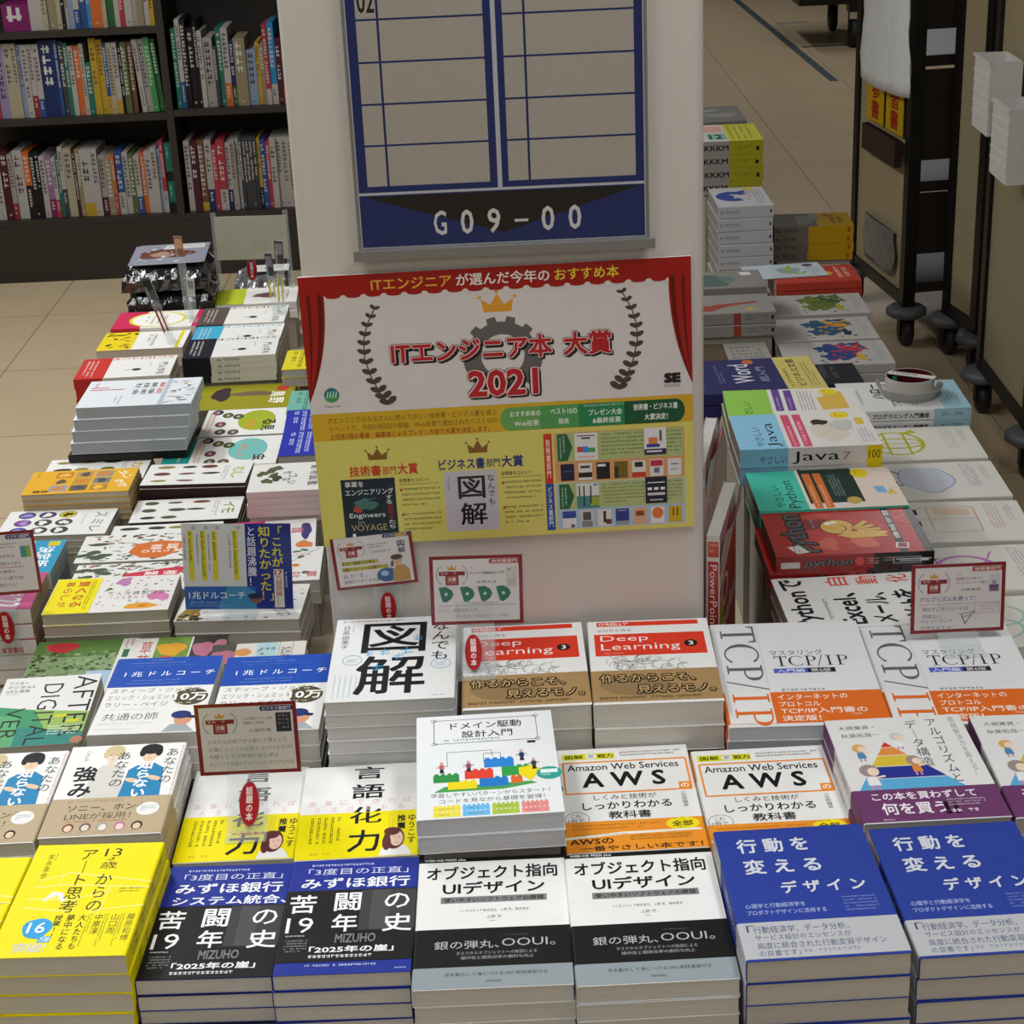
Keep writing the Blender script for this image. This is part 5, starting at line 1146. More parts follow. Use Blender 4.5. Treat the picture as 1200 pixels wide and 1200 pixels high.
A.T('Developers Summit 2021にて', 71.4, 51.1, 82, 52.2, '#bcd0c0'); A.T('プレゼン大会', 72.6, 53.1, 81.4, 55.4, wt, .02); A.T('&最終投票', 73.6, 56.2, 81, 58.4, wt, .02); A.T('技術書・ビジネス書', 84.4, 52, 96, 54.4, wt, .025); A.T('大賞決定！', 87.2, 55.8, 93.4, 58.2, wt, .025)
crown(A, 16.4, 62.4, 67.6, 6, '#7a5220'); crown(A, 43, 61.4, 67, 6, '#7a5220')
A.T('技術書', 8.6, 69.6, 17, 73.6, '#b8391f', .03); A.T('部門', 17.4, 70.2, 21, 73.4, '#b8391f', .02); A.T('大賞', 21.4, 69.4, 26.8, 73.6, '#b8391f', .03)
A.T('ビジネス書', 32.4, 68.8, 44.6, 73, '#1c2c6a', .03); A.T('部門', 45, 69.4, 48.6, 72.6, '#1c2c6a', .02); A.T('大賞', 49, 68.6, 54.8, 73, '#1c2c6a', .03)
A.R(6, 74.6, 20.4, 97.4, '#152430'); A.T('事業を', 7, 75.4, 12, 77.6, '#d6d8da', .01); A.T('エンジニアリング', 7, 78.4, 19.8, 80.8, '#d6d8da', .012); A.V('する', 17.6, 81.2, 19.4, 84.6, '#d6d8da', .01); A.V('技術者', 17.8, 85, 19.6, 90.4, '#8a2a22', .01); A.V('たち', 18, 90.8, 19.8, 94.2, '#d6d8da', .01)
A.blob(12, 84.5, 2.6, 2.6, '#3f6a5c', 4, .5); A.blob(9.8, 86.4, 1.1, 1.2, '#a83a2a', 2, .4); A.L([(9, 83.6), (15, 82)], .25, '#5a7a84'); A.T('Engineers', 7.6, 87.6, 17.2, 90, '#d8dadc', .005); A.T('in', 9.8, 90.4, 11.4, 92, '#8a948a'); A.T('VOYAGE', 7.8, 92.2, 17.4, 94.6, '#b0a26a', -.004); A.R(8, 95.6, 8.8, 96.8, '#ddd')
zukai_mini(A, 33.4, 73.6, 47.6, 96.8)
for (x0, x1, y0) in ((21.6, 32, 76), (48.8, 59.4, 75.4)):
    A.T('投票者のコメント', x0, y0 - .8, x0 + 8, y0 + .8, '#33300c', .01); A.R(x0, y0 + 1.4, x1 + .2, y0 + 1.6, '#5a5420'); A.G(x0 + .4, y0 + 3, x1, y0 + 11, 4, '#4a4618', int(x0), .42, .9); A.G(x0 + .4, y0 + 12.6, x1, y0 + 20.4, 4, '#4a4618', int(x0) + 1, .42, .9)
    A.E(x0 + .3, y0 + 3.6, .35, .5, '#a8321c', 10); A.E(x0 + .3, y0 + 13.2, .35, .5, '#a8321c', 10)
A.R(60.4, 61.3, 62.6, 80.3, '#b8331e'); A.V('技術書部門', 60.9, 63.4, 62.1, 78, '#ecd8cc', .01); A.R(60.4, 80.3, 62.6, 98.4, '#1a3f8c'); A.V('ビジネス書部門', 60.9, 81.6, 62.1, 97, '#d6dcea', .01)
A.R(63.2, 61.3, 97.6, 80.1, '#c28f5e'); A.R(63.2, 80.4, 97.6, 98.2, '#98afc4')
for (y0, y1) in ((61.6, 72.2), (80.7, 90.6)):
    A.R(63.8, y0, 97.2, y1, '#9fab72'); A.P([(64, y0 + .2), (66.6, y0 + .2), (68, (y0 + y1) / 2), (66.6, y1 - .2), (64, y1 - .2)], '#1a5a34'); A.GV(64.6, y0 + 1, 66.4, y1 - 1, 2, '#bcd0c0', 2, .5, 10)
    A.G(75.6, y0 + .8, 86.4, y1 - 1, 6, '#4a5230', int(y0), .4, .8); A.G(94.9 - 8.6, y0 + .8, 97, y1 - 1, 6, '#4a5230', int(y0) + 3, .4, .8)
mini(A, 68.6, 61.8, 74.6, 72.0, '#cfcdca', [(.1, .08, .9, .12, '#555'), (.3, .16, .7, .22, '#333'), (.1, .5, .35, .7, '#c0392b'), (.35, .5, .6, .72, '#2b7fd0'), (.6, .55, .9, .72, '#3a9a48'), (.1, .85, .9, .92, '#d8a0a0')])
mini(A, 87.4 - .4, 61.2, 92.8, 71.4, '#d0cfd0', [(.2, .35, .6, .6, '#c8743a'), (.1, .6, .7, .72, '#2a3f8c'), (0, .78, 1, 1, '#3a2348'), (.7, .1, .8, .5, '#444'), (.1, .84, .8, .9, '#d6ccd6')])
for i, (bg, it) in enumerate((('#191a34', [(.2, .4, .8, .5, '#3a3f6a')]), ('#c9c8c6', [(0, .55, 1, .85, '#1a1a1a'), (.15, .15, .85, .3, '#333')]), ('#14181c', [(.1, .1, .7, .25, '#ccc')]), ('#6a5a20', [(0, .3, .3, 1, '#30301c')]), ('#cac6c0', [(.2, .1, .8, .4, '#222'), (0, .7, 1, 1, '#b03a2a')]), ('#cbc8c6', [(.05, .05, .95, .4, '#b02a3a'), (.3, .5, .7, .8, '#667')]), ('#c9c9c8', [(.2, .3, .8, .36, '#555'), (.2, .6, .7, .65, '#777')]))):
    mini(A, 64.6 + i * 4.75, 73.2, 68.2 + i * 4.75, 79.6, bg, it)
mini(A, 68.6, 80.9, 74.6, 90.6, '#c8c8c4', [(0, .5, 1, 1, '#3f7a78'), (.6, .55, 1, .9, '#8a9a3a'), (.1, .1, .16, .5, '#222'), (.3, .1, .36, .9, '#222'), (.6, .1, .66, .8, '#222'), (.76, .05, .95, .1, '#222')])
mini(A, 87, 79.8, 92.8, 90, '#14182c', [(.1, .2, .9, .24, '#ccc'), (.1, .4, .3, .5, '#ddd'), (.4, .4, .6, .5, '#ddd'), (.7, .4, .9, .5, '#ddd'), (.1, .6, .9, .7, '#bbb'), (.2, .85, .8, .9, '#aaa')])
for i, (bg, it) in enumerate((('#cfccca', [(0, 0, 1, .42, '#2a3f8c'), (.6, .8, .9, 1, '#556')]), ('#b9b8b4', [(.2, .1, .8, .6, '#4a4a48'), (.1, .65, .9, 1, '#777')]), ('#cdc4c2', [(.4, .1, .6, .8, '#222'), (.6, .6, 1, .9, '#5b2d2c')]), ('#26367a', [(.2, .1, .8, .14, '#aab'), (0, .75, 1, 1, '#8a8c90')]), ('#c69a78', [(.2, .2, .8, .5, '#7a3a20')]), ('#d0cbc6', []), ('#b89a1c', [(.3, .1, .4, .6, '#4a3a08'), (.6, .1, .7, .6, '#4a3a08')]))):
    mini(A, 64.6 + i * 4.75, 91.4, 68.2 + i * 4.75, 97.8, bg, it)
A.E(66.4 + 5 * 4.75, 93.8, 1.5, 2.2, '#cf6a2a')
po = sheet('award_poster', .452, .338, .004, '#c9c5c0', A, loc=(-.0045, CY0 - .0015, .7685), rot=(0, R(-.6), 0), mat=M_POSTER)
tag(po, 'red-curtained award poster with yellow lower half mounted on the pillar', 'poster')

# directory board ------------------------------------------------------------
sg = tag(empty('directory_board', (0.005, CY0 - .0005, 1.127)), 'blue-framed floor directory board hung on the pillar above the poster', 'sign')
SW, SH = .331, .42
b = MB(); b.box(-SW / 2, -.010, 0, SW / 2, 0, SH); b.build('frame', M_ALU, sg)
b = MB(); b.box(-SW / 2 - .006, -.016, -.004, SW / 2 + .006, -.0102, .0065); b.build('bottom_rail', M_ALU, sg)
a = Art(); NV = '#16265c'; PA = '#a39b92'
mmx = lambda m: 100 * (m / .323); mmy = lambda m: 100 - 100 * (m / .40)
a.R(0, 0, 100, 100, '#aeb0b4')
a.R(mmx(.001), mmy(.0605), mmx(.322), mmy(.001), NV)
a.P([(mmx(.006), mmy(.059)), (mmx(.317), mmy(.059)), (mmx(.162), mmy(.012))], '#15110f')
for k, ch in enumerate('G09-00'):
    x = mmx(.083 + k * .0305)
    if ch == '-': a.R(x, mmy(.0265), x + mmx(.0155), mmy(.0235), '#c4c3c0')
    else: a.T(ch, x, mmy(.040), x + mmx(.0145), mmy(.012), '#c4c3c0', .02)
for (x0, x1, bl, br_) in ((.001, .1575, .0105, .0085), (.1625, .322, .0075, .0095)):
    a.R(mmx(x0), 0, mmx(x1), mmy(.0635), NV)
    a.R(mmx(x0 + bl), 0, mmx(x1 - br_), mmy(.0705), PA)
    for k in range(8): y = .0705 + .0455 * (k + 1); a.R(mmx(x0 + bl), mmy(y + .0011), mmx(x1 - br_), mmy(y - .0011), NV)
    xx = x0 + bl + .0235; a.R(mmx(xx - .0013), 0, mmx(xx + .0013), mmy(.0705), NV)
a.T('02', mmx(.014), mmy(.285), mmx(.0325), mmy(.2595), '#15110f', .02); a.T('01', mmx(.014), mmy(.33), mmx(.0325), mmy(.305), '#15110f', .02)
sheet('printed_panel', .323, .40, .0006, NV, a, sg, loc=(0, -.0102, .009), mat=M_GLOSS)

# ------------------------------------------------------------------ framed notes on clear stands
BD = '#7a1618'; NP = '#d2cbca'
def note_base(pill, pilltxt):
    a = Art(); a.R(0, 0, 100, 100, BD); a.R(4, 4.5, 96, 95, NP)
    a.ring(16, 27, 9, 15, .8, '#777', 14, 110, 250, 1.0); a.ring(32, 27, 9, 15, .8, '#777', 14, -70, 70, 1.0)
    a.P([(10, 22), (38, 22), (38, 28), (31, 28), (31, 42), (17, 42), (17, 28), (10, 28)], '#7e1c20'); a.R(19, 29, 29, 40, '#a05a58'); a.T('大賞', 20, 30.5, 28, 36, '#e0d0cc', .03); a.G(12, 23, 36, 27, 1, '#c89a94', 3, .8)
    a.P([(20, 20), (19, 14), (22, 17), (24, 12), (26, 17), (29, 14), (28, 20)], '#c2953a'); a.cover[-1] = (a.cover[-1][0], [(0, 1, 2), (0, 2, 6), (2, 4, 6), (2, 3, 4), (4, 5, 6)], '#c2953a')
    a.R(66, 5, 96, 12, pill); a.E(66, 8.5, 2, 3.5, pill); a.T(pilltxt, 67, 6, 94, 11, '#e8dcd8', .01)
    return a
def hand(a, y, lines, c='#4a4644', x0=8, h=7, seed=1):
    for k, s in enumerate(lines): a.T(s, x0, y + k * (h + 4.5), min(93, x0 + len(s) * 4.9), y + k * (h + 4.5) + h, c, .0, .12)
n_coach = note_base('#26346e', 'ビジネス書部門'); n_coach.T('みずほ銀行システム統合、', 47, 20, 77, 24, '#333'); n_coach.T('苦闘の19年史', 47, 26, 68, 30, '#333'); n_coach.T('山端宏実', 52, 36, 74, 41, '#444'); n_coach.R(79, 15, 94, 42, '#23252e'); n_coach.G(81, 18, 92, 40, 4, '#777', 3)
hand(n_coach, 50, ('システムの完了から転じて落とした', '企業にとってITは変えていけるのか?', '先駆として20年間の血と涙は', 'エンジニアは読んでいて心がしめつけられる'), '#6a6664', 10, 6)
n_zu = note_base('#26346e', 'ビジネス書部門'); n_zu.R(80, 18, 91, 43, NP); n_zu.T('図', 81, 19, 90, 30, '#222', .02); n_zu.T('解', 81, 31, 90, 42, '#222', .02); n_zu.G(44, 20, 70, 30, 2, '#555', 3, .5); n_zu.T('日高由美子', 48, 33, 72, 37, '#444'); n_zu.P([(80, 12), (79, 4), (84, 8), (86, 1), (89, 8), (94, 4), (92, 12)], '#b59a4a'); n_zu.cover[-1] = (n_zu.cover[-1][0], [(0, 1, 2), (0, 2, 6), (2, 4, 6), (2, 3, 4), (4, 5, 6)], '#b59a4a')
n_zu.R(10, 49, 54, 56, '#c2b43a'); n_zu.T('ずばり図解が出来ると', 10, 48.5, 56, 56, '#3a3418', .02); n_zu.R(10, 60, 66, 67, '#c2b43a'); n_zu.T('会議がうまくいくのは確かだった', 10, 59.5, 66, 67, '#3a3418', .02); n_zu.T('△, ○・さ…', 10, 72, 40, 80, '#26346e', .02); hand(n_zu, 83, ('図解がうまくなる第一歩',), '#333', 10, 7)
n_zu.E(64, 80, 13, 13, '#3a5a8a'); n_zu.E(61, 77, 5, 5, '#9ab0c8'); n_zu.P([(70, 94), (72, 72), (76, 64), (86, 64), (92, 74), (92, 94)], '#b08a4a'); n_zu.E(78, 55, 6.5, 9, '#c8a080'); n_zu.E(78, 49, 7.5, 5, '#4a3828'); n_zu.L([(72, 56), (71, 66)], 3, '#4a3828')
n_dd = note_base('#a84a38', '技術書部門'); n_dd.G(44, 17, 52, 20, 1, '#555'); n_dd.T('ドメイン駆動設計入門', 44, 23, 80, 27, '#444', .01); n_dd.T('成瀬允宣', 50, 36, 72, 40, '#444'); n_dd.R(82, 17, 94, 48, '#c2bdb8'); n_dd.G(83.5, 20, 93, 26, 1, '#444'); n_dd.G(83.5, 35, 93, 45, 3, '#7a6a5a', 3)
for i, x in enumerate((9, 32, 51, 71)):
    n_dd.P([(x, 45), (x + 8, 44), (x + 14, 49), (x + 16, 55), (x + 14, 61), (x + 8, 67), (x + 4, 66), (x + 2, 56)], '#1c6a50'); n_dd.E(x + 8, 55, 1.8, 2.4, '#b9c8c0', 10)
n_dd.G(40, 68, 92, 70, 1, '#444', 4, .8); n_dd.R(9, 71.6, 92, 72.2, '#444'); n_dd.T('ドメイン駆動設計入門', 9, 76, 50, 82, '#555', -.004); n_dd.T('この本から始めたい1冊!', 22, 85, 84, 90, '#777', -.006)
n_ri = note_base('#a84a38', '技術書部門'); n_ri.G(47, 15, 56, 18, 1, '#444'); n_ri.T('問題解決力を鍛える!', 47, 20, 76, 24, '#444'); n_ri.T('アルゴリズムとデータ構造', 47, 26, 80, 30, '#444'); n_ri.T('大槻兼資', 52, 36, 74, 40, '#444'); n_ri.R(82, 18, 94, 42, '#c2c0c6'); n_ri.R(83, 32, 93, 42, '#5a4a78'); n_ri.R(83, 37, 93, 42, '#7a5a78'); n_ri.R(86, 26, 90, 33, '#888')
n_ri.T('アルゴリズムを買って!', 9, 47, 68, 54, '#2f3f86', .01, .12); n_ri.R(8, 57.6, 94, 58.2, '#777'); hand(n_ri, 62, ('買わずに知らないのは', '勿体ない',), '#3a3836', 12, 6); hand(n_ri, 80, ('アルゴリズムが', '世界を変える!'), '#5a5654', 10, 5)
n_ri.L([(68, 62), (94, 59), (94, 72), (68, 74), (68, 62)], .6, '#b88a8a'); n_ri.G(74, 62, 92, 71, 2, '#b8908c', 3); n_ri.L([(52, 74), (68, 70), (64, 76), (58, 88), (54, 74)], 1.0, '#444'); n_ri.L([(56, 78), (64, 75)], .8, '#444')
n_le = note_base('#26346e', 'ビジネス書部門'); n_le.G(46, 18, 76, 28, 2, '#555', 3, .5); n_le.T('藤井保文', 50, 36, 72, 41, '#444'); n_le.R(80, 16, 93, 42, '#3f8a80'); n_le.R(87, 24, 93, 42, '#8aa04a'); n_le.R(80, 16, 93, 24, '#c9c8c4')
n_le.T('アフターデジタル時代のトリセツ', 9, 47, 78, 54, '#222', .012, .1); n_le.R(30, 56, 82, 57, '#a03030'); hand(n_le, 60, ('付き合いも、タテの教育も', '変わっていく。この1冊でOK', '迷ったら最初に読むべし!'), '#2a2826', 10, 6)
bn = Art(); bn.R(0, 0, 100, 100, '#1d2f80'); bn.P([(0, 0), (58, 0), (58, 73), (0, 73)], '#cdcfd1'); bn.P([(58, 70), (66, 78), (58, 80)], '#15245e')
for i, x in enumerate((50, 31, 20.5, 9)):
    bn.R(x - 3.6, 8, x + 1.2, 66, '#cfc62c'); bn.GV(x - 3, 9, x + .8, 65, 1, '#4a4410', i, .7, 14); bn.GV(x - 7.4, 12, x - 4, 60, 1, '#4a4a4c', i + 5, .5, 14); bn.E(x + 2, 4.5, 1.6, 1.8, '#5a5a5a'); bn.E(x + 2, 4.5, 1.2, 1.3, '#b9b9b9')
bn.V('「これが', 82, 3, 92, 50, '#d8cf2c', .02); 
bn.V('知りたかった', 70, 3, 81, 78, '#d8cf2c', .02); bn.T('！」', 72, 79, 82, 90, '#d8cf2c', .02); bn.V('と話題沸騰！', 59.5, 4, 67.5, 72, '#e2e4ea', .01)
bn.R(83, 53, 92, 98, '#d6d2cc'); bn.T('17', 84, 54, 91, 60, '#a8202a', .03); bn.V('万部突破！！', 84.5, 61, 90.5, 96, '#a8202a', .01); bn.GV(93.5, 56, 97, 84, 1, '#cfd4e6', 3)
bn.R(0, 73, 66, 100, '#2458a8'); bn.P([(40, 73), (58, 73), (66, 80), (66, 100), (30, 100)], '#3f86b4'); bn.T('1兆ドルコーチ', 4, 79, 56, 88, '#dfe8f2', .01); bn.T('エリック・シュミット', 5, 90.5, 34, 93.5, '#c0d0e4'); bn.G(5, 95, 60, 97, 1, '#9ab4d4', 3); bn.E(66, 88, 6, 5, '#7a5a4a'); bn.E(65, 84.5, 7, 3.4, '#1b2a50')

def clear_strip(pts, w, parent, name='clear_stand'):
    """bent acrylic strip: pts are (y, z) along its length"""
    b = MB(); th = .0012
    for (p, q) in zip(pts, pts[1:]):
        d = Vector((q[0] - p[0], q[1] - p[1])).normalized(); n = Vector((-d.y, d.x)) * th
        c = [(p[0], p[1]), (q[0], q[1]), (q[0] + n.x, q[1] + n.y), (p[0] + n.x, p[1] + n.y)]
        vs = [(-w / 2, y, z) for y, z in c] + [(w / 2, y, z) for y, z in c]
        b.add(vs, [(0, 1, 2, 3), (7, 6, 5, 4), (0, 4, 5, 1), (1, 5, 6, 2), (2, 6, 7, 3), (3, 7, 4, 0)])
    return b.build(name, M_CLEAR, parent)
def oval_part(parent, loc, rot, w=.023, h=.05, shop=True):
    b = MB(); a = Art(); a.E(50, 50, 50, 50, '#8e8a88', 32); a.E(50, 50, 48, 49, '#a3141c', 32); a.V('話題の本', 33, 12, 67, 88, '#e8d8d4', .03)
    b.box(-w * .2, -.0006, h * .2, w * .2, 0, h * .8, '#a3141c')
    n = 28; ring = [(w / 2 * math.cos(2 * PI * i / n), h / 2 + h / 2 * math.sin(2 * PI * i / n)) for i in range(n)]
    vs = [(x, -.0012, z) for x, z in ring] + [(x, 0, z) for x, z in ring]
    b.add(vs, [tuple(range(n)), tuple(range(2 * n - 1, n - 1, -1))] + [(i, n + i, n + (i + 1) % n, (i + 1) % n) for i in range(n)], '#a3141c')
    put_art(b, a.cover, lambda u, v, hh: ((u / 100 - .5) * w, -.0013 - hh, h * (1 - v / 100)))
    if shop:
        a = Art(); a.T('三省堂書店', 0, 0, 100, 100, '#a3141c', .02)
        put_art(b, a.cover, lambda u, v, hh: ((u / 100 - .5) * w * 1.7, -.0013 - hh, -.016 + .010 * (1 - v / 100)))
    return b.build('oval_badge', M_PRINT, parent, loc=loc, rot=rot)
def note(name, base, strip, sw, card, w, h, lean, roll, art, label, group=None, cat='note', oval=None, yaw=0, bulge=0, edge=BD):
    o = empty(name, base, R(yaw)); tag(o, label, cat, group)
    if strip: clear_strip(strip, sw, o)
    c = sheet('printed_card', w, h, .0009, edge, art, o, loc=card, rot=(R(-lean), R(roll), 0), bulge=bulge, mat=M_GLOSS)
    if oval: oval_part(o, *oval)
    return o
GRP = 'red-framed handwritten notes on clear stands'
ZG = PLACE['gen_l'][2]; ZD = PLACE['dl_l'][2]; ZZ = PLACE['zukai'][2]; ZT = PLACE['tcp_r'][2]
note('review_note', (-.303, 1.672, ZG + .0012), [(-.022, .0005), (0, .0005), (.048, .046), (.050, .075)], .045, (.003, .0475, .045), .111, .084, 6, 0, n_coach, 'red-framed handwritten note standing over the white and yellow paperbacks', GRP,
     oval=((.002, .003, .005), (R(-46), 0, 0), .022, .05))
note('review_note', (-.05, 1.882, ZD + .0008), [(-.02, .0005), (0, .0005), (.048, .042), (.050, .07)], .045, (.003, .0475, .041), .110, .086, 6, 1.0, n_dd, 'red-framed note with four green letters, fixed low on the pillar', GRP,
     oval=((-.003, .000, .0032), (R(-49), 0, 0), .021, .046))
note('review_note', (-.158, 2.0095, ZZ - .03), [(0, .0), (.001, .10)], .036, (-.011, -.0005, .070), .1, .071, 2, -4.0, n_zu, 'red-framed note with a drawn woman and blue globe above the diagram book', GRP,
     oval=((.0, -.0008, .0195), (0, 0, 0), .02, .042, False))
note('review_note', (.541, 1.955, ZT + .0008), [(-.03, .0005), (0, .0005), (.0235, .0095), (.026, .05)], .05, (.0, .0225, .009), .115, .089, 6, 0, n_ri, 'red-framed note at the right over the network manuals', GRP)
ZF = PLACE['flowB'][2]
note('coach_notice', (-.405, 2.392, ZF + .0012), [(-.03, .0005), (0, .0005), (.006, .06)], .05, (-.001, -.004, .006), .158, .132, 5, 2.6, bn, 'blue notice with yellow headline standing on the white flower guides', cat='notice', edge='#1d2f80')
ZP = PLACE['pinkband'][2]
note('review_note', (-.748, 2.392, ZP + .0012), [(.05, .0005), (-.023, .0005), (-.0245, -.085)], .04, (-.001, .004, .014), .115, .096, 6, -2.0, n_le, 'red-framed note cut by the left edge, on the magenta-banded stack', GRP,
     oval=((.004, -.0265, -.05), (0, 0, 0), .024, .052))

# little clear stands with small cards, far left
def price(x, y, z, hgt, lean, w, h, col, c2, label, roll=0, band=None):
    o = empty('card_stand', (x, y, z), 0, rot=(0, R(roll), 0)); tag(o, label, 'card stand', 'small card stands on the left-hand wing')
    clear_strip([(.03, .0006), (0, .0006), (lean, hgt)], .018, o)
    a = Art(); a.R(0, 0, 100, 100, col); a.R(10, 12, 90, 60, c2); a.G(12, 66, 88, 92, 3, '#333', 3)
    sheet('card', w, h, .0012, '#c9c5bf', a, o, loc=(0, lean - .0016, hgt - h * .6), rot=(0, 0, R(-25)))
    if band:
        b = MB(); b.box(-.008, -.0016, .03, -.0045, -.0004, hgt * .62, band); b.box(.001, -.0016, .03, .004, -.0004, hgt * .62, band); b.build('price_strip', M_PRINT, o)
    return o
zz = PLACE['yell'][2] + .0006
price(-.708, 3.70, zz, .135, .0, .026, .05, '#55585c', '#2c2e32', 'leaning clear stand with a grey photo card on the yellow and white paperback', -16, '#a32a2a')
zz = PLACE['pinkoval'][2] + .0006
price(-.694, 3.86, zz, .17, .0, .022, .045, '#8a5a44', '#b98a6a', 'upright clear stand with a brown photo card beside the black wrapped pack', -2)
price(-.683, 3.83, zz, .085, .0, .02, .04, '#b9b5ae', '#77777a', 'short clear stand with a pale card on the crimson oval paperback', 3)
zz = PLACE['browns'][2] + .0006
price(-.497, 3.815, zz, .11, .0, .018, .05, '#3a3a3e', '#6a6a6e', 'thin clear stand with a dark card on the brown-ended science paperback', -2, '#c8b83a')
price(-.478, 3.78, zz, .145, .0, .022, .05, '#3e3c3c', '#77706a', 'clear stand with a dark card nearest the pillar', 2, '#c8b83a')
o = tag(empty('blank_sign', (-.574, 4.098, PLACE['lime'][2] + .0006)), 'blank pale sign board on clear legs at the far end of the left wing', 'sign')
a = Art(); a.R(0, 0, 100, 100, '#a5a190'); a.R(50, 55, 72, 82, '#a19d8b')
sheet('board', .166, .102, .003, '#9c9888', a, o, loc=(0, 0, .072), rot=(0, R(1.0), 0))
for s in (-1, 1):
    b = MB(); b.box(s * .083 - .006, -.003, 0, s * .083 + .006, -.0006, .185); b.box(s * .083 - .006, -.0006, 0, s * .083 + .006, .03, .0015); b.build('clear_leg', M_CLEAR, o)
# ------------------------------------------------------------------ black flat case under the fanned pile
gx, gy, gz, ga, gw, gl = PLACE['gray']
b = MB(); b.box(-.115, -.082, 0, .10, .075, .012)
bot = gz - 4 * (GR.T + .0002) - .0012
o = b.build('flat_case', M_BLACK, loc=(gx - .012, gy - .004, bot - .0122), rot=(0, 0, R(ga))); tag(o, 'flat black case lying under the fanned pile of pale reports', 'case')
# ------------------------------------------------------------------ wrapped packs
def pack(name, w, l, h, seed, sharp=.006):
    rg = random.Random(seed); nx, ny = 14, 16; b = MB(); top = {}
    vs = []; 
    for layer in (0, 1):
        for j in range(ny + 1):
            for i in range(nx + 1):
                u, v = i / nx * 2 - 1, j / ny * 2 - 1
                e = max(abs(u), abs(v)); q = 1 - .06 * (e > .95) * rg.random()
                z = 0 if layer == 0 else h * (1 - .45 * max(0, e - .8) / .2) + rg.uniform(-sharp, sharp) * (1 if e > .6 else .3)
                vs.append((u * w / 2 * q, v * l / 2 * q, max(z, 0)))
    N = (nx + 1) * (ny + 1); idx = lambda la, i, j: la * N + j * (nx + 1) + i
    fs = []
    for j in range(ny):
        for i in range(nx):
            fs.append((idx(1, i, j), idx(1, i + 1, j), idx(1, i + 1, j + 1), idx(1, i, j + 1))); fs.append((idx(0, i, j), idx(0, i, j + 1), idx(0, i + 1, j + 1), idx(0, i + 1, j)))
    for i in range(nx): fs.append((idx(0, i, 0), idx(0, i + 1, 0), idx(1, i + 1, 0), idx(1, i, 0))); fs.append((idx(0, i + 1, ny), idx(0, i, ny), idx(1, i, ny), idx(1, i + 1, ny)))
    for j in range(ny): fs.append((idx(0, 0, j + 1), idx(0, 0, j), idx(1, 0, j), idx(1, 0, j + 1))); fs.append((idx(0, nx, j), idx(0, nx, j + 1), idx(1, nx, j + 1), idx(1, nx, j)))
    b.add(vs, fs); return b
x, y, z, a_, W, L = PLACE['bagA']
hb = .05
for k in range(2):
    zz = z - hb * (k + 1) - .003 * k
    o = empty('wrapped_pack', (x + .004 * k, y - .003 * k, zz), R(a_ + 2 * k)); tag(o, ('black vinyl-wrapped pack with a brown picture, upper of two', 'plain black vinyl-wrapped pack, lower of two at the far left')[k], 'pack', 'black wrapped packs')
    pack('p', .20, .235, hb - .004, 3 + k, .0035).build('vinyl_wrap', M_FOIL, o, smooth=False)
    if k == 0:
        A1 = Art(); A1.R(0, 0, 100, 100, '#8f8f9e'); A1.blob(46, 46, 34, 26, '#6a3f34', 4, .35); A1.blob(40, 50, 16, 12, '#a88a7c', 6, .4); A1.P([(44, 2), (98, 0), (98, 22), (40, 24)], '#cfcdc9'); A1.G(48, 6, 94, 18, 2, '#888'); A1.speck(8, 8, 92, 92, 16, ['#b9bac4', '#cfd0d6'], (1, 3), 3)
        b = MB(); b.box(-.075, -.08, 0, .09, .095, .0015, '#8f8f9e'); put_art(b, A1.cover, art_map(.165, .175, .0015, 0)); 
        b.v = [(px, py, pz) for px, py, pz in b.v]
        b.build('picture_sheet', M_GLOSS, o, loc=(0, 0, hb + .0035))
if z - 2 * hb - .003 > TABLE_Z + .004:
    b = MB(); b.box(-.09, -.11, TABLE_Z, .09, .11, z - 2 * hb - .0035); b.build('riser', M_RISER, table_at(x, y), loc=(x, y, 0))
x, y, z, a_, W, L = PLACE['bagB']
o = empty('wrapped_pack', (x, y, z - .06), R(a_)); tag(o, 'crinkled silver wrapped pack with a red oval badge', 'pack')
pack('p', .135, .20, .056, 9, .005).build('silver_wrap', M_SILVER, o)
b = MB(); b.box(-.035, -.03, 0, .055, .03, .001, '#cbc9c5'); A1 = Art(); A1.G(10, 20, 90, 80, 4, '#777'); put_art(b, A1.cover, art_map(.09, .06, .001, 0)); b.build('white_label', M_PRINT, o, loc=(.012, .02, .0635))
b = MB(); b.box(-.06, -.09, TABLE_Z, .06, .09, z - .0605); b.build('riser', M_RISER, table_at(x, y), loc=(x, y, 0), rot=(0, 0, R(a_)))
o = empty('oval_sign', (-.59, 4.165, z + .0008)); tag(o, 'small red oval sign on a clear strip over the silver pack', 'sign')
oval_part(o, (0, -.003, .004), (R(-12), 0, 0), .024, .05, False); clear_strip([(.03, .0006), (0, .0006), (.01, .05)], .02, o)
# ------------------------------------------------------------------ paper tape ring on the white guide
zr = PLACE['hello'][2] + .0008
o = empty('tape_ring', (.700, 2.955, zr), R(-20)); tag(o, 'curled paper ring with maroon inside and a white label, on the white guide', 'ring')
def loop(r, h, z0, col, th=.0012, flare=0, a0=0, a1=360, n=36, sx=1):
    b = MB(); vs = []; fs = []
    for i in range(n + 1):
        tt = R(a0 + (a1 - a0) * i / n); c_, s_ = math.cos(tt), math.sin(tt)
        for (rr_, zz_) in ((r, z0), (r + flare, z0 + h), (r + flare - th, z0 + h), (r - th, z0)): vs.append((rr_ * c_ * sx, rr_ * s_, zz_))
    for i in range(n):
        for k in range(4): fs.append((4 * i + k, 4 * (i + 1) + k, 4 * (i + 1) + (k + 1) % 4, 4 * i + (k + 1) % 4))
    b.add(vs, fs, col); return b
loop(.040, .034, .0, '#b9b6b0', sx=1.05).build('outer_loop', M_PRINT, o, smooth=False)
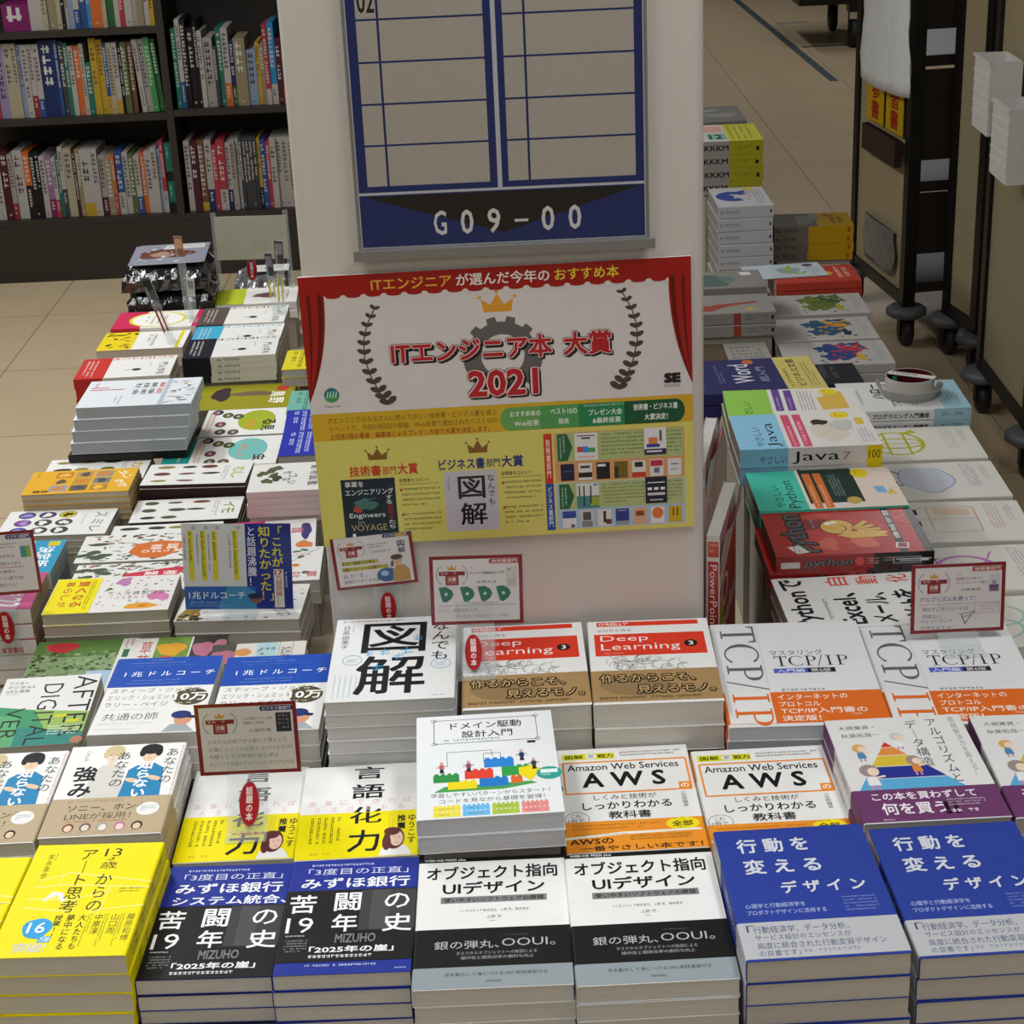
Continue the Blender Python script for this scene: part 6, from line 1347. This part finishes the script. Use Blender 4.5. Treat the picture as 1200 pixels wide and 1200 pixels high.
loop(.0385, .0335, .0002, '#4a0f16', sx=1.05).build('maroon_lining', M_PRINT, o)
loop(.046, .020, .0, '#aaa8a3', flare=.012, a0=170, a1=395).build('loose_tail', M_PRINT, o)
b = MB(); b.box(-.038, -.007, .0345, .044, .009, .0355, '#c4c0bb'); A1 = Art(); A1.G(6, 20, 94, 80, 1, '#2a2a2a', 3, .8, 5); put_art(b, A1.cover, lambda u, v, h: (-.038 + u * .00082, -.007 + (1 - v / 100) * .016, .0355 + h)); b.build('paper_label', M_PRINT, o, rot=(0, 0, R(-10)))
b = MB(); b.lathe([(.0002, .002), (.0375, .002), (.0375, .004), (.0002, .004)], 30, '#4a0f16'); b.build('maroon_disc', M_MAROON, o)
b = MB(); b.box(-.03, -.004, .012, -.022, .004, .03, '#1f7a4a'); b.build('green_tab', M_PRINT, o)
# ------------------------------------------------------------------ upright presentation manuals against the pillar
def upright(x, y, z, yaw, lean, lab, hh=.235, ww=.18, tt=.016):
    o = empty('upright_manual', (x, y, z), 0, rot=(0, R(lean), R(yaw))); tag(o, lab, 'book', 'red manuals standing by the pillar')
    # local: spine faces -y at x 0..tt, front cover is the +x side, height z
    b = MB(); b.box(.0008, .001, .001, tt - .0008, ww - .001, hh - .001, '#c4c0ba'); b.build('pages', M_PAGES, o)
    c = MB(); c.box(0, 0, 0, .0008, ww, hh, '#cfccc8'); c.box(tt - .0008, 0, 0, tt, ww, hh, '#d2cfcb'); c.box(0, -.0006, 0, tt, .0002, hh, '#d0cdc9')
    a = Art(); a.R(8, 3.5, 92, 12.5, '#b8452c'); a.G(20, 4.5, 80, 11.5, 2, '#e0c0b4', 3); a.R(8, 15, 92, 100, '#a32a22')
    vs, fs, a0, a1, b0, b1 = glyphs('PowerPoint 2019', .0)
    a.cur.append(([(80 - (1 - (yy - b0) / (b1 - b0)) * 55, 17 + (xx - a0) / (a1 - a0) * 56) for xx, yy in vs], [f for f in fs if all(17 + (vs[i][0] - a0) / (a1 - a0) * 56 < 99 for i in f)], '#e6d4cc'))
    put_art(c, a.cover, lambda u, v, h: (u / 100 * tt, -.0007 - h, hh * (1 - v / 100)))
    a = Art(); a.R(0, 0, 100, 100, '#cdb9b4'); a.P([(0, 16), (70, 4), (70, 12), (0, 25)], '#b8342a'); a.T('超入門', 10, 11, 48, 17, '#e6d8d2', .02); a.R(4, 34, 100, 100, '#a8281f'); a.P([(4, 34), (100, 20), (100, 44), (4, 44)], '#b8402a'); a.E(30, 42, 20, 9, '#d6cbc6'); a.E(30, 42, 15, 6.5, '#a8281f'); a.T('PowerPoint', 10, 54, 96, 66, '#dccbc4', .02); a.P([(0, 46), (24, 40), (24, 60), (0, 64)], '#b5ab22'); a.GV(5, 45, 19, 60, 2, '#5a5410', 3)
    put_art(c, a.cover, lambda u, v, h: (tt + h, u / 100 * ww, hh * (1 - v / 100)))
    c.build('cover', M_GLOSS, o)
    # cover corner curling away at the top
    cu = MB(); n = 10; m_ = 5; pts = []
    for j in range(m_ + 1):
        for i in range(n + 1):
            v_ = i / n; s_ = j / m_
            pts.append((tt + .0008 + .013 * s_ ** 1.7 * math.sin(PI * (.15 + .7 * v_)), ww * (.01 + .97 * v_), hh * (.80 + .205 * s_)))
    fs_ = [(j * (n + 1) + i, j * (n + 1) + i + 1, (j + 1) * (n + 1) + i + 1, (j + 1) * (n + 1) + i) for j in range(m_) for i in range(n)]
    cu.add(pts, fs_, '#c9c0bc')
    cu.add([(px - .0006, py, pz) for px, py, pz in pts], [q[::-1] for q in fs_], '#c07a78')
    cu.build('curled_cover', M_GLOSS, o, smooth=True)
    return o
upright(.2405, 2.045, .508, -14, 0, 'red presentation manual standing against the pillar, nearer of two')
upright(.248, 2.262, .520, -12, 0, 'red presentation manual standing behind its twin at the pillar')
for (x_, y_, z_, l_) in ((.272, 2.13, .5075, .19), (.274, 2.345, .5195, .18)):
    b = MB(); b.box(-.028, -l_ / 2, TABLE_Z, .028, l_ / 2, z_); b.build('riser', M_RISER, TABLES[2][1], loc=(x_, y_, 0), rot=(0, 0, R(-13)))
# loose leaflet and the small white slip on the right wing
o = MB(); o.box(-.088, -.055, 0, .088, .055, .0012, '#b9c4cc')
A1 = Art(); A1.R(0, 0, 100, 100, '#bac6cf'); A1.blob(56, 50, 14, 26, '#8fa3a8', 3, .2); A1.ring(66, 46, 14, 34, 6, '#8fb02a', 24, 30, 250); A1.E(84, 18, 7, 10, '#5a1440'); A1.GV(80, 30, 97, 92, 4, '#5a7a9a', 3, .4, 8); A1.GV(4, 20, 22, 90, 3, '#9aa6ae', 5, .3, 8)
put_art(o, A1.cover, art_map(.176, .11, .0012, 0))
lf = o.build('pale_leaflet', M_GLOSS, loc=(.632, 3.905, PLACE['redbook'][2] + .0012), rot=(0, R(0), R(4))); tag(lf, 'pale blue and green leaflet lying across the red book', 'leaflet')

# ------------------------------------------------------------------ bookcase with upright books
SY = 6.177; SB = SY + .30
bc = tag(empty('bookcase', (-1.1, SY, 0)), 'dark brown bookcase full of upright books at the far left', 'bookcase')
def bcbox(name, x0, y0, z0, x1, y1, z1):
    b = MB(); b.box(x0 + 1.1, y0 - SY, z0, x1 + 1.1, y1 - SY, z1); return b.build(name, M_WOOD, bc)
bcbox('plinth', -2.3, SY, 0, -.2, SB, .197)
bcbox('back_panel', -2.3, SB + .0005, 0, -.2, SB + .02, 1.9)
for x_ in (-2.3, -1.1, -.2): bcbox('upright_panel', x_ - (0 if x_ < -2 else .012), SY + .001, .1975, x_ + (.024 if x_ < -2 else .013), SB, 1.9)
for z_ in (.1975, .545, .833, 1.15, 1.5, 1.86):
    bcbox('shelf', -2.275, SY + .002, z_, -1.1125, SB, z_ + .022); bcbox('shelf', -1.0865, SY + .002, z_ + (.008 if z_ == .545 else (.23 if z_ == .833 else 0)), -.213, SB, z_ + .022 + (.008 if z_ == .545 else (.23 if z_ == .833 else 0)))
PXM = 2.93e-3
SP = {}
def shelf_row(x0, z, items, where, group, seed, xe):
    rg = random.Random(seed); x = x0
    tot = sum(it[1] for it in items) * PXM + (.016 if any(len(it) > 6 for it in items) else 0); ks = min(1.12, (xe - x0) / tot); was = 0
    names = {}
    for k, it in enumerate(items):
        c, wpx, hpx = it[0], it[1], it[2]; c2 = it[3] if len(it) > 3 else None; f2 = it[4] if len(it) > 4 else .25; lab = it[5] if len(it) > 5 else None
        lean = it[6] if len(it) > 6 else 0
        w = wpx * PXM * ks - .0006; h = hpx * PXM * .985; d = .15 + rg.uniform(0, .03)
        if lean and not was: x += .0145; was = 1
        b = MB(); b.box(0, 0, 0, w, d, h, c)
        a = Art()
        if c2: a.R(0, 100 - f2 * 100, 100, 100, c2)
        dark = sum(hexc(c)[:3]) < .75
        ink = '#c9c6c0' if dark else rg.choice(['#3a3836', '#4a3a3a', '#2a3350', '#55322c'])
        a.GV(16, 6, 84, 100 - (f2 * 100 + 2 if c2 else 22), 1, ink, k, .8, asp=w / h * 1.25)
        if c2 and f2 > .2: a.GV(26, 100 - f2 * 88, 74, 94, 1, '#cfcac4' if sum(hexc(c2)[:3]) < .75 else '#333', k + 1, .8, asp=w / h * 1.25)
        if rg.random() < .5: a.G(28, 100 - 8, 72, 100 - 4, 1, ink, k + 3, .8, 30)
        put_art(b, a.cover, lambda u, v, hh: (u / 100 * w, -.0002 - hh, h * (1 - v / 100)))
        yy = SY + .022 + rg.uniform(0, .012)
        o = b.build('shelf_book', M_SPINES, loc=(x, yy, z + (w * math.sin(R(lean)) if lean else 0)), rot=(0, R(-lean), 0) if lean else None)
        cn = CN.get(c, 'pale')
        extra = (' with %s foot' % CN.get(c2, 'coloured')) if c2 else ''
        tag(o, '%s book%s, %s from the left, %s' % (cn, extra, NTH(k + 1), where), 'book', group)
        x += w + .0006
def NTH(n): return '%d%s' % (n, 'th' if 10 <= n % 100 <= 20 else {1: 'st', 2: 'nd', 3: 'rd'}.get(n % 10, 'th'))
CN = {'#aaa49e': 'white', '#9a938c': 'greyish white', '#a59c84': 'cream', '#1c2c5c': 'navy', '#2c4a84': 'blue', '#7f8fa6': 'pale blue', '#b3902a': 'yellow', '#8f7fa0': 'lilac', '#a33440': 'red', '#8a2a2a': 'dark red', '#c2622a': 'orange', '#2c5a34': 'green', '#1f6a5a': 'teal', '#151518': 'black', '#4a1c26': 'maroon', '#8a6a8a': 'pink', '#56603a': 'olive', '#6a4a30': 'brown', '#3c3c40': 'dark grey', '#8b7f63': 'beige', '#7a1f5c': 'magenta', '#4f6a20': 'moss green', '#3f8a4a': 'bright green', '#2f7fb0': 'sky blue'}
W_, w2, cr, nv, bl, pb, ye, li, re, dr, og, gn, te, bk, ma, pk, ol, bn_, dg, be, mg, mo, bg_, sk = CN.keys()
r1 = [(W_, 5, 82, nv, .3), (w2, 6, 82, re, .3), (li, 11, 86), (cr, 9, 86), (cr, 6, 86), (pb, 6, 84), (W_, 7, 84, None), (W_, 6, 84, dr, .3), (W_, 7, 84, bl, .25), (nv, 18, 88), (bl, 4, 88), (dg, 6, 86), (te, 5, 84), (W_, 6, 80), (og, 7, 80), (W_, 5, 82), (te, 7, 60), (ye, 8, 88), (ye, 7, 86), (bl, 5, 82, ye, .25), (cr, 6, 82), (W_, 6, 82, ye, .2), (bk, 4, 80), (ol, 7, 82), (bn_, 6, 82), (W_, 6, 84, W_, .4, None, 3), (w2, 7, 84, None, .2, None, 3), (bg_, 7, 86, None, .2, None, 3), (gn, 6, 84, None, .2, None, 3)]
r0 = [(mg, 33, 30), (W_, 15, 75), (cr, 7, 75), (be, 10, 75), (cr, 6, 75), (bk, 5, 72), (w2, 4, 72), (pb, 6, 72), (W_, 7, 72, bl, .3), (bl, 8, 74), (sk, 5, 72), (og, 14, 78), (cr, 5, 74), (gn, 9, 74), (W_, 6, 72), (re, 6, 72), (W_, 9, 72), (w2, 6, 72), (be, 8, 72), (W_, 6, 72), (ye, 6, 72)]
r2 = [(te, 6, 84), (bl, 5, 60, W_, .3), (W_, 9, 76), (ma, 10, 82), (w2, 6, 78, dr, .25), (W_, 12, 82), (og, 8, 80, bk, .5), (bk, 6, 78), (bk, 5, 80), (W_, 7, 74), (pk, 8, 74, mg, .3), (W_, 5, 72, re, .3), (te, 4, 74), (W_, 6, 84, dg, .4), (cr, 10, 82), (ma, 4, 80), (be, 6, 80), (W_, 13, 80, ye, .2), (W_, 8, 80), (w2, 8, 72, ma, .3), (be, 8, 72), (og, 4, 72, re, .35), (bl, 9, 76, W_, .35), (W_, 7, 74), (ol, 7, 72), (W_, 7, 70, bl, .3), (og, 6, 72), (W_, 8, 74), (W_, 7, 78), (pb, 4, 76), (re, 5, 86, W_, .3)]
q1 = [(te, 5, 92), (W_, 5, 102, bl, .3), (bk, 6, 102), (bk, 7, 92), (bk, 4, 98), (W_, 5, 88), (w2, 10, 80), (dg, 4, 70), (te, 6, 90), (W_, 7, 90, og, .3), (nv, 5, 76, gn, .3), (be, 12, 78), (pb, 10, 64), (ye, 4, 72), (be, 5, 70), (re, 5, 92, W_, .2), (sk, 7, 94, W_, .25), (ma, 6, 76), (dg, 9, 62, og, .3), (dg, 9, 62)]
q2 = [(W_, 7, 84), (ma, 8, 84), (bn_, 8, 84, ye, .12), (W_, 8, 84, nv, .3), (re, 6, 78), (re, 9, 84, W_, .3), (W_, 6, 80, nv, .3), (w2, 6, 84), (W_, 4, 84), (dg, 4, 86), (dg, 4, 86), (dg, 4, 86), (dg, 4, 86), (dg, 4, 86), (ye, 4, 84, bk, .3), (bl, 6, 82), (re, 5, 80), (W_, 7, 84), (W_, 6, 84), (W_, 7, 84), (W_, 6, 84), (W_, 6, 86), (W_, 7, 86), (W_, 6, 86), (W_, 6, 86)]
shelf_row(-1.625, .8553, r0, 'upper shelf, left bay', 'upright books on the upper shelf, left bay', 1, -1.118)
shelf_row(-1.705, .568, r1, 'middle shelf, left bay', 'upright books on the middle shelf, left bay', 2, -1.116)
shelf_row(-1.765, .2203, r2, 'bottom shelf, left bay', 'upright books on the bottom shelf, left bay', 3, -1.142)
shelf_row(-1.072, .576, q1, 'middle shelf, right bay', 'upright books on the middle shelf, right bay', 4, -.65)
shelf_row(-1.072, .2203, q2, 'bottom shelf, right bay', 'upright books on the bottom shelf, right bay', 5, -.62)
o = MB(); o.box(0, 0, 0, .022, .15, .245, '#151518'); A1 = Art(); A1.R(0, 2, 100, 42, '#1f6a5a'); A1.R(0, 56, 100, 86, '#1f6a5a'); A1.GV(30, 6, 70, 38, 1, '#7fb0a0', 3, .6, 8); A1.GV(30, 60, 70, 82, 1, '#7fb0a0', 4, .6, 8)
put_art(o, A1.cover, lambda u, v, h: (u / 100 * .022, -.0002 - h, .245 * (1 - v / 100)))
dv = o.build('shelf_marker', M_SPINES, loc=(-1.139, SY + .03, .2203)); tag(dv, 'black and teal shelf divider at the right end of the bottom left shelf', 'divider')

# ------------------------------------------------------------------ mobile racks on castors, right
def caster(parent, x, y, z=0, s=1.0):
    b = MB(); b.lathe([(.0, .0), (.034 * s, .0), (.0405 * s, .005), (.0405 * s, .025), (.034 * s, .03), (.0, .03)], 24)
    # turn wheel on its side
    b.v = [(vx, vz - .015, vy + .041 * s) for vx, vy, vz in b.v]
    o_ = b.build('castor', M_RUBBER, parent, smooth=True, loc=(x, y, z))
    f = MB(); f.box(-.012 * s, -.022, .03 * s, .012 * s, -.0165, .075 * s); f.box(-.012 * s, .0165, .03 * s, .012 * s, .022, .075 * s); f.box(-.02 * s, -.024, .075 * s, .02 * s, .024, .085 * s); f.build('fork', M_BLACK, o_)
    g = MB(); g.lathe([(.0, .085 * s), (.046 * s, .085 * s), (.056 * s, .092 * s), (.056 * s, .106 * s), (.046 * s, .114 * s), (.0, .114 * s)], 28); g.build('bumper_disc', M_GREYPL, o_, smooth=True)
def rack(name, p0, p1, depth, label, hgt=1.45, shelves=True, panel=True):
    (xa, ya), (xb, yb) = p0, p1      # end panel from p0 (far) to p1 (near)
    d = Vector((xb - xa, yb - ya)); Lp = d.length; ang = math.atan2(d.y, d.x)
    o = empty(name, (xa, ya, 0), ang); tag(o, label, 'rack', 'mobile display racks along the aisle')
    # local x runs far -> near along the panel, local +y is into the rack
    for x_ in (0, Lp):
        b = MB(); b.box(x_ - .018, -.006, .12, x_ + .018, .030, hgt); b.build('post', M_BLACK, o)
        b = MB(); b.box(x_ - .018, depth - .03, .12, x_ + .018, depth + .006, hgt); b.build('post', M_BLACK, o)
        caster(o, x_, .012, s=1.04); caster(o, x_, depth - .012, s=1.04)
    b = MB(); b.box(.0185, .004, .155, Lp - .0185, .018, hgt - .02); b.build('end_panel', M_CREAM, o)
    b = MB(); b.box(.0185, -.004, .12, Lp - .0185, .028, .1545); b.build('base_rail', M_BLACK, o); b = MB(); b.box(.0185, depth - .028, .12, Lp - .0185, depth + .004, .1545); b.build('base_rail', M_BLACK, o)
    if shelves:
        for z_ in (.155, .45, .80, 1.15):
            b = MB(); b.box(.0, .0305, z_, Lp, depth - .0305, z_ + .03); b.build('shelf', M_WOOD, o)
        for z_, h_ in ((.27, .175), (.54, .25), (.90, .22)):
            b = MB(); b.box(Lp - .012, .0305, z_, Lp, depth - .0305, z_ + h_); b.build('shelf_face', M_WOOD, o)
    return o
rk = rack('display_rack', (1.106, 5.5), (1.160, 5.03), .62, 'nearer-aisle rack with yellow signs on its cream end panel')
# on its panel: yellow signs, tray, plastic sleeve, paper scraps
def on_panel(s, z, off=.0015):
    d = Vector((1.160 - 1.106, 5.03 - 5.5)); n = Vector((d.y, -d.x)).normalized()      # outward, toward the aisle
    if n.x > 0: n = -n
    p = Vector((1.106, 5.5)) + d * s + n * (off + .0045); return (p.x, p.y, z), math.atan2(d.y, d.x)
for k, (s_, txt) in enumerate(((.40, '学参'), (.76, '学習'))):
    p, an = on_panel(s_, .60, .002)
    A1 = Art(); A1.R(0, 0, 100, 100, '#a88a0e'); A1.V('の' + txt + '書', 25, 6, 75, 96, '#8a1a10', .03)
    so = sheet('yellow_sign', .15, .24, .002, '#a88a0e', A1, loc=p, rot=(0, 0, an)); tag(so, ('yellow sign with red characters on the rack panel, farther of two', 'yellow sign with red characters on the rack panel, nearer of two')[k], 'sign', 'yellow shelf signs')
p, an = on_panel(.60, .515, .004)
b = MB(); b.box(-.15, -.018, 0, .15, .0, .008); b.box(-.15, -.020, 0, .15, -.018, .075); b.box(-.15, -.002, .008, .15, .0, .075); b.box(-.15, -.018, .008, -.148, -.002, .075); b.box(.148, -.018, .008, .15, -.002, .075)
o = b.build('leaflet_tray', plain('dark_red_brown', '#2a1412', .5), loc=p, rot=(0, 0, an)); tag(o, 'dark red-brown leaflet tray under the yellow signs', 'tray')
def crumple(w, h, dpt, seed, mat, name, loc, rz, nx=12, ny=14, label='', cat=''):
    rg = random.Random(seed); b = MB(); vs = []
    for sd in (0, 1):
        for j in range(ny + 1):
            for i in range(nx + 1):
                u, v = i / nx, j / ny; e = math.sin(PI * u) ** .5 * (1 - v * .25)
                off = dpt * e * (1 if sd == 0 else .15) + rg.uniform(-1, 1) * dpt * .12
                vs.append(((u - .5) * w * (1 - .08 * math.sin(v * 7 + seed)), -off if sd == 0 else -off, h * v))
    N = (nx + 1) * (ny + 1); fs = []
    for sd in (0, 1):
        for j in range(ny):
            for i in range(nx):
                f = (sd * N + j * (nx + 1) + i, sd * N + j * (nx + 1) + i + 1, sd * N + (j + 1) * (nx + 1) + i + 1, sd * N + (j + 1) * (nx + 1) + i); fs.append(f if sd == 0 else f[::-1])
    for i in range(nx): fs.append((i + 1, i, N + i, N + i + 1))
    b.add(vs, fs); o = b.build(name, mat, smooth=True, loc=loc, rot=(0, 0, rz)); tag(o, label, cat); return o
p, an = on_panel(.60, .72, .012)
crumple(.40, .50, .03, 4, M_BAGP, 'plastic_sleeve', p, an, label='big milky plastic sleeve hanging over the rack end panel', cat='bag')
p, an = on_panel(.55, .19, .003)
crumple(.28, .13, .012, 8, plain('foil_film', '#77777a', .2, .6, noise=.5, scale=40, bump=1.0), 'foil_scrap', p, an, 10, 6, label='crinkled clear foil stuck low on the rack panel', cat='foil')
rack('display_rack', (1.262, 4.93), (1.293, 4.74), .62, 'second rack along the aisle, showing a narrow cream end panel')
rack('display_rack', (1.232, 4.44), (1.222, 3.98), .62, 'nearest rack at the right edge, with white plastic boxes hung on it', shelves=False)
# boxes seen between the racks
for k, (x_, y_, z_, sx, sy, sz, c, lab) in enumerate(((1.50, 5.26, .4805, .22, .12, .10, '#a8a49c', 'pale box on the lower shelf of the rack with yellow signs'), (1.50, 5.24, .1855, .25, .14, .075, '#4a484a', 'grey box on the bottom shelf of the rack with yellow signs'))):
    b = MB(); b.box(-sx / 2, -sy / 2, 0, sx / 2, sy / 2, sz, c); A1 = Art(); A1.G(10, 20, 90, 80, 3, '#777'); put_art(b, A1.cover, lambda u, v, h: ((u / 100 - .5) * sx, -sy / 2 - .0003 - h, sz * (1 - v / 100)))
    o = b.build('cardboard_box', M_PRINT, loc=(x_, y_, z_), rot=(0, 0, R(-3))); tag(o, lab, 'box')
def hbox(w, d, h, th=.003):
    b = MB()
    b.box(-w / 2, -d, 0, w / 2, 0, th); b.box(-w / 2, -d, th, w / 2, -d + th, h); b.box(-w / 2, -th, th, w / 2, 0, h); b.box(-w / 2, -d + th, th, -w / 2 + th, -th, h); b.box(w / 2 - th, -d + th, th, w / 2, -th, h)
    for k in range(5): b.box(-w / 2 - .001, -d - .0012, h * (.2 + .14 * k), w / 2 + .001, -d - .0002, h * (.24 + .14 * k))
    b.box(-w / 2 - .004, -d - .004, h - .006, w / 2 + .004, -d, h); return b
for k, (y_, z_, lab) in enumerate(((4.262, .775, 'white ribbed plastic box on the nearest rack, farther of two'), (4.083, .70, 'white ribbed plastic box on the nearest rack at the frame edge'))):
    an = math.atan2(-.46, -.010)
    o = hbox(.15, .075, .17).build('plastic_box', M_WHITEPL, loc=(1.2215, y_, z_), rot=(0, 0, an)); tag(o, lab, 'box', 'white boxes on the nearest rack')
    b = MB(); b.box(-.06, -.06, .01, .06, -.012, .12, '#b5b1a8'); b.build('leaflets', M_PRINT, o)

# ------------------------------------------------------------------ far trolley and floor marks
o = tag(empty('trolley', (2.08, 10.87, 0)), 'black trolley on castors standing on the far floor', 'trolley')
b = MB(); b.box(-.32, -.36, .245, .55, .40, .275); b.build('deck', M_BLACK, o)
for (x_, y_) in ((0, -.32), (0, .33), (.48, -.32), (.48, .33)):
    b = MB(); b.lathe([(0, 0), (.07, 0), (.078, .006), (.078, .034), (.07, .04), (0, .04)], 22); b.v = [(vz - .02, vy, vx + .0785) for vx, vy, vz in b.v]
    w_ = b.build('castor', M_RUBBER, o, smooth=True, loc=(x_, y_, 0)); f = MB(); f.box(-.03, -.014, .08, -.0245, .014, .2); f.box(.0245, -.014, .08, .03, .014, .2); f.box(-.035, -.04, .2, .035, .04, .2448); f.build('fork', M_BLACK, w_)
for (x_, y_) in ((-.3, -.34), (.53, -.34), (-.3, .38), (.53, .38)):
    b = MB(); b.box(x_ - .015, y_ - .015, .2755, x_ + .015, y_ + .015, .95); b.build('post', M_BLACK, o)
def floor_strip(x0, y0, x1, y1, w, mat, label):
    d = Vector((x1 - x0, y1 - y0)); n = Vector((-d.y, d.x)).normalized() * w / 2; b = MB()
    b.prism([(x0 - n.x, y0 - n.y), (x1 - n.x, y1 - n.y), (x1 + n.x, y1 + n.y), (x0 + n.x, y0 + n.y)], .0003, .0012)
    o = b.build('floor_tape', mat); tag(o, label, 'tape')
floor_strip(1.70, 13.2, 1.775, 9.46, .045, M_TAPE, 'long dark floor tape running away across the far floor')
floor_strip(1.80, 10.62, 2.9, 10.66, .035, M_TAPE, 'dark floor tape crossing under the trolley')
floor_strip(1.80, 11.6, 2.0, 11.62, .06, M_TAPEW, 'worn pale tape mark on the far floor by the trolley')
floor_strip(1.72, 13.0, 1.95, 13.05, .06, M_TAPEW, 'worn pale tape mark at the top edge of the floor')
